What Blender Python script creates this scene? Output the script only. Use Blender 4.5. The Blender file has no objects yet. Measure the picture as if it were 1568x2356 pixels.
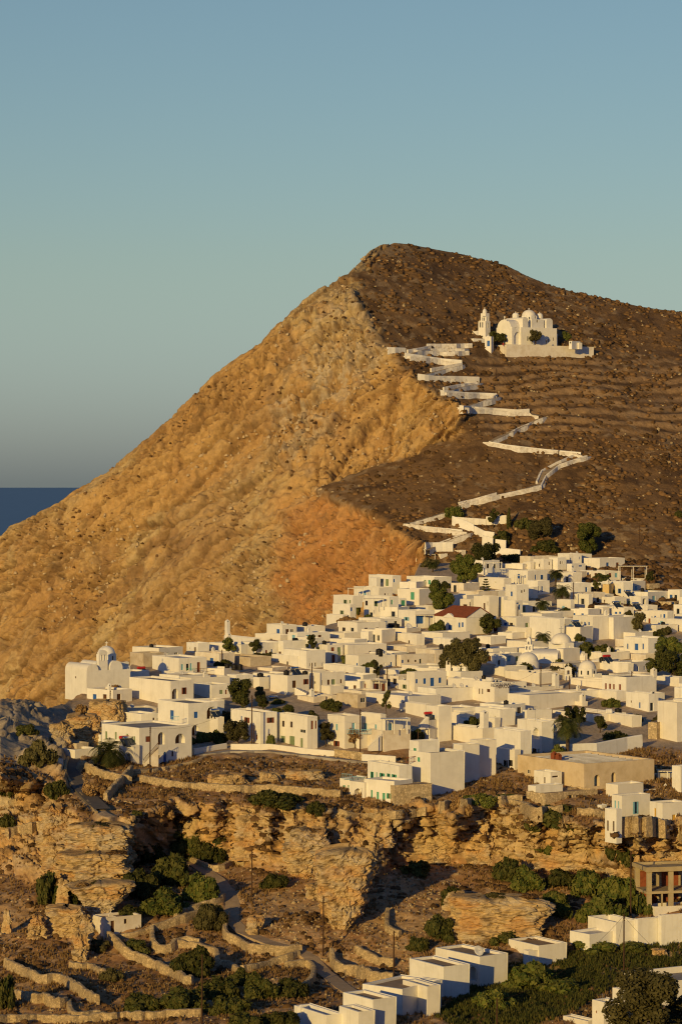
import bpy, bmesh, math, random
import numpy as np
from mathutils import Vector, Matrix
random.seed(7)
S = bpy.context.scene
R = math.radians
# ------------------------------------------------------------------ camera, sky, sun
CX, HY, F, CAMZ = 784.0, 1113.0, 6500.0, 205.0     # telephoto view, horizon height, focal length, eye height above the sea
cam = bpy.data.cameras.new("camera")
cam.sensor_fit = 'HORIZONTAL'; cam.sensor_width = 24.0
cam.lens = 24.0*F/1568.0
cam.shift_y = -(1178.0-HY)/1568.0
cam.clip_start = 1.0; cam.clip_end = 200000.0
camo = bpy.data.objects.new("camera", cam); S.collection.objects.link(camo)
camo.location = (0, 0, CAMZ); camo.rotation_euler = (R(90), 0, 0)
S.camera = camo
SUN_AZ, SUN_EL = 25.0, 11.5                           # degrees left of straight behind the camera; height
sdir = Vector((-math.sin(R(SUN_AZ))*math.cos(R(SUN_EL)), -math.cos(R(SUN_AZ))*math.cos(R(SUN_EL)), math.sin(R(SUN_EL))))
sun = bpy.data.lights.new("sun", 'SUN'); sun.energy = 3.75; sun.angle = R(0.5); sun.color = (1.0, 0.69, 0.235)
suno = bpy.data.objects.new("sun", sun); S.collection.objects.link(suno)
suno.rotation_euler = sdir.to_track_quat('Z', 'Y').to_euler(); suno.location = (-200, -300, 400)
W = bpy.data.worlds.new("World"); S.world = W; W.use_nodes = True
wn = W.node_tree.nodes; wl = W.node_tree.links
bg = wn['Background']; sky = wn.new('ShaderNodeTexSky'); sky.sky_type = 'NISHITA'; sky.sun_disc = False
sky.sun_elevation = R(SUN_EL); sky.sun_rotation = math.atan2(sdir.x, sdir.y)
sky.air_density = 1.0; sky.dust_density = 1.05; sky.ozone_density = 4.8; sky.altitude = 200
tint = wn.new('ShaderNodeMixRGB'); tint.blend_type = 'MULTIPLY'; tint.inputs[0].default_value = 1.0
TINT = (1.03, .745, .53, 1)
# away from the sun the evening sky is pale; the sunward half is dimmer and bluer, which keeps the shade cool
wtc = wn.new('ShaderNodeTexCoord'); dotn = wn.new('ShaderNodeVectorMath'); dotn.operation = 'DOT_PRODUCT'
dotn.inputs[1].default_value = (-sdir.x, -sdir.y, 0); wl.new(wtc.outputs['Generated'], dotn.inputs[0])
wmr = wn.new('ShaderNodeMapRange'); wmr.interpolation_type = 'SMOOTHSTEP'; wmr.inputs[1].default_value = .1; wmr.inputs[2].default_value = .8; wl.new(dotn.outputs['Value'], wmr.inputs[0])
tcol = wn.new('ShaderNodeMixRGB'); tcol.inputs[1].default_value = (.36, .40, .54, 1); tcol.inputs[2].default_value = TINT
wl.new(wmr.outputs[0], tcol.inputs[0]); sepw = wn.new('ShaderNodeSeparateXYZ'); wl.new(wtc.outputs['Generated'], sepw.inputs[0])
hz = wn.new('ShaderNodeMapRange'); hz.interpolation_type = 'SMOOTHSTEP'; hz.inputs[1].default_value = .0; hz.inputs[2].default_value = .085; wl.new(sepw.outputs['Z'], hz.inputs[0])
hcol = wn.new('ShaderNodeMixRGB'); hcol.inputs[1].default_value = (.80, 1.0, 1.45, 1); hcol.inputs[2].default_value = (1, 1, 1, 1); wl.new(hz.outputs[0], hcol.inputs[0])   # bluish sea haze low down
hm = wn.new('ShaderNodeMixRGB'); hm.blend_type = 'MULTIPLY'; hm.inputs[0].default_value = 1; wl.new(tcol.outputs[0], hm.inputs[1]); wl.new(hcol.outputs[0], hm.inputs[2]); wl.new(hm.outputs[0], tint.inputs[2])
wl.new(sky.outputs[0], tint.inputs[1]); wl.new(tint.outputs[0], bg.inputs[0]); bg.inputs[1].default_value = 0.15
vs = S.view_settings; vs.view_transform = 'Standard'; vs.look = 'None'; vs.exposure = 0.0; vs.gamma = 1.0; vs.use_curve_mapping = False
S.render.engine = 'CYCLES'
try:
    cy = S.cycles; cy.max_bounces = 4; cy.diffuse_bounces = 3; cy.glossy_bounces = 2; cy.transmission_bounces = 3
    cy.caustics_reflective = False; cy.caustics_refractive = False; cy.use_denoising = True; cy.filter_width = 1.15
except Exception: pass
# ------------------------------------------------------------------ helpers
def P(px, py, d):
    return Vector(((px-CX)/F*d, d, CAMZ+(HY-py)/F*d))
def hash3(ix, iy, iz, seed):
    h = (ix.astype(np.int64)*374761393 + iy.astype(np.int64)*668265263 + iz.astype(np.int64)*2147483647 + seed*974634777) & 0x7fffffff
    h = ((h ^ (h >> 13))*1274126177) & 0x7fffffff
    h = ((h ^ (h >> 16))*1911520717) & 0x7fffffff
    return (h & 0xffff)/65535.0
def vnoise(x, y, z, seed=0):
    x = np.asarray(x, float); y = np.asarray(y, float)+0*x; z = np.asarray(z, float)+0*x
    ix, iy, iz = np.floor(x), np.floor(y), np.floor(z)
    fx, fy, fz = x-ix, y-iy, z-iz
    fx = fx*fx*fx*(fx*(fx*6-15)+10); fy = fy*fy*fy*(fy*(fy*6-15)+10); fz = fz*fz*fz*(fz*(fz*6-15)+10)
    r = 0
    for a in (0, 1):
        for b in (0, 1):
            for c in (0, 1):
                r = r + hash3(ix+a, iy+b, iz+c, seed)*(fx if a else 1-fx)*(fy if b else 1-fy)*(fz if c else 1-fz)
    return r*2-1
def fbm(x, y, z, oct=4, seed=0, ridge=False):
    a, s, t = 1.0, 0.0, 0.0
    for o in range(oct):
        n = vnoise(x*2**o, y*2**o, z*2**o, seed+o*17)
        if ridge: n = 1-2*np.abs(n)
        s = s+a*n; t += a; a *= 0.5
    return s/t
def worley(x, y, z, seed=0):
    """cell noise: distance to the nearest and second nearest point and a random value per cell"""
    x, y, z = np.broadcast_arrays(np.asarray(x, float), np.asarray(y, float), np.asarray(z, float))
    ix, iy, iz = np.floor(x), np.floor(y), np.floor(z); f1 = np.full(x.shape, 9.0); f2 = f1.copy(); h = np.zeros(x.shape)
    for a in (-1, 0, 1):
        for b in (-1, 0, 1):
            for c in (-1, 0, 1):
                X, Y, Z = ix+a, iy+b, iz+c
                d = np.sqrt((X+hash3(X, Y, Z, seed)-x)**2+(Y+hash3(X, Y, Z, seed+7)-y)**2+(Z+hash3(X, Y, Z, seed+13)-z)**2)
                n = d < f1; f2 = np.where(n, f1, np.minimum(f2, d)); h = np.where(n, hash3(X, Y, Z, seed+29), h); f1 = np.where(n, d, f1)
    return f1, f2, h
def sstep(a, b, x):
    t = np.clip((x-a)/(b-a), 0, 1); return t*t*(3-2*t)
def interp(x, pts):
    xs, ys = zip(*pts); return np.interp(x, xs, ys)
def in_poly(px, py, poly):
    px = np.asarray(px, float); py = np.asarray(py, float); inside = np.zeros(px.shape, bool); n = len(poly)
    for i in range(n):
        x1, y1 = poly[i]; x2, y2 = poly[(i+1) % n]
        if y1 == y2: continue
        c = ((y1 > py) != (y2 > py)) & (px < (x2-x1)*(py-y1)/(y2-y1)+x1)
        inside ^= c
    return inside
COL = S.collection
def np_mesh(name, co, quads, mats, col=None, smooth=False, tris=None, mi=None):
    me = bpy.data.meshes.new(name)
    co = np.asarray(co, np.float32); me.vertices.add(len(co)); me.vertices.foreach_set('co', co.ravel())
    q = np.asarray(quads, np.int32); k = q.shape[1]
    me.loops.add(q.size); me.loops.foreach_set('vertex_index', q.ravel())
    me.polygons.add(len(q)); me.polygons.foreach_set('loop_start', np.arange(0, q.size, k, dtype=np.int32))
    me.polygons.foreach_set('loop_total', np.full(len(q), k, np.int32))
    if mi is not None: me.polygons.foreach_set('material_index', np.asarray(mi, np.int32))
    me.polygons.foreach_set('use_smooth', np.full(len(q), smooth))
    for m in (mats if isinstance(mats, (list, tuple)) else [mats]): me.materials.append(m)
    if col is not None:
        a = me.color_attributes.new('Col', 'FLOAT_COLOR', 'POINT')
        c = np.ones((len(co), 4), np.float32); c[:, :3] = col; a.data.foreach_set('color', c.ravel())
    me.update(); me.validate()
    return me
def link(name, me, parent=None):
    o = bpy.data.objects.new(name, me); COL.objects.link(o)
    if parent is not None: o.parent = parent
    return o
def tag(o, label=None, cat=None, group=None, kind=None):
    if label: o['label'] = label
    if cat: o['category'] = cat
    if group: o['group'] = group
    if kind: o['kind'] = kind
    return o
def empty(name, loc, label, cat, group=None, rz=0):
    o = bpy.data.objects.new(name, None); COL.objects.link(o); o.location = loc; o.rotation_euler = (0, 0, rz)
    o.empty_display_size = .3
    return tag(o, label, cat, group)
def grid_quads(nr, nc):
    i = np.arange(nr*nc).reshape(nr, nc)
    return np.stack([i[:-1, :-1], i[:-1, 1:], i[1:, 1:], i[1:, :-1]], -1).reshape(-1, 4)
class MB:
    def __init__(s): s.v = []; s.f = []; s.m = []; s.cur = 0
    def add(s, vs, fs):
        b = len(s.v); s.v += [tuple(v) for v in vs]
        for f in fs: s.f.append(tuple(b+i for i in f)); s.m.append(s.cur)
    def box(s, x0, x1, y0, y1, z0, z1, M=None):
        vs = [Vector((x, y, z)) for z in (z0, z1) for y in (y0, y1) for x in (x0, x1)]
        if M is not None: vs = [M @ v for v in vs]
        s.add(vs, [(0, 2, 3, 1), (4, 5, 7, 6), (0, 1, 5, 4), (2, 6, 7, 3), (0, 4, 6, 2), (1, 3, 7, 5)])
    def tube(s, a, b, r0, r1=None, n=6, caps=True):
        a = Vector(a); b = Vector(b); r1 = r0 if r1 is None else r1
        d = (b-a).normalized(); u = d.orthogonal().normalized(); w = d.cross(u)
        vs = []
        for p, r in ((a, r0), (b, r1)):
            for i in range(n):
                t = 2*math.pi*i/n; vs.append(p+u*(r*math.cos(t))+w*(r*math.sin(t)))
        fs = [(i, (i+1) % n, n+(i+1) % n, n+i) for i in range(n)]
        if caps: fs += [tuple(range(n-1, -1, -1)), tuple(range(n, 2*n))]
        s.add(vs, fs)
    def lathe(s, prof, n=20, M=None, a0=0, a1=2*math.pi):
        vs = []; full = abs(a1-a0-2*math.pi) < 1e-6; k = n if full else n+1
        for r, z in prof:
            for i in range(k):
                t = a0+(a1-a0)*i/n; v = Vector((r*math.cos(t), r*math.sin(t), z)); vs.append(M @ v if M is not None else v)
        fs = []
        for j in range(len(prof)-1):
            for i in range(n):
                i2 = (i+1) % k; fs.append((j*k+i, j*k+i2, (j+1)*k+i2, (j+1)*k+i))
        s.add(vs, fs)
    def mesh(s, name, mats, smooth=False):
        me = bpy.data.meshes.new(name); me.from_pydata(s.v, [], s.f)
        for m in (mats if isinstance(mats, (list, tuple)) else [mats]): me.materials.append(m)
        me.polygons.foreach_set('material_index', np.array(s.m, np.int32))
        if smooth: me.polygons.foreach_set('use_smooth', np.full(len(s.f), True))
        me.update(); return me
    def build(s, name, mats, parent=None, smooth=False):
        return link(name, s.mesh(name, mats, smooth), parent)
# ------------------------------------------------------------------ materials
MAT = {}
def mat(name, c, rough=.9, var=.0, scale=1.0, c2=None, bump=0., bscale=None, spec=.2, attr=False, metal=0., det=6, vor=0, streak=0, ov=0):
    m = bpy.data.materials.new(name); m.use_nodes = True; nt = m.node_tree; N = nt.nodes; L = nt.links
    b = N['Principled BSDF']; b.inputs['Roughness'].default_value = rough; b.inputs['Metallic'].default_value = metal
    b.inputs['Specular IOR Level'].default_value = spec
    geo = N.new('ShaderNodeNewGeometry')
    nz = N.new('ShaderNodeTexNoise'); nz.inputs['Scale'].default_value = scale; nz.inputs['Detail'].default_value = det; nz.inputs['Roughness'].default_value = .65
    L.new(geo.outputs['Position'], nz.inputs['Vector'])
    if attr:
        at = N.new('ShaderNodeVertexColor'); at.layer_name = 'Col'; base = at.outputs['Color']
        ramp = N.new('ShaderNodeMapRange'); ramp.inputs[1].default_value = .3; ramp.inputs[2].default_value = .7
        ramp.inputs[3].default_value = 1-var; ramp.inputs[4].default_value = 1+var
        L.new(nz.outputs[0], ramp.inputs[0])
        mx = N.new('ShaderNodeVectorMath'); mx.operation = 'SCALE'
        L.new(base, mx.inputs[0]); L.new(ramp.outputs[0], mx.inputs['Scale']); out = mx.outputs[0]
    else:
        mx = N.new('ShaderNodeMixRGB'); mx.inputs[1].default_value = (*c, 1); mx.inputs[2].default_value = (*(c2 or [k*(1-var) for k in c]), 1)
        ramp = N.new('ShaderNodeMapRange'); ramp.inputs[1].default_value = .42; ramp.inputs[2].default_value = .66
        L.new(nz.outputs[0], ramp.inputs[0]); L.new(ramp.outputs[0], mx.inputs[0]); out = mx.outputs[0]
        if streak:
            mp = N.new('ShaderNodeMapping'); mp.inputs['Scale'].default_value = (1.6, 1.6, .12); L.new(geo.outputs['Position'], mp.inputs[0])
            n2 = N.new('ShaderNodeTexNoise'); n2.inputs['Scale'].default_value = 1.0; n2.inputs['Detail'].default_value = 5; L.new(mp.outputs[0], n2.inputs['Vector'])
            r2 = N.new('ShaderNodeMapRange'); r2.inputs[1].default_value = .55; r2.inputs[2].default_value = .8; r2.inputs[4].default_value = streak
            L.new(n2.outputs[0], r2.inputs[0])
            m2 = N.new('ShaderNodeMixRGB'); m2.inputs[2].default_value = (.42, .36, .28, 1)
            L.new(r2.outputs[0], m2.inputs[0]); L.new(out, m2.inputs[1]); out = m2.outputs[0]
        if ov:
            oi = N.new('ShaderNodeObjectInfo'); mo = N.new('ShaderNodeMath'); mo.operation = 'MULTIPLY'; mo.inputs[1].default_value = ov; L.new(oi.outputs['Random'], mo.inputs[0])
            m5 = N.new('ShaderNodeMixRGB'); m5.inputs[2].default_value = (.66, .58, .44, 1); L.new(mo.outputs[0], m5.inputs[0]); L.new(out, m5.inputs[1]); out = m5.outputs[0]
        if vor:
            vo = N.new('ShaderNodeTexVoronoi'); vo.inputs['Scale'].default_value = vor; vo.feature = 'F1'; L.new(geo.outputs['Position'], vo.inputs['Vector'])
            sx = N.new('ShaderNodeSeparateColor'); L.new(vo.outputs['Color'], sx.inputs[0])
            r3 = N.new('ShaderNodeMapRange'); r3.inputs[3].default_value = .72; r3.inputs[4].default_value = 1.2; L.new(sx.outputs[0], r3.inputs[0])
            ve = N.new('ShaderNodeTexVoronoi'); ve.inputs['Scale'].default_value = vor; ve.feature = 'DISTANCE_TO_EDGE'; L.new(geo.outputs['Position'], ve.inputs['Vector'])
            r4 = N.new('ShaderNodeMapRange'); r4.inputs[2].default_value = .12; r4.inputs[3].default_value = .62; L.new(ve.outputs['Distance'], r4.inputs[0])
            mm = N.new('ShaderNodeMath'); mm.operation = 'MULTIPLY'; L.new(r3.outputs[0], mm.inputs[0]); L.new(r4.outputs[0], mm.inputs[1])
            sc = N.new('ShaderNodeVectorMath'); sc.operation = 'SCALE'; L.new(out, sc.inputs[0]); L.new(mm.outputs[0], sc.inputs['Scale']); out = sc.outputs[0]
    L.new(out, b.inputs['Base Color'])
    if bump:
        bp = N.new('ShaderNodeBump'); bp.inputs['Strength'].default_value = 1.0; bp.inputs['Distance'].default_value = bump
        nb = N.new('ShaderNodeTexNoise'); nb.inputs['Scale'].default_value = bscale or scale*4; nb.inputs['Detail'].default_value = 5; nb.inputs['Roughness'].default_value = .7
        L.new(geo.outputs['Position'], nb.inputs['Vector']); L.new(nb.outputs[0], bp.inputs['Height']); L.new(bp.outputs[0], b.inputs['Normal'])
    MAT[name] = m; return m
mat('limewash', (.79, .765, .69), var=.12, scale=.5, bump=.02, bscale=1.5, streak=.35, ov=.38)
mat('limewash_old', (.72, .66, .55), c2=(.60, .52, .40), scale=.5, bump=.03, bscale=1.5, streak=.5)
mat('plaster_tan', (.55, .47, .35), c2=(.42, .34, .23), scale=.6, bump=.04, streak=.5)
mat('ochre_plaster', (.62, .45, .2), var=.15, scale=.6)
mat('roof_white', (.70, .68, .63), c2=(.5, .46, .4), scale=.35)
mat('roof_grey', (.36, .33, .29), c2=(.24, .2, .16), scale=.3)
mat('roof_earth', (.36, .25, .15), c2=(.24, .17, .1), scale=.4)
mat('glass', (.02, .025, .03), rough=.15, spec=.5)
mat('dark_wood', (.10, .045, .02), var=.4, scale=2)
mat('red_wood', (.20, .06, .03), var=.3, scale=2)
mat('blue_paint', (.03, .11, .36), var=.2, scale=1, rough=.6)
mat('pale_blue_paint', (.20, .42, .52), var=.2, scale=1, rough=.6)
mat('green_paint', (.08, .32, .20), var=.2, scale=1, rough=.6)
mat('olive_paint', (.20, .26, .14), var=.2, scale=1, rough=.6)
mat('yellow_paint', (.55, .33, .05), var=.2, scale=1, rough=.6)
mat('tile', (.26, .075, .03), c2=(.18, .05, .02), scale=1.5, bump=.06, bscale=3)
mat('dry_stone', (.50, .38, .21), c2=(.40, .29, .16), scale=.6, bump=.10, bscale=3.5, vor=3.4)
mat('stone_block', (.56, .44, .27), c2=(.46, .35, .2), scale=.5, bump=.06, bscale=2, vor=2.6)
mat('old_plaster', (.62, .50, .33), c2=(.50, .39, .24), scale=.35, bump=.05, streak=.3)
mat('path_dirt', (.42, .31, .19), c2=(.34, .24, .14), scale=.8, bump=.05)
mat('white_stone', (.72, .68, .6), c2=(.5, .44, .36), scale=1.0, bump=.08, bscale=2)
mat('concrete', (.42, .34, .2), c2=(.34, .27, .16), scale=.5)
mat('pole_wood', (.075, .04, .022), var=.4, scale=1)
mat('metal_grey', (.35, .35, .35), rough=.4, metal=.7)
mat('panel_dark', (.02, .03, .05), rough=.2, spec=.5)
mat('tank_black', (.015, .013, .012), rough=.5)
mat('steel', (.7, .7, .68), rough=.25, metal=1.)
mat('red_plastic', (.45, .03, .03), rough=.5)
mat('bark', (.09, .06, .04), var=.4, scale=3)
mat('path_stone', (.30, .23, .15), c2=(.22, .165, .105), scale=1.5, bump=.04)
mat('asphalt', (.13, .11, .09), c2=(.10, .085, .07), scale=1.)
mat('skin', (.35, .2, .12)); mat('shirt_red', (.4, .05, .05)); mat('cloth_dark', (.04, .04, .06)); mat('canvas', (.6, .5, .35))
mat('cliff_rock', None, attr=True, var=.28, scale=.55, bump=.5, bscale=.8, det=9)
mat('cliff_stone', (.50,.38,.22), c2=(.36,.24,.12), scale=.6)
mat('near_ground', None, attr=True, var=.30, scale=1.6, bump=.14, bscale=2.0, det=9)
mat('rock_near', None, attr=True, var=.25, scale=1.3, bump=.15, bscale=2.2, det=8)
def leafmat(name, a, b, cc=None):
    m = bpy.data.materials.new(name); m.use_nodes = True; N = m.node_tree.nodes; L = m.node_tree.links
    p = N['Principled BSDF']; p.inputs['Roughness'].default_value = .75; p.inputs['Specular IOR Level'].default_value = .15
    g = N.new('ShaderNodeNewGeometry'); r = N.new('ShaderNodeValToRGB')
    r.color_ramp.elements[0].color = (*a, 1); r.color_ramp.elements[1].color = (*b, 1)
    if cc: e = r.color_ramp.elements.new(.9); e.color = (*cc, 1)
    L.new(g.outputs['Random Per Island'], r.inputs[0])
    oi = N.new('ShaderNodeObjectInfo'); mr = N.new('ShaderNodeMapRange'); mr.inputs[3].default_value = .7; mr.inputs[4].default_value = 1.3
    L.new(oi.outputs['Random'], mr.inputs[0])
    sc = N.new('ShaderNodeVectorMath'); sc.operation = 'SCALE'; L.new(r.outputs[0], sc.inputs[0]); L.new(mr.outputs[0], sc.inputs['Scale'])
    L.new(sc.outputs[0], p.inputs['Base Color'])
    tr = N.new('ShaderNodeBsdfTranslucent'); mx = N.new('ShaderNodeMixShader'); mx.inputs[0].default_value = .25
    L.new(sc.outputs[0], tr.inputs[0]); L.new(p.outputs[0], mx.inputs[1]); L.new(tr.outputs[0], mx.inputs[2])
    L.new(mx.outputs[0], N['Material Output'].inputs[0])
    MAT[name] = m; return m
leafmat('leaf_dark', (.035, .048, .012), (.085, .09, .02), (.11, .10, .025))
leafmat('leaf_green', (.05, .08, .016), (.12, .14, .026), (.17, .16, .035))
leafmat('leaf_olive', (.06, .055, .02), (.13, .11, .04))
leafmat('leaf_dry', (.17, .09, .032), (.30, .175, .065), (.4, .26, .11))
leafmat('leaf_scrub', (.075, .042, .016), (.165, .09, .034), (.24, .135, .055))
leafmat('leaf_palm', (.03, .045, .012), (.10, .10, .025))
leafmat('petal', (.14, .012, .05), (.3, .03, .12))
m = mat('sea_water', (.02, .06, .19), c2=(.026, .075, .22), scale=.004, rough=.45, spec=.25, bump=.6, bscale=.08)
# ------------------------------------------------------------------ sea
def make_sea():
    xs = np.concatenate([[-90000, -30000, -10000, -4000], np.linspace(-2000, 2000, 5), [4000, 10000, 30000, 90000]])
    ys = np.concatenate([[-3000, 0], np.geomspace(300, 150000, 14)])
    X, Y = np.meshgrid(xs, ys)
    co = np.stack([X.ravel(), Y.ravel(), np.zeros(X.size)], -1)
    o = link('sea', np_mesh('sea', co, grid_quads(len(ys), len(xs)), MAT['sea_water'])); tag(o, kind='structure')
make_sea()
# ------------------------------------------------------------------ mountain: solve for a surface with given slopes
SIL = [(-400, 1330), (-260, 1300), (-100, 1272), (0, 1242), (30, 1214), (75, 1192), (120, 1174), (150, 1160), (180, 1134), (215, 1108), (250, 1088), (300, 1045), (340, 1010), (370, 985),
       (415, 940), (450, 905), (500, 860), (560, 820), (605, 790), (625, 764), (655, 740), (700, 694), (715, 680), (760, 655), (800, 628), (830, 600), (850, 577), (875, 563),
       (905, 557), (940, 562), (1000, 573), (1060, 584), (1110, 598), (1160, 609), (1210, 634), (1260, 655), (1320, 673), (1400, 689), (1470, 705), (1568, 718), (1700, 735), (1900, 760), (2100, 800)]
EDGE = [(540, 935), (560, 908), (578, 880), (602, 848), (640, 815), (720, 830), (800, 890), (880, 962), (930, 1035), (960, 1060), (1000, 1050), (1030, 985), (1050, 955), (1075, 880), (1100, 785), (1130, 737), (1150, 765), (1165, 800), (1190, 868),
        (1225, 918), (1250, 965), (1310, 962), (1400, 900), (1700, 800)]
def solve_mountain():
    st = 8.0
    xs = np.arange(-400, 2100, st); ys = np.arange(520, 1760, st)
    PX, PY = np.meshgrid(xs, ys)
    ex = interp(PY, EDGE); c = sstep(-14, 14, ex-PX)           # 1 on the cliff, 0 on the scrub slope
    cl = np.stack([-.60+0*PX, -.70+0*PX, .30+0*PX], -1)
    low = sstep(1200, 1500, PY)*sstep(700, 100, PX)
    cl[..., 2] += .15*low
    sh = np.clip((PX-640)/320, 0, 1)*sstep(1120, 1180, PY)     # red face under the shelf looks a little to the left
    cl[..., 0] -= .12*sh
    top = sstep(1000, 700, PY)*sstep(900, 1400, PX)
    sl = np.stack([.02+.20*top, -.445+0*PX, 1+0*PX], -1)
    cl /= np.linalg.norm(cl, axis=-1, keepdims=True); sl /= np.linalg.norm(sl, axis=-1, keepdims=True)
    ray = np.stack([(PX-CX)/F, 1+0*PX, (HY-PY)/F], -1)
    def grad(n):
        nr = (n*ray).sum(-1); return -n[..., 0]/(F*nr), n[..., 2]/(F*nr)
    gcx, gcy = grad(cl); gsx, gsy = grad(sl)
    gx = (c*gcx+(1-c)*gsx)*st; gy = (c*gcy+(1-c)*gsy)*st
    gx = (gx[:, :-1]+gx[:, 1:])/2; gy = (gy[:-1]+gy[1:])/2
    def A(q):
        r = np.zeros_like(q); dx = q[:, 1:]-q[:, :-1]; dy = q[1:]-q[:-1]
        r[:, 1:] += dx; r[:, :-1] -= dx; r[1:] += dy; r[:-1] -= dy; return r
    b = np.zeros_like(PX); b[:, 1:] += gx; b[:, :-1] -= gx; b[1:] += gy; b[:-1] -= gy
    q = np.zeros_like(PX); r = b-A(q); p = r.copy(); rs = (r*r).sum()
    for k in range(900):
        Ap = A(p); al = rs/(p*Ap).sum(); q += al*p; r -= al*Ap; rn = (r*r).sum()
        if rn < 1e-13: break
        p = r+(rn/rs)*p; rs = rn
    i = int((1310-520)/st); j = int((1200+400)/st)
    q += math.log(830)-q[i, j]
    return xs, ys, np.exp(q)
MXS, MYS, MD = solve_mountain()
def bil(px, py):
    px = np.asarray(px, float); py = np.asarray(py, float)
    u = np.clip((px-MXS[0])/8.0, 0, len(MXS)-1.001); v = np.clip((py-MYS[0])/8.0, 0, len(MYS)-1.001)
    i = u.astype(int); j = v.astype(int); fu = u-i; fv = v-j
    return (MD[j, i]*(1-fu)+MD[j, i+1]*fu)*(1-fv)+(MD[j+1, i]*(1-fu)+MD[j+1, i+1]*fu)*fv
def Dm(px, py): return float(bil(px, py))
def normals(co, nr, nc):
    g = co.reshape(nr, nc, 3); du = np.gradient(g, axis=1); dv = np.gradient(g, axis=0)
    n = np.cross(du, dv); n /= np.linalg.norm(n, axis=-1, keepdims=True)+1e-9
    return n.reshape(-1, 3)
MASKS = dict(
    red=[(640, 1180), (735, 1135), (800, 1165), (868, 1190), (918, 1225), (965, 1255), (960, 1330), (760, 1430), (650, 1440), (640, 1350)],
    pale=[(780, 640), (840, 690), (880, 790), (900, 850), (800, 880), (760, 1000), (700, 1080), (640, 1000), (700, 850), (770, 740)],
    brown1=[(380, 1240), (560, 1150), (590, 1170), (470, 1300), (300, 1430), (170, 1440), (150, 1380), (230, 1270)],
    brown2=[(560, 1430), (600, 1380), (650, 1400), (660, 1440), (560, 1465), (510, 1465)])
def blur_mask(name, PX, PY, jit):
    s = 0
    for k, (a, b) in enumerate(((0, 0), (18, 0), (-18, 0), (0, 18), (0, -18), (34, 10), (-34, -10), (10, -34), (-10, 34))): s = s+in_poly(PX+jit[0]*(30+4*k)+a, PY+jit[1]*(30+3*k)+b, MASKS[name])
    return s/9.0
def k_w(x, z): return fbm(x/20, 0*x, z/20, 2, 77)
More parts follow.
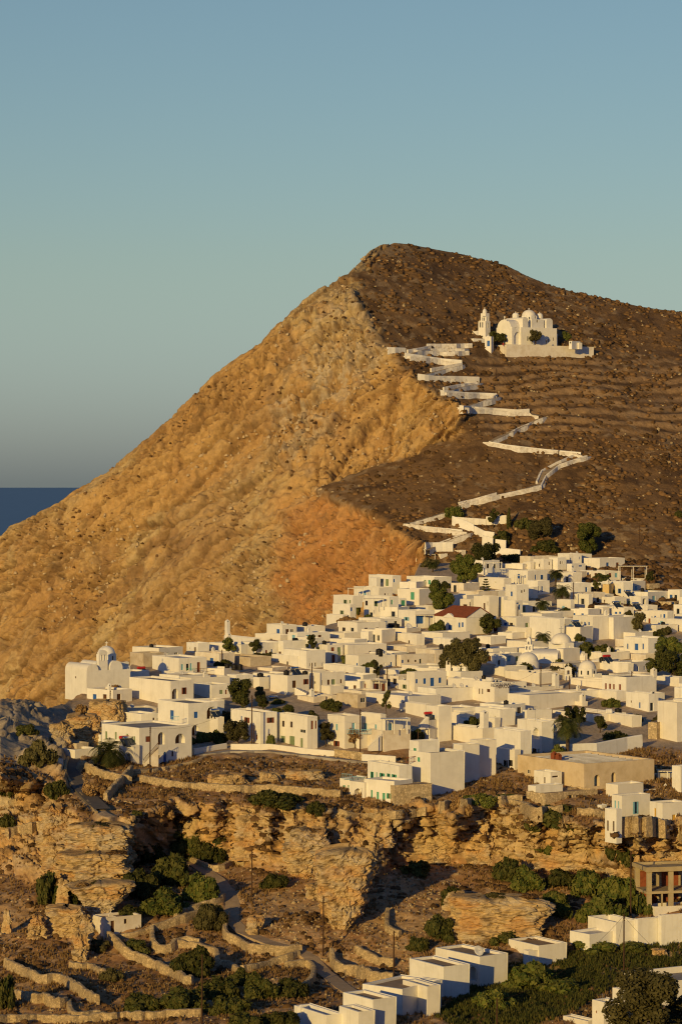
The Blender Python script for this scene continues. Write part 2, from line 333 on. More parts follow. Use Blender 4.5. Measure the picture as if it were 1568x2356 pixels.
def make_mountain():
    xs = np.arange(-360, 1860, 2.7); nr = 340
    top = interp(xs, SIL); bot = interp(xs, [(-400, 1720), (0, 1680), (150, 1650), (290, 1590), (430, 1520), (680, 1490), (760, 1475), (940, 1420), (980, 1340), (1990, 1345)])
    s = np.linspace(0, 1, nr)[:, None]
    PY = bot[None]*(1-s)+top[None]*s; PX = np.repeat(xs[None], nr, 0)
    D = bil(PX, PY)
    co = np.stack([(PX-CX)/F*D, D, CAMZ+(HY-PY)/F*D], -1)
    ex = interp(PY, EDGE)
    x, y, z = co[..., 0], co[..., 1], co[..., 2]
    ej = fbm(x/9, y/9, z/9, 4, 5)*42
    c = sstep(-13, 13, ex-PX+ej)
    n = normals(co.reshape(-1, 3), nr, len(xs)).reshape(co.shape)
    n[..., :] *= np.sign(-n[..., 1:2]+1e-6)
    big = fbm(x/55, y/55, z/90, 3, 11)*7.0
    rib = fbm(x/13, y/13, z/60, 5, 21, True)*2.8
    t = z*.80-x*.60
    strat = fbm(t/8, x/70, z/90, 4, 31, True)*3.0+fbm(t/2.2, x/30, z/40, 2, 32, True)*.6
    sm = fbm(x/4, y/4, z/6, 4, 41, True)*.8
    wq = fbm(x/3, y/3, z/3, 3, 78)
    u_ = x*.80+z*.60                                         # along the bedding
    a1, a2, ah = worley(u_/38+.25*k_w(x, z)+.12*wq, y/18, t/6.5+.3*wq, 301); b1, b2, bh = worley(x/2.8+.45*wq, y/3.2, (z-.25*x)/9+.2*wq, 302)
    rough = sstep(-.15, .3, fbm(x/35, y/35, z/60, 3, 303)+.4*blur_mask('pale', PX, PY, (0*x, 0*x)))
    c1_, c2_, ch = worley(x/1.5+.4*wq, y/1.5, z/2.6, 307)
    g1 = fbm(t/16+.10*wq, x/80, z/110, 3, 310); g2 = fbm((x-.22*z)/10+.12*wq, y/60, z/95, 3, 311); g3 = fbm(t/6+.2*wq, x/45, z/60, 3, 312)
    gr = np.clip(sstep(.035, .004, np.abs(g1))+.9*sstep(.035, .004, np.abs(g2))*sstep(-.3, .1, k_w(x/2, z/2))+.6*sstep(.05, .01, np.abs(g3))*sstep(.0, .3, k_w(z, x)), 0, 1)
    blk = -2.4*gr+(ch-.5)*.9-.5*sstep(.15, 0, c2_-c1_)*rough+(ah-.5)*3.0-2.2*sstep(.10, .0, a2-a1)+((bh-.5)*1.7-1.3*sstep(.14, .0, b2-b1))*(.25+.9*rough)-.8*sstep(.30, .12, b1)*rough
    fade = np.clip((1-s)*14, 0, 1)*np.clip(s*20, 0, 1)
    dc = (big+rib*(.4+.4*vnoise(x/40, y/40, z/40, 3))+strat+sm+blk)*(.25+.75*fade)
    nearc = sstep(0, 40, np.maximum(np.abs(PX-1215)-165, (np.abs(PY-785)-60)*1.5))
    ds = (fbm(x/40, y/40, 0, 3, 51)*2.2*nearc+fbm(x/5, y/5, z/5, 4, 52)*.7)*(.15+.85*fade)
    # old terraces on the right part of the slope: real steps
    ter = sstep(1050, 1130, PX)*sstep(800, 840, PY)*sstep(1020, 985, PY)
    zz = z+fbm(x/25, y/25, 0, 2, 61)*1.6; ph = zz/3.1; saw = (ph-np.floor(ph))
    stp = (sstep(.25, .75, saw)-saw)*3.1
    co = co+n*(dc*c+ds*(1-c))[..., None]
    co[..., 2] += stp*ter*.55*sstep(-.35, .25, fbm(x/18, y/18, z/6, 3, 62))
    x, y, z = co[..., 0], co[..., 1], co[..., 2]
    # colours
    k1 = fbm(x/30, y/30, z/45, 4, 71); k2 = fbm(x/6, y/6, z/14, 4, 72); k3 = fbm(x/2.6, y/2.6, z/3.2, 3, 73); kt = fbm(t/5, x/50, z/60, 3, 74)
    oc = np.array([.44, .275, .105]); og = np.array([.43, .315, .155]); od = np.array([.33, .185, .07]); rd = np.array([.40, .19, .068])
    ccol = oc+(og-oc)*sstep(-.15, .35, k1+.5*kt)[..., None]
    ccol = ccol+(od-ccol)*(np.clip(sstep(.05, .4, k2+.35*kt)+.8*sstep(.15, .5, fbm(x/45, y/45, z/45, 4, 79)), 0, 1)*.62)[..., None]
    jit = (fbm(x/18, y/18, z/18, 3, 81), fbm(x/18, y/18, z/18, 3, 82))
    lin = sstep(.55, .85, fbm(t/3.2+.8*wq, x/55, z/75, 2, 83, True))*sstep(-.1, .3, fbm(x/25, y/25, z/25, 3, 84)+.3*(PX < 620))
    fis = np.clip(sstep(.07, .0, a2-a1)+.8*rough*sstep(.10, 0, b2-b1)+.6*rough*sstep(.12, 0, c2_-c1_)+.7*lin+.8*gr, 0, 1)[..., None]*.62; ccol = ccol*(1-fis)+np.array([.20, .115, .05])*fis   # crack shade painted into the rock colour, with brown bedding lines
    m = blur_mask('red', PX, PY, jit)[..., None]*(.75+.25*k2[..., None]); ccol = ccol*(1-m)+rd*m
    m = blur_mask('pale', PX, PY, jit)[..., None]*.7*sstep(-.2, .3, k2+k3)[..., None]; ccol = ccol*(1-m)+np.array([.46, .38, .26])*m
    br = np.clip(blur_mask('brown1', PX, PY, jit)+blur_mask('brown2', PX, PY, jit), 0, 1)
    m = (br*.7*sstep(-.25, .25, k2+.6*k3))[..., None]; ccol = ccol*(1-m)+np.array([.22, .13, .06])*m
    veg = np.clip(sstep(.34, .50, k3+.45*k2+.35*jit[0]), 0, 1)[..., None]*.5; ccol = ccol*(1-veg)+np.array([.17, .105, .045])*veg
    so = np.array([.165, .096, .042]); sp = np.array([.31, .195, .095]); sd = np.array([.10, .056, .024])
    scol = so+(sd-so)*sstep(-.1, .4, k2)[..., None]
    rk = sstep(.22, .42, k3+.35*fbm(x/20, y/20, 0, 3, 91)+.35*np.exp(-np.abs(ex-PX)/30.))[..., None]; scol = scol+(np.array([.34, .245, .14])-scol)*rk*.5
    tm = (ter*sstep(.30, .45, saw)*sstep(.95, .7, saw))[..., None]*.75; scol = scol*(1-tm)+sp*tm
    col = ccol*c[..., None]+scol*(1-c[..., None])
    # far side of the mountain, down to the sea
    rows = [co]; cols = [col]; last = co[-1]; lc = col[-1]
    for dy, dz in ((14, -4), (40, -20), (110, -80), (330, -235), (700, -330)):
        r = last.copy(); r[:, 1] += dy; r[:, 2] = np.maximum(r[:, 2]+dz, -20); rows.append(r[None]); cols.append(lc[None])
    b = co[0].copy(); b[:, 2] = -20; rows.insert(0, b[None]); cols.insert(0, col[:1])
    co = np.concatenate(rows, 0); col = np.concatenate(cols, 0)
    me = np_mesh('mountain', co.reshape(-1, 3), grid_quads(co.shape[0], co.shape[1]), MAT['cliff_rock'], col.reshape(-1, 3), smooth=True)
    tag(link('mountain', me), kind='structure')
make_mountain()
# ------------------------------------------------------------------ village plateau, ravine and valley floor
CT = [(-400, 1775), (-100, 1780), (0, 1790), (90, 1800), (140, 1840), (200, 1885), (300, 1880), (390, 1850), (500, 1845), (560, 1855), (700, 1865), (800, 1852), (900, 1862), (1000, 1858), (1040, 1866), (1100, 1846), (1190, 1850), (1230, 1884), (1330, 1890), (1390, 1905), (1410, 1925), (1500, 1905), (1568, 1900), (2000, 1900)]
CB = [(-400, 2000), (0, 2010), (100, 2040), (200, 2080), (300, 1990), (420, 1975), (500, 1985), (640, 2010), (730, 2030), (860, 2040), (900, 1990), (1000, 1985), (1120, 1990), (1200, 1998), (1400, 2010), (1568, 2040), (2000, 2060)]
def Dg(px, py):
    px = np.asarray(px, float); py = np.asarray(py, float)
    yt = interp(px, CT)+6*np.sin(px/23.)+4*np.sin(px/9.7+1); yb = interp(px, CB)
    pl = lambda y: 98.6/(.0916+(y-HY)/F)
    fl = lambda y: (65.0+9.0*np.clip((y-2000)/230., 0, 1))*F/(y-HY)
    a = np.clip((py-yt)/(yb-yt), 0, 1)
    d = np.where(py < yt, pl(np.minimum(py, yt)), np.where(py > yb, fl(np.maximum(py, yb)), pl(yt)*(1-a)+fl(yb)*a))
    w = sstep(1560, 1620, py)*sstep(1840, 1770, py)
    return d-w*2.0*np.clip(165-px, 0, 215)*d/F*np.where(px < 0, .8, 1)
def G(px, py): return P(px, py, float(Dg(px, py)))
PATH = [(185, 1700), (165, 1742), (158, 1772), (175, 1810), (205, 1842), (232, 1868), (270, 1890), (320, 1915), (380, 1960), (440, 1985), (500, 2025), (525, 2055), (535, 2085), (532, 2120), (560, 2148), (620, 2172), (680, 2186), (712, 2205), (745, 2240), (790, 2275), (830, 2300)]
def dist_line(PX, PY, pts, sy=2.2):
    best = np.full(PX.shape, 1e9)
    for (x1, y1), (x2, y2) in zip(pts[:-1], pts[1:]):
        dx, dy = x2-x1, (y2-y1)*sy; l2 = dx*dx+dy*dy
        t = np.clip(((PX-x1)*dx+(PY-y1)*sy*dy)/l2, 0, 1)
        best = np.minimum(best, np.hypot(PX-x1-t*dx, (PY-y1)*sy-t*dy))
    return best
def make_ground():
    xs = np.arange(-330, 1900, 2.6); nc = len(xs)
    up = interp(xs, [(-400, 1600), (0, 1606), (60, 1610), (110, 1632), (150, 1622), (200, 1586), (290, 1578), (300, 1530), (420, 1515), (430, 1494), (520, 1488), (680, 1462), (760, 1436), (900, 1410), (950, 1330), (965, 1296), (1900, 1292)])
    a = np.linspace(0, 1, 110)[:, None]; b = np.linspace(0, 1, 300)[1:, None]; e = np.linspace(0, 1, 40)[1:, None]
    PY = np.concatenate([up[None]*(1-a)+1735*a, 1735+(2380-1735)*b+0*xs[None], 2380+(2700-2380)*e+0*xs[None]], 0); nr = PY.shape[0]
    PX = np.repeat(xs[None], nr, 0); D = Dg(PX, PY)
    co = np.stack([(PX-CX)/F*D, D, CAMZ+(HY-PY)/F*D], -1); x, y, z = co[..., 0], co[..., 1], co[..., 2]
    yt = interp(PX, CT)+6*np.sin(PX/23.)+4*np.sin(PX/9.7+1); yb = interp(PX, CB)
    band = sstep(-14, 10, PY-yt)*sstep(6, -40, PY-yb)
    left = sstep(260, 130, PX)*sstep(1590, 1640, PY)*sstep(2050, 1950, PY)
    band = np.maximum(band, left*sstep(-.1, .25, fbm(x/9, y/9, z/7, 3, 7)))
    n = normals(co.reshape(-1, 3), nr, nc).reshape(co.shape); n *= np.sign(-n[..., 1:2]+1e-6)
    str_ = fbm(z/1.1, x/22, y/30, 3, 101, True)*.7+fbm(z/.35, x/9, y/30, 2, 104, True)*.25
    a1, a2, ah = worley(x/4.2, y/4.2, z/2.4, 305); b1, b2, bh = worley(x/1.3, y/1.3, z/.9, 306)
    crk = fbm(x/5, y/6, z/9, 4, 102, True)*.7+(ah-.5)*1.5-.8*sstep(.10, 0, a2-a1)+(bh-.5)*.45-.35*sstep(.14, 0, b2-b1)-.4*sstep(.26, .1, b1); big = fbm(x/18, y/18, z/14, 2, 103)*2.4
    vill = sstep(1738, 1716, PY)*sstep(150, 300, PX)*(1-sstep(1340, 1380, PX)*sstep(1410, 1380, PY))
    pth = sstep(26, 10, dist_line(PX, PY, PATH))
    gr = (fbm(x/10, y/10, 0, 3, 111)*.9+fbm(x/2.0, y/2.0, 0, 3, 112)*.28)*(1-.9*vill)*(1-pth*.85)
    co = co+n*((str_+crk+big)*band*(1-pth))[..., None]
    co[..., 2] += gr*(1-band)
    x, y, z = co[..., 0], co[..., 1], co[..., 2]
    n2 = normals(co.reshape(-1, 3), nr, nc).reshape(co.shape); n2 *= np.sign(-n2[..., 1:2]+1e-6)
    k1 = fbm(x/9, y/9, z/9, 4, 121); k2 = fbm(x/2.2, y/2.2, z/2.2, 4, 122); k3 = fbm(x/.9, y/.9, z/.9, 2, 123)
    earth = np.array([.35, .19, .078]); dry = np.array([.50, .31, .135]); dark = np.array([.23, .125, .052]); lime = np.array([.47, .34, .17]); och = np.array([.46, .28, .11]); grey = np.array([.42, .36, .27])
    g = earth+(dry-earth)*sstep(-.2, .4, k1)[..., None]; g = g+(dark-g)*(sstep(.0, .4, k2)*.7)[..., None]
    scree = in_poly(PX, PY, [(520, 2140), (600, 2050), (730, 2000), (860, 2120), (870, 2000), (900, 1930), (1030, 1960), (1080, 2080), (960, 2170), (1000, 2260), (800, 2280), (700, 2180)]).astype(float)
    g = g+(np.array([.46, .29, .13])-g)*(scree*.7*sstep(-.4, .3, k2))[..., None]
    st = sstep(.18, .36, k3+.4*k2)[..., None]; g = g+(np.array([.40, .29, .17])-g)*st*.55*(1-vill[..., None])
    green = in_poly(PX+k1*60, PY+k1*30, [(960, 2330), (1150, 2215), (1260, 2190), (1330, 2180), (1568, 2130), (1700, 2150), (1700, 2330), (1300, 2340), (1100, 2400)]).astype(float)
    g = g+(np.array([.12, .11, .03])-g)*(green*.65*sstep(-.4, .2, k2))[..., None]
    rk = lime+(och-lime)*sstep(-.1, .4, k1)[..., None]; rk = rk+(grey-rk)*(sstep(.0, .45, fbm(x/5, y/5, z/2, 3, 124))*.6)[..., None]
    rk = rk+(np.array([.16, .10, .05])-rk)*(sstep(.25, .5, k2)*.75)[..., None]
    m = np.clip(band*sstep(.92, .75, n2[..., 2]+.10*k2), 0, 1)[..., None]
    g = g*(1-m)+rk*m
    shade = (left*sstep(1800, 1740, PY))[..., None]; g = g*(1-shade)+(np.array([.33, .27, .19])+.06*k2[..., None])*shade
    vg = np.array([.47, .38, .27]); g = g*(1-vill[..., None]*.75)+vg*vill[..., None]*.75
    g = g*(1-pth[..., None])+np.array([.44, .32, .19])*pth[..., None]
    g = np.clip(g*(1+.25*k3[..., None]), .01, .8)
    fr = co[-1].copy()
    bk = co[0].copy(); bk[:, 1] += 6; bk[:, 2] -= 8; bk2 = bk.copy(); bk2[:, 1] += 40; bk2[:, 2] = -20
    co = np.concatenate([bk2[None], bk[None], co], 0); g = np.concatenate([g[:1], g[:1], g], 0)
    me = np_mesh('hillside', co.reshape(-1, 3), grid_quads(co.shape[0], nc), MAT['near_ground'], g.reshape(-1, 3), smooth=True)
    tag(link('village_hillside', me), kind='structure')
make_ground()
# the hill the viewer stands on, with an unseen spur added left of the frame to shade the valley
def make_near_hill():
    xs = np.linspace(-420, 420, 130); ys = np.linspace(-260, 303, 100)
    X, Y = np.meshgrid(xs, ys)
    Z = np.interp(Y, [-260, -120, -30, 10, 40, 100, 200, 303], [-30, -8, -2.4, -2.6, -12.5, -30, -52, -76])
    Z = Z-np.abs(X)*.02
    Z = Z+20*np.exp(-((X+50)/17)**2-((Y-178)/50)**2)
    Z += fbm(X/30, Y/30, 0, 3, 201)*1.5*sstep(5, 30, np.hypot(X, Y))
    Z = np.where(Y > 296, -77.5, Z)
    co = np.stack([X, Y, Z+CAMZ], -1).reshape(-1, 3)
    k = fbm(X/8, Y/8, 0, 4, 202).reshape(-1, 1)
    col = np.array([.17, .10, .05])+np.array([.06, .04, .02])*k
    me = np_mesh('near_hill', co, grid_quads(100, 130), MAT['near_ground'], col, smooth=True)
    tag(link('near_hill', me), kind='structure')
make_near_hill()

from mathutils.bvhtree import BVHTree
def bvh(n):
    me = bpy.data.objects[n].data; co = np.empty(len(me.vertices)*3, np.float32); me.vertices.foreach_get('co', co); q = np.empty(len(me.loops), np.int32); me.loops.foreach_get('vertex_index', q)
    return BVHTree.FromPolygons(co.reshape(-1, 3).tolist(), q.reshape(-1, 4).tolist())
BV = [bvh('mountain'), bvh('village_hillside')]
def ground_at(px, py):
    """the ground seen at a point of the photograph"""
    d = Vector(((px-CX)/F, 1, (HY-py)/F)).normalized(); best = None
    for b in BV:
        h = b.ray_cast(Vector((0, 0, CAMZ)), d)
        if h[0] is not None and (best is None or h[3] < best[3]): best = h
    return best[0] if best else P(px, py, float(Dg(px, py)))
# ------------------------------------------------------------------ houses
ZT = [0, 0, 1.0]
ZOOMS = dict(Z1=(200, 2480, 1.96), Z2=(700, 2450, 2.6133), Z3=(1250, 2250, 2.6133), Z4=(1750, 2150, 2.6133), Z5=(2226, 2150, 3.136), Z6=(1250, 2600, 2.6133),
             Z7=(1750, 2500, 2.6133), Z8=(2226, 2500, 3.136), Z9=(850, 2750, 2.6133), Z10=(1350, 2800, 2.6133), Z11=(1900, 2800, 1.898), Z12=(0, 2750, 1.96),
             Z13=(0, 3450, 1.96), Z14=(700, 3100, 1.742), Z15=(1100, 3600, 1.742), Z16=(1850, 3300, 1.79), Z17=(1400, 900, 1.1825), Z18=(1840, 1180, 2.6133), Z19=(1500, 1900, 1.742), V=(0, 0, 1/1.7385))
def zoom(n): ZT[:] = ZOOMS[n]
def vx(x): return (ZT[0]+x/ZT[2])/1.7385
def vy(y): return (ZT[1]+y/ZT[2])/1.7385
def vl(w): return w/ZT[2]/1.7385
PAINT = dict(k='glass', b='blue_paint', B='dark_wood', r='red_wood', g='green_paint', o='olive_paint', p='pale_blue_paint', y='yellow_paint', w='limewash')
ROOT = None; BLK = None; NB = [0]
def house(label, name='house', cat='house', group=None):
    global ROOT; ROOT = dict(label=label, name=name, cat=cat, group=group, o=None)
def face_with_holes(mb, O, e, n_in, L, z0, z1, holes, depth):
    # wall face from O along unit e, holes = (s0,s1,za,zb,arch,depth); n_in points into the house
    us = sorted({0.0, L, *[h[0] for h in holes], *[h[1] for h in holes]}); zs = sorted({z0, z1, *[h[2] for h in holes], *[h[3] for h in holes]})
    pt = lambda s, z, d=0: O+e*s+n_in*d+Vector((0, 0, z))
    for a, b in zip(us[:-1], us[1:]):
        for c, d in zip(zs[:-1], zs[1:]):
            m, k = (a+b)/2, (c+d)/2
            if any(h[0] < m < h[1] and h[2] < k < h[3] for h in holes): continue
            mb.add([pt(a, c), pt(b, c), pt(b, d), pt(a, d)], [(0, 1, 2, 3)])
    for s0, s1, za, zb, arch, dp in holes:
        for q in ((s0, za, s1, za), (s1, za, s1, zb), (s1, zb, s0, zb), (s0, zb, s0, za)):
            mb.add([pt(q[0], q[1]), pt(q[2], q[3]), pt(q[2], q[3], dp), pt(q[0], q[1], dp)], [(0, 1, 2, 3)])
        if arch:
            r = (s1-s0)/2; cx = (s0+s1)/2; hh = min(r, (zb-za)*.6); N = 8
            arc = [(cx+r*math.cos(math.pi*i/N), zb-hh+hh*math.sin(math.pi*i/N)) for i in range(N+1)]
            for i in range(N):
                (a, b), (c, d) = arc[i], arc[i+1]; cs = s1 if i < N/2 else s0
                mb.add([pt(a, b, .003), pt(c, d, .003), pt(cs, zb, .003)], [(0, 1, 2)])
                mb.add([pt(a, b, .003), pt(c, d, .003), pt(c, d, dp), pt(a, b, dp)], [(0, 1, 2, 3)])
            mb.add([pt(s0, zb, .003), pt(cx, zb, .003), pt(arc[N//2][0], arc[N//2][1], .003)], [(0, 1, 2)])
        if dp > .5:
            mb.add([pt(s0, za, dp), pt(s1, za, dp), pt(s1, zb, dp), pt(s0, zb, dp)], [(0, 1, 2, 3)])
def block(xL, xC, xR, yT, yB, wins='', m='limewash', roof=None, th=None, par=.38, D=None, base=1.5, dd=0, raw=False, back=None, wt=.28):
    """one box of a house: px of the left edge, the near corner and the right edge, py of the top and the foot of the corner"""
    global BLK
    if not raw: xL, xC, xR, yT, yB = vx(xL), vx(xC), vx(xR), vy(yT), vy(yB)
    NB[0] += 1; rnd = random.Random(NB[0]*31+5)
    d = (float(Dg(xC, yB)) if D is None else D)+dd
    C = P(xC, yB, d); H = (yB-yT)/F*d
    a, b = xC-xL, xR-xC
    if th is None:
        th = 57+rnd.uniform(-5, 5)
        if b < 5: th = 12+8*max(b, 0)
        elif a < 5: th = 78-8*max(a, 0)
    t = R(th); eL = Vector((-math.cos(t), math.sin(t), 0)); eR = Vector((math.sin(t), math.cos(t), 0))
    def ln(e, x):
        k = (x-CX)/F; den = e.x-k*e.y
        return (k*C.y-C.x)/den if abs(den) > 1e-4 else 5.0
    wl, wr = ln(eL, xL), ln(eR, xR)
    if not 1.2 < wl < 40: wl = 5.0 if a < 5 else min(max(wl, 1.2), 40)
    if not 1.2 < wr < 60: wr = back or (5.0 if b < 5 else min(max(wr, 1.2), 60))
    if back: 
        if b < 5: wr = back
        if a < 5: wl = back
    new = ROOT['o'] is None
    if new: ROOT['o'] = empty(ROOT['name'], C, ROOT['label'], ROOT['cat'], ROOT['group'])
    ro = ROOT['o']; off = C-ro.location
    O = off.copy(); up = Vector((0, 0, 1))
    mb = MB(); parts = []
    holes = {0: [], 1: []}
    for w in [q for q in wins.replace(' ', '').split(';') if q]:
        x, y, ww, hh, kd = w.split(','); x, y, ww, hh = float(x), float(y), float(ww), float(hh)
        if not raw: x, y, ww, hh = vx(x), vy(y), vl(ww), vl(hh)
        f = 0 if x < xC else 1; e = (eL, eR)[f]
        def s_at(px):
            k = (px-CX)/F; return (k*C.y-C.x)/(e.x-k*e.y)
        s0, s1 = sorted((s_at(x-ww/2), s_at(x+ww/2))); mid = C+e*((s0+s1)/2)
        za = CAMZ+(HY-(y+hh/2))/F*mid.y-C.z; zb = CAMZ+(HY-(y-hh/2))/F*mid.y-C.z
        L = wl if f == 0 else wr
        s0, s1 = max(s0, .12), min(s1, L-.12); za = max(za, .02); zb = min(zb, H-par-.08)
        if s1-s0 < .15 or zb-za < .2: continue
        arch = 'a' in kd; dp = (1.1 if (arch and s1-s0 > .9 and kd[0] == 'a') else .22)
        if any(not (s1 <= h[0] or s0 >= h[1] or zb <= h[2] or za >= h[3]) for h in holes[f]): continue
        holes[f].append((s0, s1, za, zb, arch, dp)); parts.append((f, s0, s1, za, zb, kd, dp))
    zt = H
    face_with_holes(mb, O, eL, eR, wl, -base, zt, holes[0], .2)
    face_with_holes(mb, O, eR, eL, wr, -base, zt, holes[1], .2)
    A, B_ = O+eL*wl, O+eR*wr; Cc = O+eL*wl+eR*wr; z0 = up*-base; z1 = up*zt
    mb.add([A+z0, Cc+z0, Cc+z1, A+z1], [(0, 1, 2, 3)]); mb.add([B_+z0, Cc+z0, Cc+z1, B_+z1], [(0, 1, 2, 3)])
    w = min(wt, wl/3, wr/3); zr = zt-par
    out = [O, A, Cc, B_]; inn = [O+(eL+eR)*w, A+(eR-eL)*w, Cc-(eL+eR)*w, B_+(eL-eR)*w]
    for i in range(4):
        j = (i+1) % 4
        mb.add([out[i]+z1, out[j]+z1, inn[j]+z1, inn[i]+z1], [(0, 1, 2, 3)])
        mb.add([inn[i]+z1, inn[j]+z1, inn[j]+up*zr, inn[i]+up*zr], [(0, 1, 2, 3)])
    wall = mb.build('wall', MAT[m], ro)
    bv = wall.modifiers.new('bevel', 'BEVEL'); bv.width = .09; bv.segments = 2; bv.limit_method = 'ANGLE'; bv.angle_limit = R(60)
    me = wall.data; bm = bmesh.new(); bm.from_mesh(me); bmesh.ops.remove_doubles(bm, verts=bm.verts, dist=1e-4); bm.to_mesh(me); bm.free()
    rb = MB(); rb.add([p+up*zr for p in inn], [(0, 1, 2, 3)])
    rb.build('roof', MAT[roof or ('roof_grey' if rnd.random() < .45 else ('roof_white' if rnd.random() < .6 else 'roof_earth'))], ro)
    for f, s0, s1, za, zb, kd, dp in parts:
        e = (eL, eR)[f]; n = (eR, eL)[f]
        pt = lambda s, z, q: O+e*s+n*q+up*z
        def panel(name, s0, s1, za, zb, q, mm, parent, th_=.05):
            k = MB(); vs = [pt(s, z, qq) for qq in (q, q+th_) for z in (za, zb) for s in (s0, s1)]
            k.add(vs, [(0, 1, 3, 2), (4, 6, 7, 5), (0, 4, 5, 1), (2, 3, 7, 6), (0, 2, 6, 4), (1, 5, 7, 3)])
            return k.build(name, MAT[mm], parent)
        c = PAINT.get(kd[0], 'glass')
        if kd[0] == 'a':
            if len(kd) > 1 and kd[1] in PAINT: panel('door', s0+.05, s1-.05, za, zb-.1, dp-.06, PAINT[kd[1]], ro)
            elif dp > .5: panel('door', (s0+s1)/2-.42, (s0+s1)/2+.42, za, min(zb-.2, za+2.0), dp-.06, 'dark_wood', ro)
            else: panel('pane', s0, s1, za, zb, dp-.05, 'glass', ro)
        elif 'd' in kd: panel('door', s0, s1, za, zb, dp-.05, c, ro)
        elif kd[0] == 'k' or 's' in kd:
            fr = MB(); t_ = .07
            for q in ((s0, s1, za, za+t_), (s0, s1, zb-t_, zb), (s0, s0+t_, za+t_, zb-t_), (s1-t_, s1, za+t_, zb-t_), ((s0+s1)/2-.03, (s0+s1)/2+.03, za+t_, zb-t_)):
                vs = [pt(s, z, qq) for qq in (dp-.1, dp-.05) for z in (q[2], q[3]) for s in (q[0], q[1])]
                fr.add(vs, [(0, 1, 3, 2), (0, 4, 5, 1), (2, 3, 7, 6), (0, 2, 6, 4), (1, 5, 7, 3)])
            wo = fr.build('window', MAT['dark_wood' if kd[0] == 'k' and rnd.random() < .6 else c if kd[0] != 'k' else 'limewash'], ro)
            panel('pane', s0, s1, za, zb, dp-.04, 'glass', wo)
            if 's' in kd:
                sw = (s1-s0)*.28
                panel('shutter', s0, s0+sw, za, zb, -.05, c, ro); panel('shutter', s1-sw, s1, za, zb, -.05, c, ro)
        else: panel('shutter', s0, s1, za, zb, dp-.1, c, ro)
    BLK = dict(C=C, eL=eL, eR=eR, wl=wl, wr=wr, H=H, zr=C.z+zr, zt=C.z+zt, xL=xL, xC=xC, xR=xR, d=d, O=O, ro=ro)
    return BLK
def on_roof(u, v, b=None):
    b = b or BLK; return Vector((*(b['C']+b['eL']*(b['wl']*u)+b['eR']*(b['wr']*v)).xy, b['zr']))
def chimney(u, v, h=1.2, w=.5, m='limewash'):
    p = on_roof(u, v)-BLK['ro'].location; k = MB(); M = Matrix.Translation(p) @ Matrix.Rotation(R(35), 4, 'Z')
    k.box(-w/2, w/2, -w/2, w/2, 0, h, M)
    for i in (-1, 1): k.box(i*w*.38-w*.1, i*w*.38+w*.1, -w/2, w/2, h, h+.25, M)
    k.lathe([(w*.62, h+.25), (0.02, h+.65)], 4, M @ Matrix.Rotation(R(45), 4, 'Z'))
    k.build('chimney', MAT[m], BLK['ro'])
def tank(u, v, label, r=.55, h=1.1, lie=False, m='tank_black'):
    p = on_roof(u, v); k = MB(); M = Matrix.Identity(4)
    prof = [(0.01, 0), (r*.92, .02), (r, .12), (r, h*.3), (r*.96, h*.33), (r, h*.36), (r, h*.62), (r*.96, h*.65), (r, h*.68), (r, h*.88), (r*.8, h*.96), (r*.3, h), (r*.28, h+.08), (.01, h+.08)]
    if lie: M = Matrix.Translation((-h/2, 0, r)) @ Matrix.Rotation(R(90), 4, 'Y')
    k.lathe(prof, 14, M); o = k.build('water_tank', MAT[m], None, True); o.location = p; o.rotation_euler.z = random.uniform(-.6, .6); tag(o, label, 'water tank', 'water tanks on the flat roofs')
def solar(u, v, label, cap='steel', rz=35):
    p = on_roof(u, v); o = empty('solar_water_heater', p, label, 'solar heater', 'solar water heaters on the roofs', R(rz))
    k = MB(); M = Matrix.Rotation(R(38), 4, 'X')
    for i in (-1, 1): k.box(i*.55-.48, i*.55+.48, -.05, 1.9, .1, .2, M)
    k.build('collector', MAT['panel_dark'], o)
    k = MB(); T = Matrix.Translation((-1.0, 1.55, 1.6)) @ Matrix.Rotation(R(90), 4, 'Y')
    k.lathe([(.01, 0), (.26, 0.01), (.28, .08), (.28, 1.92), (.26, 1.99), (.01, 2.0)], 12, T); k.build('tank', MAT[cap], o, True)
    k = MB()
    for x in (-.9, .9): k.tube((x, 1.5, 0), (x, 1.5, 1.35), .03); k.tube((x, 0, .1), (x, 1.5, 1.2), .025)
    k.build('frame', MAT['metal_grey'], o)
def dish(u, v, label, r=.5, rz=30, h=.7):
    p = on_roof(u, v); o = empty('satellite_dish', p, label, 'satellite dish', 'satellite dishes on the roofs', R(rz))
    k = MB(); M = Matrix.Translation((0, 0, h)) @ Matrix.Rotation(R(62), 4, 'X')
    k.lathe([(.01, -.0), (r*.5, .04), (r*.85, .12), (r, .18), (r*.97, .2), (r*.5, .07), (.01, .03)], 14, M); k.build('reflector', MAT['roof_white'], o, True)
    k = MB(); k.tube((0, 0, 0), (0, 0, h), .03); k.tube((0, 0, h), (0, -.55, h+.3), .015); k.build('mast', MAT['metal_grey'], o)
def ac_unit(u, v, label, rz=30):
    p = on_roof(u, v); o = empty('air_conditioner', p, label, 'air conditioner', 'air conditioners on the roofs', R(rz))
    k = MB(); k.box(-.45, .45, -.17, .17, .1, .75); k.box(-.4, -.3, -.15, .15, 0, .1); k.box(.3, .4, -.15, .15, 0, .1); k.build('casing', MAT['roof_white'], o)
    k = MB(); k.lathe([(.01, 0), (.22, 0), (.25, .03), (.01, .03)], 14, Matrix.Translation((-.12, -.175, .42)) @ Matrix.Rotation(R(90), 4, 'X')); k.build('fan', MAT['panel_dark'], o)
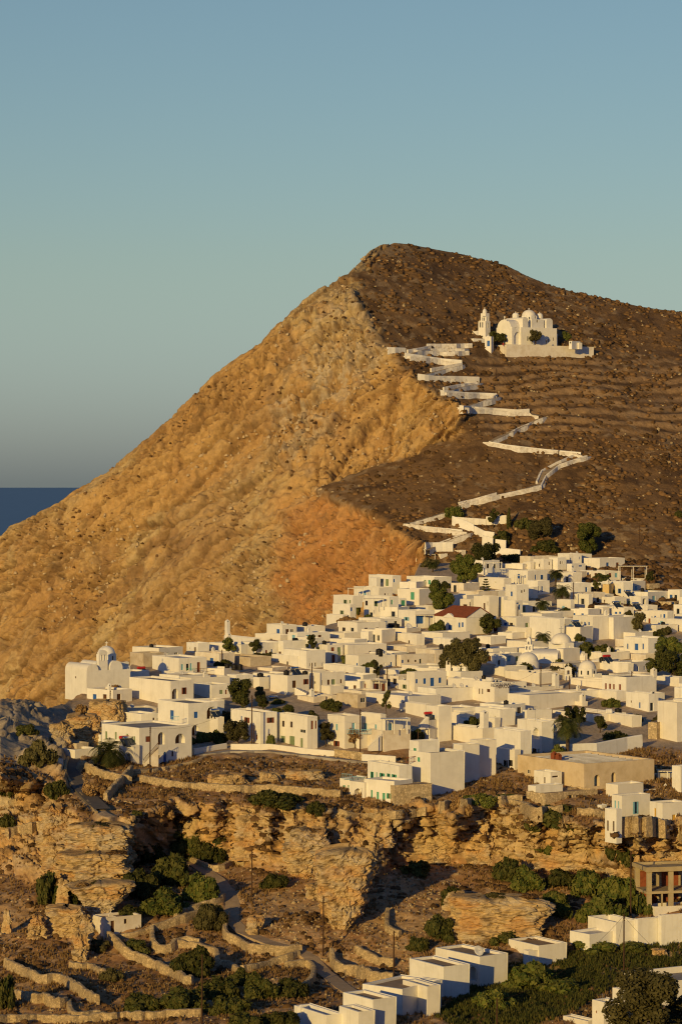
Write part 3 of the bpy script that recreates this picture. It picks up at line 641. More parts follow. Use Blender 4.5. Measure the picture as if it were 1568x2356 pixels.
def antenna(u, v, label, h=3.0):
    p = on_roof(u, v); k = MB(); k.tube((0, 0, 0), (0, 0, h), .03, .02)
    for i in range(4): k.tube((-.5+.05*i, 0, h-.1-.22*i), (.5-.05*i, .1, h-.1-.22*i), .012)
    o = k.build('roof_antenna', MAT['metal_grey']); o.location = p; o.rotation_euler.z = random.uniform(0, 3); tag(o, label, 'antenna', 'antennas standing on the roofs')
def pergola(x0, x1, y, depth, h=2.4, m='limewash', cover='canvas', rz=-20):
    """open porch on posts in front of the current house, feet at (x0..x1, y)"""
    d = BLK['d']-.5; a = P(vx(x0), vy(y), d)-BLK['ro'].location; b = P(vx(x1), vy(y), d)-BLK['ro'].location
    k = MB(); e = (b-a); L = e.length; e.normalize(); n = Vector((-e.y, e.x, 0)).normalized()
    if n.y < 0: n = -n
    for s in (0, .5, 1):
        for q in (0, 1): p = a+e*(L*s)+n*(depth*q); k = MB(); k.tube(p-Vector((0, 0, .5)), p+Vector((0, 0, h)), .09, n=5); k.build('post', MAT[m], BLK['ro'])
    k = MB(); N = max(3, int(L/.5))
    for i in range(N+1):
        p = a+e*(L*i/N)+Vector((0, 0, h)); k.tube(p-n*.3, p+n*(depth+.2), .05, n=4)
    k.tube(a-e*.2+Vector((0, 0, h-.06)), b+e*.2+Vector((0, 0, h-.06)), .07, n=4); k.build('beams', MAT[m], BLK['ro'])
    if cover:
        k = MB(); z = Vector((0, 0, h+.08)); t = Vector((0, 0, .03))
        q = [a-n*.3-e*.2+z, b-n*.3+e*.2+z, b+n*depth+e*.2+z, a+n*depth-e*.2+z]
        k.add(q+[p+t for p in q], [(0, 3, 2, 1), (4, 5, 6, 7), (0, 1, 5, 4), (1, 2, 6, 5), (2, 3, 7, 6), (3, 0, 4, 7)]); k.build('awning', MAT[cover], BLK['ro'])
def railing(x0, y0, x1, y1, h=.95, m='dark_wood', name='railing', dd=-.3, solid=None):
    d = BLK['d']+dd; a = P(vx(x0), vy(y0), d)-BLK['ro'].location; b = P(vx(x1), vy(y1), d)-BLK['ro'].location
    k = MB(); U = Vector((0, 0, h)); N = max(2, int((b-a).length/.28))
    k.tube(a+U, b+U, .05, n=4); k.tube(a+U*.1, b+U*.1, .04, n=4)
    for i in range(N+1): p = a+(b-a)*i/N; k.tube(p, p+U, .03, n=4)
    k.build(name, MAT[m], BLK['ro'])
def stairs(xa, ya, xb, yb, w=1.1, m='limewash'):
    """outside stair from the foot (xa, ya) up to (xb, yb) along the house"""
    d = BLK['d']-.9; a = P(vx(xa), vy(ya), d)-BLK['ro'].location; b = P(vx(xb), vy(yb), d+.8)-BLK['ro'].location
    n = max(4, int(abs(b.z-a.z)/.19)); k = MB(); e = Vector((b.x-a.x, b.y-a.y, 0)); L = e.length; e.normalize(); s = Vector((-e.y, e.x, 0))
    if s.y < 0: s = -s
    for i in range(n):
        p = a+e*(L*i/n); z = (b.z-a.z)*(i+1)/n
        vs = [p+e*(L/n*u)+s*(w*v)+Vector((0, 0, q)) for q in (-.6, z) for v in (0, 1) for u in (0, 1)]
        k.add(vs, [(0, 2, 3, 1), (4, 5, 7, 6), (0, 1, 5, 4), (2, 6, 7, 3), (0, 4, 6, 2), (1, 3, 7, 5)])
    k.build('stairs', MAT[m], BLK['ro'])
# ------------------------------------------------------------------ church pieces (all children of the current house)
def sub(mb, name, m, smooth=False): return mb.build(name, MAT[m], ROOT['o'], smooth)
def rel(p): return p-ROOT['o'].location
def dome(px, pyBase, d, rpx, hpx, drum_px, m='limewash', cross='metal_grey', oct_=8, drum_w=1.0, cross_h=1.0, win=True):
    """dome with its foot at (px, pyBase), radius and height in photo pixels, on a drum"""
    c = rel(P(px, pyBase, d)); r = rpx*d/F; h = hpx*d/F; dh = drum_px*d/F
    M = Matrix.Translation(c); k = MB(); k.lathe([(r*1.04, -.12), (r*1.04, 0), (r, .03)]+[(r*math.cos(t*math.pi/20)+.001, .03+h*math.sin(t*math.pi/20)) for t in range(1, 11)], 32, M); do = sub(k, 'dome', m, True)
    if dh > 0:
        k = MB(); k.lathe([(r*drum_w*1.02, -dh-1.0), (r*drum_w*1.02, -.1), (0.01, -.1)], oct_, M @ Matrix.Rotation(R(22.5), 4, 'Z')); dr = sub(k, 'drum', 'limewash', oct_ > 12)
        if win:
            for i in range(oct_ if oct_ <= 8 else 8):
                k = MB()
                t = 2*math.pi*(i+.5)/8+R(22.5); q = Matrix.Translation(c) @ Matrix.Rotation(t, 4, 'Z'); rr = r*drum_w*1.02*(math.cos(math.pi/8) if oct_ <= 8 else 1)
                k.box(rr-.12, rr+.03, -.17, .17, -dh*.75, -dh*.25, q)
                k.build('window', MAT['glass'], ROOT['o'])
    k = MB(); z = h+.02; H = cross_h
    k.lathe([(.16, z-.1), (.13, z+.12), (.02, z+.3)], 8, M); k.box(-.05, .05, -.05, .05, z, z+H, M); k.box(-.32*H, .32*H, -.045, .045, z+H*.6, z+H*.6+.1, M); sub(k, 'cross', cross)
def barrel(a, b, w, h0, rise, m='limewash', name='vault', low=-1.5):
    """barrel vault between ground points a and b (relative), width w, wall height h0"""
    e = b-a; L = e.length; e.normalize(); s = Vector((-e.y, e.x, 0)); N = 14; k = MB()
    prof = [(-w/2, low), (-w/2, h0)]+[(-w/2*math.cos(math.pi*i/N), h0+rise*math.sin(math.pi*i/N)) for i in range(1, N)]+[(w/2, h0), (w/2, low)]
    vs = [p+s*x+Vector((0, 0, z)) for p in (a, b) for x, z in prof]; n = len(prof)
    k.add(vs, [(i, i+1, n+i+1, n+i) for i in range(n-1)]+[tuple(range(n-1, -1, -1)), tuple(range(n, 2*n))])
    return sub(k, name, m)
def belfry(px, pyB, d, wpx, hpx, openings=2, rz=0, m='limewash', tiers=1):
    """wall belfry with arched openings, little gable and cross"""
    c = rel(P(px, pyB, d)); w = wpx*d/F; h = hpx*d/F; t = .35*w if openings < 3 else .25*w
    M = Matrix.Translation(c) @ Matrix.Rotation(R(rz), 4, 'Z'); k = MB()
    def fr(x0, x1, z0, z1, n):
        ow = (x1-x0)/(n+.5*(n+1)); pw = .5*ow; r = ow/2; za = z1-(z1-z0)*.22
        for i in range(n+1): x = x0+i*(ow+pw); k.box(x, x+pw, -t/2, t/2, z0, z1, M)
        for i in range(n):
            x = x0+pw+i*(ow+pw); N = 8; arc = [(x+r-r*math.cos(math.pi*j/N), za-r+r*math.sin(math.pi*j/N)) for j in range(N+1)]
            for y in (-t/2, t/2):
                for (a, b_), (c_, d_) in zip(arc[:-1], arc[1:]): k.add([M @ Vector(q) for q in ((a, y, b_), (c_, y, d_), (c_, y, z1), (a, y, z1))], [(0, 1, 2, 3)])
            for (a, b_), (c_, d_) in zip(arc[:-1], arc[1:]): k.add([M @ Vector(q) for q in ((a, -t/2, b_), (c_, -t/2, d_), (c_, t/2, d_), (a, t/2, b_))], [(0, 1, 2, 3)])
        k.box(x0-.08, x1+.08, -t/2-.05, t/2+.05, z1, z1+.12, M)
    k.box(-w/2-.1, w/2+.1, -t/2-.06, t/2+.06, -2.0, h*.22, M)
    if tiers == 1: fr(-w/2, w/2, h*.22, h*.72, openings); top = h*.72
    else: fr(-w/2, w/2, h*.22, h*.52, openings); fr(-w*.27, w*.27, h*.52+.12, h*.8, 1); top = h*.8
    g = w*.5 if tiers == 1 else w*.27
    N = 8; arc = [(-g*math.cos(math.pi*i/N), top+.12+(h*.16)*math.sin(math.pi*i/N)**1.4) for i in range(N+1)]
    vs = [M @ Vector((a, y, b)) for y in (-t/2, t/2) for a, b in arc]; n = N+1
    k.add(vs, [(i, i+1, n+i+1, n+i) for i in range(N)]+[tuple(range(n)), tuple(range(n, 2*n))])
    sub(k, 'belfry', m)
    k = MB(); z = top+.1+h*.16; k.box(-.05, .05, -.05, .05, z, z+.8, M); k.box(-.25, .25, -.045, .045, z+.45, z+.55, M); sub(k, 'cross', m)
    k = MB(); k.lathe([(.01, .28), (.07, .26), (.1, .05), (.15, 0)], 8, Matrix.Translation(c+Vector((0, 0, h*.42)))); sub(k, 'bell', 'dark_wood')
# ------------------------------------------------------------------ the left end of the village
zoom('Z1')
house('low white house with tiny windows joined to the right of the left domed church')
block(515, 640, 778, 405, 500, '545,460,14,16,k;590,475,10,32,b', dd=8); block(640, 668, 695, 350, 410, dd=10)
house('grey stone shed with a pale end wall standing behind the left domed church', 'stone_shed', 'shed')
block(625, 735, 905, 262, 345, '735,318,10,22,k', m='plaster_tan', roof='roof_grey', dd=-5)
house('long cream house with a green and a brown balcony rail on its upper floor')
block(800, 1010, 1228, 300, 440, '1036,370,16,45,p;1078,375,22,62,kd;1104,370,16,60,p;1165,370,25,78,rd;1150,440,20,24,k;1205,440,24,24,r')
railing(1072, 413, 1134, 412, m='green_paint'); railing(1140, 415, 1238, 412, m='dark_wood')
dish(.7, .2, 'satellite dish on the roof of the long cream house with two balconies')
house('tall cream blank wall house with a dark arched opening on its shaded side')
block(620, 945, 1125, 480, 680, '980,580,46,85,a;1050,556,36,52,rs')
block(875, 975, 1120, 408, 482, '930,445,18,62,Bd;962,445,22,56,o', dd=4, base=.6); block(680, 780, 870, 430, 482, '740,455,20,20,k', dd=9, base=.6)
solar(.6, .25, 'solar heater with a red end cap on the tall cream blank wall house', 'red_plastic')
house('boxy white house between the tall cream blank wall and the olive trees')
block(1130, 1265, 1412, 507, 620, '1342,565,26,32,o;1380,565,14,36,r'); block(1410, 1450, 1520, 472, 545, '1435,550,20,25,k', dd=5)
house('white house with a blue door in a recess, a blue window and arches')
block(845, 1085, 1312, 655, 915, '953,745,30,72,bd;1145,745,30,48,b;1262,728,66,96,a;1138,868,52,92,a;1275,850,30,40,bs')
block(1250, 1318, 1345, 765, 918, '', dd=-1.5); railing(952, 790, 1012, 788, h=.8, m='pale_blue_paint')
solar(.35, .7, 'solar heater with two dark panels above the arched balcony of the blue door house')
tank(.75, .2, 'small dark tank at the roof edge of the house with a recessed blue door', .35, .6)
house('low white house wedged behind the palm tree house, pale flat roof')
block(565, 715, 850, 738, 850, '745,800,14,16,b;812,785,15,36,k;843,790,10,40,kd', roof='roof_white')
house('lowest stepped white annex with an earth roof at the left village edge')
block(340, 520, 565, 755, 830, roof='roof_earth'); block(385, 500, 560, 722, 760, roof='roof_earth', dd=7, par=.15)
house('large white two storey house behind the big palm, with an outside stair')
block(405, 700, 1110, 848, 1135, '440,905,17,62,o;515,908,15,58,o;605,922,15,58,o;660,936,14,46,o;615,1090,34,92,a;678,1085,24,82,ab;770,935,40,44,ro;872,930,52,100,a;1020,930,76,78,a;901,1075,24,84,abd;960,1050,14,40,k;850,1075,26,28,B')
block(275, 395, 408, 810, 905, dd=2); block(300, 400, 412, 900, 990, dd=1)
block(540, 655, 700, 985, 1137, '615,1090,34,92,a;570,1098,20,70,a', dd=-1)
stairs(742, 1130, 850, 1000, m='limewash_old'); railing(738, 1128, 852, 1000, m='dark_wood')
solar(.42, .18, 'solar heater with a red tank end on the palm tree house', 'red_plastic'); solar(.2, .2, 'solar heater with a grey tank on the palm tree house')
zoom('Z12')
house('small white gateway with an open arch left of the descending lane', 'gateway', 'gateway')
block(370, 455, 486, 565, 672, '412,628,40,84,a', par=.05, th=40)
house('white shed beside the top of the descending lane', 'shed', 'shed')
block(447, 590, 606, 490, 575); block(590, 604, 690, 440, 560, m='plaster_tan', roof='roof_earth', dd=4)
house('low cream outbuilding above the white lane shed', 'shed', 'shed')
block(550, 685, 700, 368, 420, dd=6); block(508, 548, 560, 370, 440, m='plaster_tan', dd=6)
# ------------------------------------------------------------------ back row under the cliff
zoom('Z2')
house('small white cube house alone at the foot of the cliff, brown door')
block(120, 240, 357, 322, 440, '146,375,12,30,k;207,400,20,74,Bd')
house('long low white house under the cliff with a row of dark basement windows')
block(358, 690, 712, 335, 447, '397,430,20,20,k;552,424,26,18,k;605,420,30,14,k;658,420,25,14,k')
chimney(.55, .3, 2.2, .9)
house('white house with a blue corner door beneath the cliff, right of the long low house')
block(690, 910, 1130, 318, 452, '812,416,22,62,bd;955,416,20,44,r;1010,412,18,58,bd')
house('white building on the cliff foot skyline carrying a thin chimney turret')
block(510, 845, 880, 272, 335, dd=2); chimney(.93, .3, 3.6, .9)
house('broad flat white house on the skyline between chimney turret and tank roof')
block(835, 1100, 1216, 238, 300, '1000,280,30,14,k')
house('long pale house on the skyline with a black tank against its parapet')
block(1225, 1370, 1570, 145, 235, ''); tank(.5, .3, 'black water tank on the skyline roof nearest the red cliff foot', .6, 1.2)
house('tan sided house with a small terracotta door below the skyline houses')
block(1075, 1130, 1365, 300, 450, '1092,425,26,30,B')
tank(.3, .6, 'black water tank lying on the tan sided house', .5, 1.3, True)
house('white cube house with two arched windows on its right side')
block(1260, 1450, 1552, 266, 388, '1390,355,18,40,o;1470,365,20,38,ak;1513,360,20,46,ak')
house('white house with rounded parapets behind two utility poles')
block(1010, 1280, 1330, 458, 572, '1078,535,18,60,k;1172,540,18,55,k'); dish(.2, .5, 'satellite dish on the rounded parapet house behind two poles')
house('cream house with a lilac striped parapet and three small windows')
block(1130, 1372, 1570, 400, 590, '1412,545,14,36,k;1466,545,14,40,k;1542,545,14,36,k')
house('square cream house with brown shutters and an outside stair, solar heater on top')
block(990, 1175, 1400, 660, 862, '1245,750,40,76,B;1365,725,50,55,rs'); stairs(1370, 850, 1250, 790)
solar(.3, .75, 'shining solar heater above the square cream house with brown shutters')
tank(.55, .4, 'black water tank on the square cream house with brown shutters', .6, 1.2); tank(.1, .9, 'black tank at the far edge of the square cream house', .6, 1.1)
house('shaded white house with a deep blue recess beside black water tanks')
block(540, 640, 815, 655, 780, '765,735,86,72,bd')
house('pair of plain white cubes below a black tank, centre of the back lanes')
block(815, 885, 985, 680, 805); tank(.5, .4, 'round black tank over the plain white cubes in the back lanes', .7, 1.2)
house('white terrace house with a wide cap rail right of the boxy white house')
block(575, 700, 716, 712, 800)
house('long tan ruined wall house in shade with a bush in front', 'ruin', 'ruin')
block(480, 790, 1000, 470, 570, '', m='plaster_tan', roof='roof_earth')
house('low shaded white yard house in front of the tan ruined wall')
block(280, 515, 530, 590, 660)
tank(.2, .5, 'black tank standing left in the row of three tanks', .6, 1.3); tank(-.05, .6, 'black tank in the middle of the row of three tanks', .7, 1.3); tank(-.3, .6, 'black tank standing right in the row of three tanks', .6, 1.3)
house('flat low outhouse with a wavy roof in the lane of the black tanks', 'outhouse', 'shed')
block(860, 1020, 1035, 580, 640, m='limewash_old', dd=3)
house('low white vaulted hut with a slotted chimney beside a hedge', 'hut', 'hut')
block(1275, 1450, 1570, 885, 945, m='limewash_old'); chimney(.4, .4, 1.4, .8)
# ------------------------------------------------------------------ front row, left half
zoom('Z9')
house('white corner house with orange brown shutters behind the round olive tree')
block(190, 500, 672, 262, 592, '300,335,15,72,bd;358,343,50,54,rs;457,520,18,52,r;603,343,72,56,rs;598,500,22,30,rd')
block(490, 730, 870, 182, 232, dd=8, base=.3)
solar(.4, .3, 'solar heater with a dark panel on the corner house with orange shutters'); dish(.75, .3, 'satellite dish on the corner house with orange shutters')
house('white terrace house with six dark green doors and windows along the front')
block(668, 990, 1096, 305, 648, '737,380,26,62,ko;822,388,26,62,ko;940,458,60,38,k;662,540,20,75,rd;732,560,50,105,ods;828,565,58,112,ods;928,582,28,102,od;1040,393,26,90,r;1080,390,16,84,r')
block(750, 1000, 1270, 255, 310, dd=9, base=.4); tank(.3, .6, 'black tank on the terrace house with six dark green doors', .7, 1.2, True); ac_unit(.6, .3, 'air conditioner on the terrace house with six dark green doors')
zoom('Z6')
house('white two storey house with pale blue shutters and a wooden rail balcony')
block(155, 335, 507, 692, 1035, '248,808,22,66,p;250,980,60,56,rs;428,810,30,90,pd')
block(500, 712, 735, 672, 1035, '548,810,36,88,pd;657,810,22,62,p;570,985,92,84,a'); block(330, 500, 520, 860, 1033, '420,990,70,80,a', dd=-.6, par=.05)
railing(360, 880, 610, 882, h=.9, m='pale_blue_paint')
block(323, 470, 640, 648, 690, dd=6, base=.4); block(640, 920, 968, 640, 690, '', dd=6); chimney(.05, .6, 2.0, .9)
house('white porch house on a tall tan base wall with an outside stair')
block(712, 760, 1020, 725, 1075, '810,812,40,86,pds;1000,820,4,8,k', dd=3)
block(575, 745, 1026, 848, 1080, m='limewash_old', par=.9, roof='roof_white')
stairs(600, 1025, 715, 900); pergola(722, 985, 850, 2.2, 2.2, cover='roof_white')
house('white house with two tall black arches in its upper wall')
block(555, 1005, 1338, 485, 632, '670,572,42,82,a;800,580,46,86,a;907,583,20,56,k;600,575,20,62,b')
dish(.2, .3, 'satellite dish on the roof of the house with two black arches')
house('tan roofless ruin left of the house with two black arches', 'ruin', 'ruin')
block(250, 470, 556, 470, 612, '527,525,50,50,k', m='plaster_tan', roof='roof_earth')
block(0, 200, 255, 480, 600, m='limewash_old', roof='roof_earth', dd=6)
house('white bungalow with a slatted pergola and red brown shutters')
block(495, 600, 770, 316, 447, '538,378,30,50,rs;672,382,66,62,rs;740,392,40,82,rd'); pergola(615, 775, 440, 1.6, 2.4)
house('narrow low white house with a brown door left of the pergola bungalow')
block(338, 494, 505, 330, 447, '438,410,26,78,Bd;488,378,8,26,k')
house('cream house with a zigzag front, green shutters and a white fronted stair')
block(-60, 80, 336, 240, 442, '165,343,26,64,B;216,345,40,76,ods;297,328,18,42,B;20,342,22,30,k;100,345,8,60,k'); block(85, 185, 330, 378, 450, dd=-2, m='limewash')
house('shaded bluish white house with a long cap line and pale shutters')
block(110, 430, 548, 178, 292, '358,258,34,46,B;452,260,32,46,p;508,242,42,18,k'); block(546, 640, 672, 195, 285, dd=1)
house('white house with four blue windows and a blue door facing the viewer')
block(980, 1062, 1396, 235, 448, '1087,328,22,44,b;1170,326,30,58,b;1250,340,44,98,bd;1330,317,30,56,b'); block(880, 1002, 1040, 322, 430, '957,385,36,42,os', dd=-1)
dish(.6, .15, 'satellite dish on the house with four blue windows')
house('long low tan walled white house under the four blue windows house')
block(1095, 1290, 1690, 405, 560, ''); dish(.1, .5, 'satellite dish left on the long low tan walled house'); dish(.1, .7, 'satellite dish right on the long low tan walled house')
house('white tower like house with one tall blue door and black solar panels')
block(1185, 1318, 1450, 592, 960, '1258,722,28,84,bd'); block(1160, 1225, 1240, 740, 960, dd=-1.2); stairs(1130, 800, 1215, 700)
solar(.3, .35, 'solar heater with a red cap on the tower like house', 'red_plastic')
block(965, 1180, 1215, 570, 800, dd=9)
house('plain stepped white house with a green door right of the tower like house')
zoom('Z7')
block(30, 234, 378, 915, 1060); block(215, 333, 418, 992, 1090, '433,1045,20,80,g', dd=-1.5); block(412, 416, 462, 990, 1092, '435,1045,28,86,gd', dd=-1)
block(95, 385, 440, 826, 880, dd=6)
zoom('Z10')
house('long plain cream wall house stepping down behind the tall windowless house')
block(1020, 1540, 1585, 290, 475); 
house('tall white house whose huge right side has no windows, green door on terrace')
zoom('V'); block(940, 990, 1068, 1733, 1826, '962,1748,6,10,g', th=57, base=4); d_ = BLK['d']
block(1040, 1064, 1103, 1714, 1812, '', D=d_+9, th=60, base=4); block(1080, 1100, 1141, 1704, 1800, '', D=d_+14, th=64, base=4); block(941, 962, 1010, 1706, 1748, '953,1732,7,20,g', D=d_+4, base=.5)
block(947, 986, 996, 1753, 1812, '956,1777,7.5,28,gd;970,1772,14,18,gs', dd=-1.2, par=.05, wt=.05, base=3); zoom('Z10')
railing(712, 662, 850, 640, m='red_wood')
house('white house with two rows of bright green shutters at the cliff edge')
block(312, 640, 776, 690, 872, '360,795,32,86,gs;405,795,14,76,g;465,805,52,76,gs;532,812,32,82,gs;590,820,50,80,gs', D=float(Dg(vx(590), vy(1088)))+6.5)
block(275, 590, 606, 852, 1088, '355,990,18,96,g;418,1010,24,96,g;480,1030,30,112,gd;538,1006,52,56,gs', roof='roof_white')
block(120, 280, 300, 865, 1052, '212,985,78,124,a', dd=.8); block(22, 126, 140, 825, 985, '66,935,26,84,g;112,905,12,26,g', dd=3)
railing(40, 832, 150, 838, m='pale_blue_paint', h=1.0); railing(150, 865, 275, 875, m='pale_blue_paint', h=1.1); stairs(270, 1055, 320, 960, .8)
house('golden stone retaining base under the tall windowless house', 'retaining_wall', 'retaining wall')
block(505, 596, 985, 897, 1088, m='stone_block', roof='roof_earth', par=.05, dd=-.8, th=62)
# ------------------------------------------------------------------ centre right
zoom('Z7')
house('white restaurant house with lettering on its tan side wall', 'restaurant', 'restaurant')
block(105, 590, 745, 600, 832, '290,695,18,62,b;355,705,22,82,bd;433,693,13,56,k;465,695,13,56,k;528,686,34,32,B;200,640,4,4,k')
BR = BLK; dish(.5, .3, 'satellite dish on the restaurant roof edge')
tank(.22, .4, 'white water tank with two bulges on the restaurant roof', .6, 1.5, True, 'roof_white'); ac_unit(.1, .5, 'air conditioner beside the white tank on the restaurant roof')
def wall_text(txt, x, y, size, m):
    fc = bpy.data.curves.new('lettering', 'FONT'); fc.body = txt; fc.size = size; fc.extrude = .01; fc.align_x = 'CENTER'; fc.materials.append(MAT[m])
    fo = bpy.data.objects.new('lettering_curve', fc); COL.objects.link(fo); bpy.context.view_layer.update(); tm = bpy.data.meshes.new_from_object(fo.evaluated_get(bpy.context.evaluated_depsgraph_get())); bpy.data.objects.remove(fo)
    o = link('lettering', tm, BR['ro'])
    k = (vx(x)-CX)/F; C = BR['C']; e = BR['eR']; s = (k*C.y-C.x)/(e.x-k*e.y); p = C+e*s; z = CAMZ+(HY-vy(y))/F*p.y
    o.location = Vector((p.x, p.y, z))-BR['ro'].location-BR['eL']*.02; n = -BR['eL']
    o.rotation_euler = Matrix((e, Vector((0, 0, 1)), e.cross(Vector((0, 0, 1))))).transposed().to_euler()
wall_text('RESTAURANT', 677, 642, 1.0, 'metal_grey'); wall_text('NIKOΣ', 684, 662, 1.15, 'dark_wood')
house('long white house with a big right wall catching a pole shadow')
block(725, 958, 1508, 735, 902, ''); block(1500, 1512, 1560, 805, 880, dd=3); chimney(.1, .3, 1.5, .9); BQ = BLK
house('low cream roof house behind the long pole shadow wall, tall white chimney')
block(755, 855, 1312, 660, 738, dd=2); chimney(.15, .85, 2.6, 1.1); dish(.2, .35, 'satellite dish beneath the tall white chimney')
ac_unit(.4, .2, 'beige box air conditioner left of the tall white chimney')
house('white flat house with a broad earth roof left of the small blue belfry')
block(700, 1060, 1212, 505, 622, '870,540,4,4,k', roof='roof_earth'); ac_unit(.4, .3, 'air conditioner on the broad earth roof')
house('small white cubes between the restaurant and the broad earth roof house')
block(750, 800, 930, 600, 680, dd=4); block(930, 1000, 1030, 575, 650, dd=5)
house('twin white cube house with one tan side wall below the restaurant')
block(390, 650, 806, 885, 1062, '595,965,20,20,k'); block(470, 600, 640, 975, 1060, dd=-1.5)
house('white cube house with a tan side wall right of the twin cube house')
block(882, 934, 1195, 893, 1010); ac_unit(.4, .2, 'air conditioner on the tan sided cube house')
house('wide white front house with a slender chimney above the windowless house')
block(585, 860, 970, 1100, 1290); block(-40, 470, 600, 1085, 1290, dd=2); chimney(.05, .3, 3.2, 1.2)
dish(.1, .2, 'satellite dish near the slender chimney of the wide white front house'); ac_unit(.2, .4, 'air conditioner near the slender chimney of the wide white front house')
zoom('Z11')
house('tall white house with an arched balcony window, dark in the shade')
block(318, 505, 590, 168, 420, '462,255,52,88,a;447,390,32,42,k;478,390,14,40,k'); antenna(.5, .5, 'antenna on the roof of the arched balcony house')
house('shaded white house with small dark basement windows left of the arched balcony house')
block(140, 345, 425, 240, 525, ''); block(160, 300, 320, 382, 530, '230,485,28,52,ks;268,480,28,46,ks;190,495,22,30,k', dd=-1)
house('large old stone building with peeling plaster and a ribbed flat roof', 'stone_building', 'stone house')
block(320, 825, 1357, 485, 700, '403,545,24,32,k;404,615,42,56,kp;922,612,40,88,ap;1048,588,32,76,ap', m='old_plaster', roof='roof_grey', par=.5, wt=.5)
chimney(.6, .15, 1.0, .9, 'tile'); chimney(.5, .12, .9, .8, 'tile')
k = MB(); B = BLK
for i in range(9):
    a = on_roof(.08+.1*i, .05)-B['ro'].location; b = on_roof(.08+.1*i, .95)-B['ro'].location; k.tube(a+Vector((0, 0, .1)), b+Vector((0, 0, .1)), .16, n=5)
k.build('roof_rib', MAT['roof_white'], B['ro'])
house('small white annex with slit windows on the front of the old stone building')
block(445, 570, 656, 550, 655, '465,610,9,56,k;525,610,11,46,k;606,583,44,11,k', dd=-3); block(398, 460, 666, 655, 715, dd=-4, roof='roof_white')
house('row of roofless tan stone sheds with dark doorways', 'stone_sheds', 'ruin')
block(385, 530, 926, 712, 778, '720,748,30,50,kd;780,748,30,50,kd;858,738,12,32,k', m='stone_block', roof='roof_earth', dd=-1)
house('flat white house under the terrace with a rooftop pergola, right edge')
block(988, 1085, 1277, 645, 742); block(1180, 1278, 1362, 568, 655, dd=5); block(1362, 1395, 1526, 560, 655, dd=6); pergola(1390, 1525, 640, 2, 2.3)
house('white house with a tall pale blue double door above the cliff, right edge')
block(1035, 1112, 1326, 728, 886, '1060,800,13,72,p;1085,805,11,72,p;1216,820,38,92,ps')
block(1322, 1420, 1600, 785, 942, '1362,870,15,92,yd;1508,893,24,40,y', dd=1); block(1215, 1265, 1506, 685, 748, '', dd=6, par=.7); chimney(.3, .8, .8, .6)
pergola(1532, 1600, 910, 2, 2.3)
house('slim white tower house with two slit windows at the cliff edge, right side')
block(983, 1070, 1088, 832, 1022, '1004,955,13,78,k;1048,960,13,78,k'); block(928, 960, 985, 800, 850, dd=1)
house('plain white house cut by the frame above the pale blue double door house')
block(1490, 1560, 1650, 505, 720, dd=4)
house('tall cream house with faint cracks cut by the right edge of the frame')
block(1380, 1532, 1660, 20, 322, ''); 
house('golden stone wall stub left of the tall cream cracked house', 'stone_stub', 'ruin')
block(1310, 1378, 1384, 172, 302, m='stone_block', par=.05)
house('long low white houses with pale blue roofs behind the garden palms')
block(790, 1190, 1260, 125, 210, '850,190,14,14,k', roof='roof_white'); tank(.5, .4, 'white water tank on the pale blue roof behind the palms', .6, 1.4, True, 'roof_white')
house('wide flat grey roof house below the pole shadow wall')
block(585, 900, 1140, 112, 175, roof='roof_earth', par=.15); tank(.85, .3, 'black dome tank on the wide grey flat roof, beside the palms', .8, 1.0); tank(.1, .9, 'black tanks at the back edge of the wide grey roof', .7, 1.0); antenna(.3, .5, 'tall antenna on the wide grey flat roof')
# ------------------------------------------------------------------ right side of the village
zoom('Z8')
house('white villa with a blue door and blue shutters among dark trees')
block(835, 1145, 1382, 165, 388, '886,268,17,66,b;996,275,46,82,bd;1080,270,18,72,b;1244,267,36,68,b'); block(730, 840, 850, 282, 358, '770,298,42,30,b', dd=3)
house('shaded white house with three tall blue windows left of the dark trees')
block(905, 930, 1172, 470, 622, '960,555,20,62,b;1015,550,20,62,b;1097,540,18,52,b')
house('white vaulted house catching a curved church shadow')
block(430, 900, 928, 485, 632, ''); solar(.5, .3, 'solar heater with a bright red end on the vaulted house', 'red_plastic'); tank(.75, .3, 'black tank beside the red ended solar heater', .6, 1.2)
house('low white house with green arched doors in front of the right small dome')
block(150, 580, 602, 688, 802, '196,775,20,46,gd;247,780,22,42,gd')
house('white house with four red brown doors behind a tall pole')
block(565, 870, 1247, 655, 892, '612,770,23,76,r;663,783,28,92,rd;712,780,22,74,r;788,790,28,92,rd'); chimney(.05, .95, 1.4, 1.0); block(520, 750, 866, 835, 955, dd=-1)
house('white house with a blue door and air conditioners, near the tall cream cracked house')
block(865, 1150, 1272, 865, 1092, '930,962,13,28,k;1036,1008,20,72,b;1190,1028,36,98,kd'); ac_unit(.1, .7, 'air conditioner on the house near the tall cream cracked house')
house('row of low shaded white houses under the right hand trees')
block(1245, 1535, 1620, 660, 785); block(1470, 1600, 1680, 790, 935, dd=-1)
zoom('Z3')
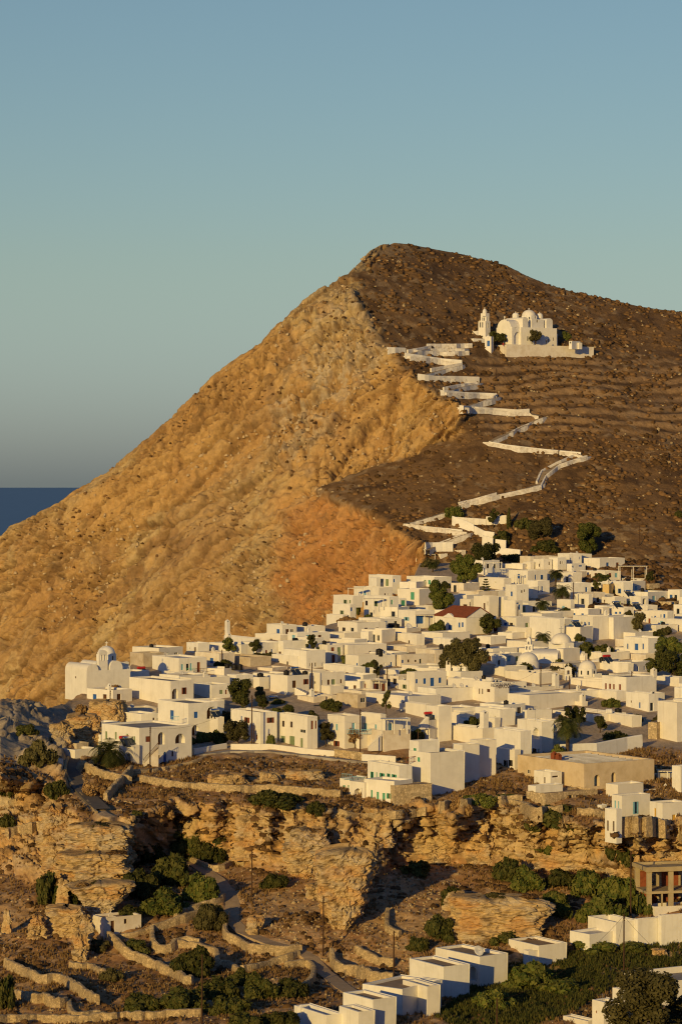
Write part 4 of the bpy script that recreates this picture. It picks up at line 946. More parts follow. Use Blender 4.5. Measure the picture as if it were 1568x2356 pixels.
# ------------------------------------------------------------------ upper village, on the rock under the red cliff
house('white cliff top house with a round balcony on the rock spur')
block(208, 390, 452, 440, 605, '305,527,36,48,os;407,490,18,38,b'); block(140, 318, 346, 550, 606, dd=-.8, par=.6); block(215, 420, 522, 350, 452, '341,415,34,50,os;388,410,17,36,o', dd=3, base=.5)
house('white house with a small roof pergola behind the round balcony house')
block(430, 692, 832, 262, 365, '756,332,15,20,k;790,330,9,20,k;545,325,24,40,p', dd=3); pergola(372, 525, 345, 1.8, 1.9)
house('topmost white cube house against the red cliff')
block(585, 832, 922, 137, 275, '720,193,20,34,o;775,210,32,72,od;853,190,16,34,b', dd=4); block(585, 668, 700, 160, 265, dd=3)
house('white house with an awning balcony, shrubs in front, on the rock spur')
block(535, 800, 897, 358, 605, '560,425,28,50,k;660,430,38,58,os;610,555,32,66,kd;752,535,25,36,o;827,415,17,48,g'); pergola(540, 738, 475, 1.6, 2.2)
block(700, 890, 902, 468, 612, '840,540,36,54,kd', dd=-1)
house('white house with one green door, high right of the rock spur')
block(885, 1112, 1128, 280, 460, '1040,350,38,78,gd', dd=2); block(905, 1082, 1092, 205, 290, dd=4)
house('small white arched loggia house below the green door house')
block(835, 910, 978, 378, 468, '880,432,20,62,ak;945,425,40,62,g', dd=-1)
house('white house with an awning porch on blue shaded pillars, left of the red roof')
block(895, 1070, 1272, 505, 692, '980,590,48,36,ps;1115,598,84,84,bd'); pergola(1075, 1262, 650, 2.0, 2.3, cover='canvas')
block(1075, 1210, 1302, 458, 545, dd=5); block(1090, 1188, 1205, 402, 475, dd=7)
house('long white house with olive doors and a blank tan side, near the big tree')
block(980, 1268, 1450, 152, 275, '1172,203,24,42,o;1217,207,28,46,gd', dd=3)
house('long tan roofed row house with blue shaded wall, centre back lane')
block(165, 335, 502, 738, 805); block(500, 585, 602, 725, 840, dd=-.5)
house('white house with a tall framed window and a dark door in the back lane')
block(510, 722, 738, 705, 847, '640,795,22,84,kd;682,790,28,62,k')
house('long white house with three little blue openings in the back lane')
block(725, 1087, 1168, 755, 868, '775,840,14,42,bd;913,838,27,38,b;1005,835,17,42,k'); block(730, 985, 1002, 690, 760, dd=3)
tank(.6, .3, 'black tank standing upright on the back lane roof', .8, 1.3); tank(.8, .3, 'black tank lying on the back lane roof', .7, 1.8, True); dish(.1, .3, 'large satellite dish on the back lane roof', .9)
house('white cream house with a green shutter in front of the blue door school')
block(1255, 1452, 1475, 800, 892, '1297,895,32,24,g')
house('long building with a big tan gable wall and shaded base, centre of the village')
block(185, 366, 772, 862, 972, '600,935,24,18,k;740,925,14,20,b')
house('small vaulted white roof between tan walls, village centre')
block(780, 985, 1182, 880, 942, m='limewash_old', roof='roof_earth')
house('whitewashed house with a blue door and a black tank on top, village centre')
block(340, 480, 862, 975, 1122, '820,1085,18,88,bd;755,1060,11,22,k;460,1065,16,24,b', roof='roof_earth'); tank(.1, .6, 'upright black tank on the blue door house in the village centre', .8, 1.7); dish(.1, .75, 'satellite dish beside the upright black tank')
house('long tan house front with dark doorways left of the big olive tree')
block(865, 922, 1277, 968, 1092, '940,1035,22,32,bd;1000,1030,20,30,k;1125,1040,22,64,kd;1075,1030,20,20,k', m='limewash_old', roof='roof_earth')
house('low whitewashed yard house in front of the long tan house front')
zoom('Z6'); block(740, 905, 1100, 212, 282, '', m='limewash')
zoom('Z2')
house('low house with white pergola posts between the lilac parapet house and the olive bush')
block(1190, 1400, 1570, 610, 680, '', dd=4, roof='roof_earth'); antenna(.4, .5, 'antenna over the low house with pergola posts')
# ------------------------------------------------------------------ school and houses right of it
zoom('Z4')
def gable_house(label, xL, xC, xR, yE, yB, rise_px, wins, d=None):
    house(label); b = block(xL, xC, xR, yE, yB, wins, par=.02, wt=.05, roof='roof_earth')
    o = b['ro']; up = Vector((0, 0, 1)); z = up*(b['H']+.03); h = vl(rise_px)*b['d']/F
    e, f, wl, wr = b['eL'], b['eR'], b['wl'], b['wr']; O = b['C']-o.location
    k = MB(); ov = .25
    A0 = O-e*ov-f*ov+z; A1 = O+e*(wl+ov)-f*ov+z; B0 = O-e*ov+f*(wr+ov)+z; B1 = O+e*(wl+ov)+f*(wr+ov)+z; r0 = O-e*ov+f*(wr/2)+z+up*h; r1 = O+e*(wl-2.5)+f*(wr/2)+z+up*h; t = up*.14
    k.add([A0, A1, r1, r0, B0, B1]+[p+t for p in (A0, A1, r1, r0, B0, B1)], [(6, 9, 8, 7), (9, 10, 11, 8), (7, 8, 11), (0, 1, 2, 3), (3, 2, 5, 4), (1, 5, 2), (0, 6, 7, 1), (4, 5, 11, 10), (0, 3, 9, 6), (3, 4, 10, 9), (1, 7, 11, 5)])
    k.build('tiled_roof', MAT['tile'], o)
    k = MB(); k.add([O+z, O+f*wr+z, O+f*(wr/2)+z+up*(h-.05)], [(0, 1, 2)]); k.build('gable', MAT['limewash'], o)
    return b
b = gable_house('white school like house with a hipped red tile roof and a tall blue door', -45, 295, 583, 842, 1022, 105, '128,978,40,124,bd;223,915,20,52,b;257,912,20,50,b;-20,930,20,50,b')
k = MB(); o = b['ro']; C = b['C']-o.location; e = b['eL']; n = -b['eR']; c0 = C+e*(b['wl']*.5)+Vector((0, 0, b['H']-.2))
pr = [(-2.3, 0), (2.3, 0), (2.3, .25), (.9, .75), (.35, 1.05), (-.35, 1.05), (-.9, .75), (-2.3, .25)]
vs = [c0+e*x+n*q+Vector((0, 0, z)) for q in (-.3, .3) for x, z in pr]; k.add(vs, [tuple(range(8)), tuple(range(15, 7, -1))]+[(i, (i+1) % 8, 8+(i+1) % 8, 8+i) for i in range(8)]); k.build('pediment', MAT['limewash'], o)
house('white house with brown door rising behind the red tile roof')
block(232, 345, 497, 648, 800, '283,712,44,24,B;407,710,18,32,B'); block(375, 536, 632, 617, 852, '485,718,20,64,Bd;520,690,7,42,k', dd=2)
house('low white house with a bluish recess above the brown door house')
block(425, 632, 706, 560, 642, '588,590,14,40,b', dd=3); dish(.7, .3, 'satellite dish above the house with the brown door')
house('white house with a little arched blue fanlight over two blue windows')
block(690, 810, 885, 660, 860, '813,728,15,52,b;852,728,23,54,b;834,682,28,26,ab;868,822,24,12,k'); block(630, 690, 720, 620, 850, dd=4)
house('white house with two tiny slits in its tan right side, upper village')
block(705, 820, 947, 496, 700, '767,590,22,48,bd;877,565,15,27,k;905,556,11,26,k', dd=1)
house('broad white house with a roof terrace carrying a red canopy')
block(425, 692, 765, 428, 565, '600,470,12,14,k', dd=2); block(640, 830, 840, 470, 520, dd=6)
house('white house with a white beam pergola on its flat roof')
block(475, 640, 782, 376, 445, dd=3); pergola(490, 668, 378, 3, 3.2, cover=None)
house('large white house with pale blue terrace doors, upper village')
block(740, 940, 1142, 345, 505, '843,405,24,48,bd;908,408,13,26,b;1020,415,14,52,b;1085,415,22,48,bs'); pergola(800, 862, 470, 1.5, 2.0, cover=None)
house('stepped white house block with slit windows climbing to the right')
block(890, 970, 1006, 256, 342, '924,294,11,24,k', dd=2); block(997, 1105, 1192, 228, 348, '1058,290,11,32,k;1164,272,11,36,k', dd=1); block(1160, 1252, 1342, 210, 352, '1283,262,11,32,k;1303,262,11,32,k', dd=2)
house('topmost white village house with a tall blue shaded window')
block(1250, 1370, 1502, 168, 335, '1388,240,13,58,b;1482,215,9,27,b', dd=4); block(1345, 1400, 1542, 275, 362, '1405,305,30,20,b;1490,295,34,18,b', dd=1)
house('long low white garden wall house below the stepped white block')
block(670, 888, 902, 278, 350, dd=4)
house('white two storey house with a dark balcony door between two palms')
block(1285, 1410, 1502, 370, 492, '1348,450,26,74,kd', dd=1.5); block(1238, 1392, 1600, 478, 605, '1552,545,20,50,b', dd=0)
house('white cottage with a bougainvillea terrace and stone fence')
block(920, 1045, 1166, 452, 600, '1050,545,18,70,bd;1090,540,16,60,b')
house('white shaded stair house below the bougainvillea cottage')
block(945, 1000, 1045, 520, 640, dd=.5)
house('white block with a big blank cream front and a long flat roof')
block(955, 1276, 1300, 850, 1112, ''); block(1240, 1490, 1506, 938, 1115, dd=-.5); solar(.25, .4, 'shining solar heater on the big blank cream front house')
house('long white garden wall with soft tree shadows left of the blank cream house', 'garden_wall', 'garden wall')
block(555, 925, 955, 945, 1050, par=.05)
house('rounded white shed in front of the long garden wall', 'shed', 'shed')
block(625, 780, 800, 997, 1065)
zoom('Z5')
house('white house with a dark square window beside the palm trunk, upper right')
block(215, 400, 442, 715, 892, '320,803,42,68,kd'); block(0, 172, 217, 785, 935, '78,880,32,42,p', dd=0)
house('white house with an ochre end and a finial, pale blue window')
block(570, 835, 948, 560, 732, '785,672,34,58,bs'); block(570, 655, 660, 588, 735, m='ochre_plaster', dd=-.5); chimney(.5, .5, 1.0, .7)
house('white house with a big arched opening at its right corner, upper right')
block(560, 725, 872, 750, 882, '790,830,26,58,od;594,795,15,27,B;855,822,14,52,o', dd=1); block(868, 1050, 1147, 742, 872, '903,820,34,54,o;885,820,6,54,o;1095,805,40,105,a', dd=0)
solar(.8, .3, 'solar heater on the house with a big arched opening')
house('pale low house step below the big arched opening house')
block(960, 1142, 1257, 855, 935, dd=-1); ac_unit(.8, .3, 'air conditioner under the big arched opening house')
house('white house with two small blue windows left of the arched opening house')
block(130, 392, 412, 900, 1012, '215,975,30,54,bd;320,965,30,24,b'); block(510, 580, 660, 880, 990, dd=1)
house('cream tan sided house with two pale blue windows in its left wall')
block(575, 845, 962, 880, 992, '612,955,17,38,k;740,948,30,30,b;790,945,26,28,b'); solar(.3, .2, 'solar heater left on the cream tan sided house'); solar(-.6, .2, 'solar heater between the cream houses')
house('long shaded white row with a red door and blue windows, right edge')
block(960, 1240, 1290, 945, 1025, dd=1); block(1080, 1385, 1467, 930, 1112, '1105,1040,13,32,b;1158,1065,28,98,rd;1190,1015,12,52,b;1230,1010,24,54,b;1303,995,12,62,b;1345,990,26,58,b')
house('tall cream house with five little openings above the big dome church')
block(200, 450, 648, 992, 1290, '225,1075,18,64,bd;285,1083,16,42,ak;310,1073,16,34,k;348,1080,22,42,b;400,1080,20,42,b')
house('tall plain tan wall house right of the five openings house')
block(690, 712, 1040, 1003, 1280)
house('cream house with terracotta pots on the roof, at the right edge')
block(1180, 1740, 1770, 1045, 1220, '1310,1068,38,34,p;1490,1160,54,50,Bs'); 
house('roofed garden terrace on thick white posts, upper right', 'garden_terrace', 'terrace')
block(785, 1060, 1130, 520, 575, '', roof='roof_earth', dd=2); pergola(790, 1125, 525, 4, 3.6, cover='canvas')
house('small ochre stone ruin on the scrub at the right of the upper village', 'ruin', 'ruin')
block(1130, 1160, 1290, 580, 680, m='stone_block', roof='roof_earth', par=.05)
house('tiny ochre stone hut alone on the scrub slope, right edge', 'stone_hut', 'hut')
block(1385, 1440, 1490, 160, 242, m='stone_block', roof='roof_earth', par=.05)
house('small blue doored stone hut low on the scrub at the right', 'stone_hut', 'hut')
block(1408, 1430, 1520, 808, 860, '1458,830,36,46,bd', m='stone_block', par=.05)
# houses at the foot of the zigzag path
zoom('Z19')
def blk_m(*a, **k):
    d = Dm(vx(a[1]), vy(a[4])); return block(*a, D=d, **k)
house('low flat roofed white house with a porch on the rock above the red cliff')
blk_m(300, 455, 500, 550, 608, '335,590,22,24,B;380,588,10,24,B'); pergola(285, 415, 606, 2.2, 2.3, cover='roof_grey')
house('stone porch house under the foot of the zigzag path')
blk_m(535, 600, 628, 525, 580, '595,548,14,30,k;560,540,20,6,k', m='limewash_old', roof='roof_earth')
house('ochre stone ruin with an arch and cross above the topmost village house', 'stone_ruin', 'ruin')
blk_m(1312, 1370, 1436, 505, 545, '1344,525,22,24,a', m='stone_block', roof='roof_earth', par=.1)
# ------------------------------------------------------------------ valley floor, bottom right
zoom('Z15')
house('white house with a sunken roof terrace and a small chimney, bottom edge')
block(130, 362, 475, 808, 940, par=1.5, roof='roof_grey', back=13, wt=.4); chimney(.8, .05, 1.2, .8); BT = BLK
house('white cube house with a chamfered parapet behind the sunken roof terrace')
block(470, 685, 842, 700, 940, roof='roof_earth', wt=.5); house('small cream cube in front of the chamfered parapet cube, bottom edge'); block(443, 585, 692, 785, 950, roof='roof_earth', dd=-2, wt=.5)
house('white house with a stepped front and a grey roof, second from the bottom')
block(605, 888, 898, 625, 835, roof='roof_earth', wt=.5, back=9)
house('white house with a single small dark window in its shaded front')
block(888, 1058, 1148, 606, 830, '978,708,19,34,k', roof='roof_earth', wt=.5)
house('white house with a notched wall between the single window house and the niche house')
block(932, 1176, 1352, 470, 705, roof='roof_earth', wt=.5)
house('white house with an arched niche and a dish on its flat roof')
block(1115, 1425, 1618, 398, 625, '1378,512,52,100,a', roof='roof_earth', wt=.5); dish(.25, .35, 'satellite dish on the flat roof of the niche house', .8)
zoom('Z16')
house('white house with a projecting box and a tree shadow on its side')
block(325, 548, 742, 868, 1012, roof='roof_earth', wt=.4); block(430, 472, 560, 905, 1005, '418,975,10,20,k', dd=-1)
house('white house with a dark blue square window at the foot of the long wall')
block(765, 906, 1108, 785, 918, '838,885,36,58,bd', roof='roof_white', wt=.4)
house('very long white walled house climbing to the right edge of the valley')
block(893, 1100, 1258, 700, 880, roof='roof_grey', par=1.2, wt=.35, th=60, base=5, back=9)
block(1225, 1254, 1428, 678, 852, roof='roof_grey', par=1.2, wt=.35, th=62, base=5, back=9, dd=-1); block(1395, 1424, 1760, 652, 826, roof='roof_grey', par=1.2, wt=.35, th=66, base=5, back=9, dd=-2)
block(1300, 1378, 1760, 590, 690, roof='roof_grey', par=1.2, dd=2, wt=.35, th=70, base=4)
house('white house with rooftop parapets and a vault behind the bottom right tree')
block(1130, 1420, 1900, 1130, 1330, roof='roof_grey', par=.9, dd=3, wt=.4); ac_unit(.2, .25, 'air conditioner on the parapet above the bottom right tree'); block(1068, 1140, 1200, 1180, 1330, dd=2)
house('white chamfered house with a tiny red window, bottom right corner')
block(925, 1008, 1110, 1270, 1490, '953,1342,9,18,r', roof='roof_white', wt=.4); antenna(.5, .3, 'short white pipe on the chamfered house roof', 1.2); block(715, 900, 960, 1408, 1480, dd=2)
# unfinished frame
house('unfinished ochre concrete frame building open on two floors, right edge', 'concrete_frame', 'unfinished building')
d = float(Dg(vx(1330), vy(640))); c = P(vx(1320), vy(640), d); ROOT['o'] = empty('concrete_frame', c, ROOT['label'], ROOT['cat'])
u = lambda px: px*d/F/1.79/1.7385
e = Vector((math.cos(R(14)), math.sin(R(14)), 0)); n = Vector((-e.y, e.x, 0)); M = Matrix.Translation((0, 0, 0)) @ Matrix(((e.x, n.x, 0, 0), (e.y, n.y, 0, 0), (0, 0, 1, 0), (0, 0, 0, 1)))
h1, h2, top = u(160), u(160), u(325)
k = MB()
for x in (0, u(165), u(330)):
    for y in (0, 5.5): k.box(x, x+u(34), y, y+.5, -3, top, M)
    k.box(x+u(110), x+u(118), 0.02, .4, -3, u(142), M)
k.build('column', MAT['concrete'], ROOT['o'])
k = MB(); k.box(-.15, u(370), -.1, 6.2, u(143), u(161), M); k.build('floor_slab', MAT['concrete'], ROOT['o'])
k = MB(); k.box(-.3, u(370), -.3, .5, top-.5, top+.25, M); k.box(-.3, u(370), 5.8, 6.4, top-.4, top+.25, M); k.box(-.3, .2, .5, 5.8, top-.4, top+.25, M); k.box(0.2, u(370), .5, 5.8, top-.42, top-.15, M); k.build('roof_slab', MAT['concrete'], ROOT['o'])
k = MB(); k.box(u(40), u(160), 5.55, 5.9, -3, u(130), M); k.box(u(34), u(98), 5.55, 5.9, u(161), top-1.2, M); k.box(u(200), u(330), 5.55, 5.9, -3, top-.8, M); k.build('infill_wall', MAT['tile'], ROOT['o'])
# chapel in the valley
zoom('Z13')
house('tiny cream chapel with a small gable cross and brown door, alone in the valley', 'chapel', 'chapel')
block(715, 812, 1107, 437, 590, '882,508,30,98,Bd;983,463,22,38,k', m='limewash_old', roof='roof_earth', th=58)
b = BLK; o = b['ro']; k = MB(); s = b['wr']*.2; O = b['C']-o.location; f = b['eR']; n = b['eL']; z = b['H']
pr = [(-.8, 0), (.8, 0), (.8, .2), (.4, .2), (.4, .5), (0, .85), (-.4, .5), (-.4, .2), (-.8, .2)]
vs = [O+f*(s+x)+n*q+Vector((0, 0, z+y-.05)) for q in (0, .35) for x, y in pr]; N = len(pr); k.add(vs, [tuple(range(N)), tuple(range(2*N-1, N-1, -1))]+[(i, (i+1) % N, N+(i+1) % N, N+i) for i in range(N)]); k.build('gable', MAT['limewash_old'], o)
k = MB(); q = O+f*s+n*.17+Vector((0, 0, z+.75)); k.tube(q, q+Vector((0, 0, .7)), .05, n=4); k.tube(q-f*.22+Vector((0, 0, .45)), q+f*.22+Vector((0, 0, .45)), .05, n=4); k.build('cross', MAT['limewash_old'], o)
# ------------------------------------------------------------------ churches
def vbar(x0, y0, x1, y1, d0, d1, wall_px, rise_px, w, m='limewash'):
    a = rel(P(vx(x0), vy(y0), d0)); b = rel(P(vx(x1), vy(y1), d1)); b.z = a.z
    return barrel(a, b, w, vl(wall_px)*d0/F, vl(rise_px)*d0/F, m)
zoom('Z1')
house('white domed church with barrel vaults and a twin belfry at the left cliff edge', 'domed_church', 'church')
# outer vaulted chapel (its vault runs along the left face), then the long nave wall
d0 = float(Dg(vx(287), vy(590)))
block(118, 287, 628, 400, 585, '200,450,9,16,k', D=d0, th=56, par=.05, wt=.05, roof='roof_white'); bc = BLK
block(287, 300, 628, 372, 482, '349,465,16,30,kd;438,455,20,40,ad;466,440,6,16,k', D=d0+2.2, th=56, par=.05, wt=.05, roof='roof_white', base=4); bn = BLK
O = bc['C']-ROOT['o'].location; e, f = bc['eL'], bc['eR']; w1 = vl(88)*d0/F/math.sin(R(56))
a = O+f*(w1/2)+e*.0; barrel(a+f*.02-e*.02, a+f*.02+e*bc['wl'], w1-.04, bc['H'], vl(52)*d0/F, low=bc['H']-.3)
a = O+f*(w1*1.55)+e*(bc['wl']*.25); barrel(a, a+e*(bc['wl']*.7), w1*.9, bc['H'], vl(66)*d0/F)
a = O+f*(bn['wr']*.72)+e*.3; barrel(a, a+e*6, vl(95)*d0/F/math.sin(R(56)), bn['H']+vl(100)*d0/F-vl(10)*d0/F, vl(55)*d0/F)
block(440, 462, 620, 335, 400, '', D=d0+7, th=56, par=.05, base=2); 
dome(vx(442), vy(262), d0+9, vl(68), vl(58), vl(70), drum_w=1.18, cross='limewash', cross_h=1.0)
belfry(vx(410), vy(345), d0+3.2, vl(72), vl(120), 2, rz=35)
zoom('Z1')
house('rubble stone terrace wall under the left domed church', 'terrace_wall', 'terrace wall')
block(288, 365, 582, 482, 562, m='dry_stone', roof='roof_earth', par=.05, dd=-2)
zoom('Z7')
house('small whitewashed church with a tan pointed dome and a one arch belfry', 'domed_chapel', 'church')
dd0 = float(Dg(vx(236), vy(600))); ROOT['o'] = empty('domed_chapel', P(vx(236), vy(600), dd0), ROOT['label'], ROOT['cat'])
block(90, 242, 470, 490, 600, '', D=dd0, par=.05, roof='roof_white', m='limewash')
dome(vx(235), vy(425), dd0+6, vl(115), vl(100), vl(75), 'limewash_old', 'limewash', drum_w=1.18, cross_h=1.2)
belfry(vx(110), vy(440), dd0+4, vl(46), vl(110), 1, rz=-15)
zoom('Z7')
house('free standing white twin arch bell gable between the two front domes', 'bell_gable', 'bell gable')
dd1 = float(Dg(vx(660), vy(500))); ROOT['o'] = empty('bell_gable', P(vx(660), vy(500), dd1), ROOT['label'], ROOT['cat'])
belfry(vx(660), vy(468), dd1, vl(104), vl(170), 2, rz=8)
house('round white domed chapel on a drum left of the big church', 'domed_chapel', 'church')
dd2 = float(Dg(vx(940), vy(470))); ROOT['o'] = empty('domed_chapel', P(vx(940), vy(470), dd2), ROOT['label'], ROOT['cat'])
dome(vx(940), vy(378), dd2, vl(108), vl(92), vl(95), 'limewash', 'limewash', oct_=28, drum_w=1.08, cross_h=.5, win=False)
house('big white church with a round dome, barrel vaults and a three arch belfry', 'domed_church', 'church')
dd3 = float(Dg(vx(1300), vy(400))); ROOT['o'] = empty('domed_church', P(vx(1300), vy(400), dd3), ROOT['label'], ROOT['cat'])
block(1156, 1330, 1422, 188, 395, '1195,232,9,24,k;1372,228,9,24,k', D=dd3+4, par=.05, roof='roof_white', th=58)
block(1240, 1312, 1480, 252, 400, '', D=dd3, par=.05, roof='roof_white', th=45)
dome(vx(1288), vy(186), dd3+7, vl(108), vl(100), 0, cross='metal_grey', cross_h=1.6)
A = rel(P(vx(1300), vy(395), dd3+3)); B = rel(P(vx(1010), vy(395), dd3+5)); B.z = A.z; barrel(A, B, 9.0, vl(85)*dd3/F, vl(58)*dd3/F)
A = rel(P(vx(1415), vy(400), dd3+9)); B = rel(P(vx(1520), vy(400), dd3+9)); B.z = A.z; barrel(A, B, 10.0, vl(75)*dd3/F, vl(90)*dd3/F)
block(1480, 1520, 1562, 300, 400, '', D=dd3+4, par=.05); block(1420, 1432, 1442, 190, 260, '', D=dd3+6, par=.05)
belfry(vx(953), vy(295), dd3+3, vl(84), vl(165), 2, rz=-25, tiers=2)
house('small white domed chapel with a one arch belfry, right of the dark hedge', 'domed_chapel', 'church')
zoom('Z8'); dd4 = float(Dg(vx(375), vy(690))); ROOT['o'] = empty('domed_chapel', P(vx(375), vy(690), dd4), ROOT['label'], ROOT['cat'])
dome(vx(380), vy(543), dd4, vl(108), vl(98), vl(100), 'limewash', 'limewash', drum_w=1.1, cross_h=.01)
block(200, 470, 560, 615, 690, '', D=dd4-2, par=.05, roof='roof_white'); belfry(vx(140), vy(650), dd4, vl(84), vl(140), 1, rz=10)
# ------------------------------------------------------------------ the church on the hill and its walls
zoom('Z18')
house('large white church with dome, vaults and porches standing high on the hill', 'hill_church', 'church')
HD = Dm(vx(540), vy(515))-3.5
def hb(*a, **k): return block(*a, D=k.pop('D', HD), **k)
hb(375, 540, 630, 330, 520, '431,342,9,26,k;460,342,9,26,k;489,342,9,26,k;497,450,44,100,a;583,330,12,34,k;602,450,80,132,a', th=52, par=.05, roof='roof_white', base=4); hc = BLK
hb(560, 634, 1008, 335, 520, '706,452,14,52,ak;780,485,10,40,kd;922,472,11,34,ak;972,460,8,34,k', th=60, par=.05, roof='roof_white', base=4, D=HD+1.5); hr = BLK
O = hc['C']-ROOT['o'].location; e, f = hc['eL'], hc['eR']; s = HD/F/2.6133/1.7385
a = O+e*(hc['wl']*.5)-f*.05; barrel(a, a+f*(hc['wr']*2.2), hc['wl']*.86, hc['H']-.1, 85*s)
O2 = hr['C']-ROOT['o'].location
for q, hh, w in ((.08, 108, 60), (.83, 108, 70)):
    a = O2+f*(hr['wr']*q)-e*.02+f*.8; barrel(a, a+e*9, w*s/math.sin(R(52)), hr['H']+(hh-32)*s, 32*s)
hb(715, 745, 872, 250, 340, '803,272,12,28,k', D=HD+5, th=52, par=.05, base=1)
hb(660, 740, 800, 212, 300, '786,232,8,26,k', D=HD+8, th=52, par=.05, base=2)
hb(950, 985, 1008, 405, 520, '972,460,8,34,k', D=HD+9, par=.05)
dome(vx(716), vy(216), HD+11, 0+vl(74), vl(62), vl(60), drum_w=1.1, cross='limewash', cross_h=.6)
for x, y, dd in ((577, 208, 10), (828, 212, 14)): dome(vx(x), vy(y), HD+dd, vl(34), vl(24), vl(80), drum_w=1.05, cross='limewash', cross_h=.4, oct_=8, win=False)
k = MB(); q = rel(P(vx(462), vy(245), HD)); k.box(-.12, .12, -.12, .12, -.3, .9, Matrix.Translation(q)); k.box(-.35, .35, -.1, .1, .4, .6, Matrix.Translation(q)); k.build('cross', MAT['limewash'], ROOT['o'])
house('white free standing bell tower left of the hill church', 'bell_tower', 'bell tower')
block(187, 262, 312, 270, 440, '207,310,12,54,ak;231,310,12,58,ak;277,315,8,50,ak;292,315,8,50,ak', D=HD-.5, th=45, par=.05, base=4, roof='roof_white'); 
block(212, 270, 302, 187, 275, '232,250,10,36,ak;249,250,10,36,ak;287,248,8,40,ak;237,207,8,22,ak;249,207,8,22,ak', D=HD+.5, th=45, par=.05, base=.5, roof='roof_white')
dome(vx(254), vy(182), HD+1, vl(24), vl(40), vl(8), cross='limewash', cross_h=.5, win=False)
house('low white gatehouse with a dark door and steps below the bell tower', 'gatehouse', 'gatehouse')
block(50, 138, 330, 452, 520, '96,480,10,20,k;210,492,12,26,k', D=HD-4, par=.1, roof='roof_earth', base=4); block(255, 322, 345, 432, 540, '293,505,28,58,bd', base=4, D=HD-7, par=.05, th=25)
dome(vx(292), vy(438), HD-6, vl(20), vl(16), 0, cross='limewash', cross_h=.3)
block(80, 170, 200, 375, 440, '', D=HD+1, par=.1, base=3)
house('long high retaining wall of the hill church terrace', 'retaining_wall', 'retaining wall')
DW = Dm(vx(482), vy(640))
block(362, 482, 1396, 516, 640, '', m='limewash_old', roof='roof_earth', D=DW-.5, th=62, par=.35, base=6)
block(-40, 0, 362, 552, 625, '', m='limewash_old', roof='roof_earth', D=DW+4, th=72, par=.05, base=4)
house('small white shrine standing alone on the right end of the hill terrace', 'shrine', 'shrine')
block(1135, 1165, 1180, 478, 516, '1150,495,12,20,ak', D=DW+6, par=.05); block(1208, 1240, 1273, 496, 518, '', D=DW+8, par=.05)
for x, y, c, lab in ((447, 522, 'shirt_red', 'person in red sitting on the corner of the hill church terrace wall'), (748, 512, 'cloth_dark', 'person in dark clothes standing by the hill church door'), (898, 515, 'cloth_dark', 'person in dark clothes leaning at the terrace wall near the round tree')):
    d = DW+(.2 if x == 447 else 8); p = P(vx(x), vy(y), d); sit = x == 447
    bm = bmesh.new(); k = MB(); h = .0 if sit else .82
    k.lathe([(.01, h-.05), (.17, h), (.16, h+.25), (.21, h+.5), (.08, h+.6), (.065, h+.66), (.1, h+.72), (.11, h+.8), (.08, h+.88), (.01, h+.9)], 10)
    for s_ in (-1, 1):
        k.tube((s_*.22, 0, h+.52), (s_*.25, -.05, h+.25), .055, .045); k.tube((s_*.25, -.05, h+.25), (s_*.2, -.15, h+.05), .045, .03)
        if sit: k.tube((s_*.1, 0, .02), (s_*.1, -.45, .05), .09, .07); k.tube((s_*.1, -.45, .05), (s_*.1, -.5, -.42), .065, .045); k.tube((s_*.1, -.48, -.42), (s_*.1, -.66, -.45), .04, .03)
        else: k.tube((s_*.1, 0, .85), (s_*.1, .02, .42), .09, .065); k.tube((s_*.1, .02, .42), (s_*.1, .03, .04), .065, .045); k.tube((s_*.1, .05, .04), (s_*.1, -.14, .03), .045, .035)
    o = k.build('person', [MAT[c], MAT['skin']], None, True); o.location = p
    mi = [1 if all(o.data.vertices[v].co.z > h+.6 for v in f.vertices) else 0 for f in o.data.polygons]; o.data.polygons.foreach_set('material_index', mi)
    tag(o, lab, 'person')
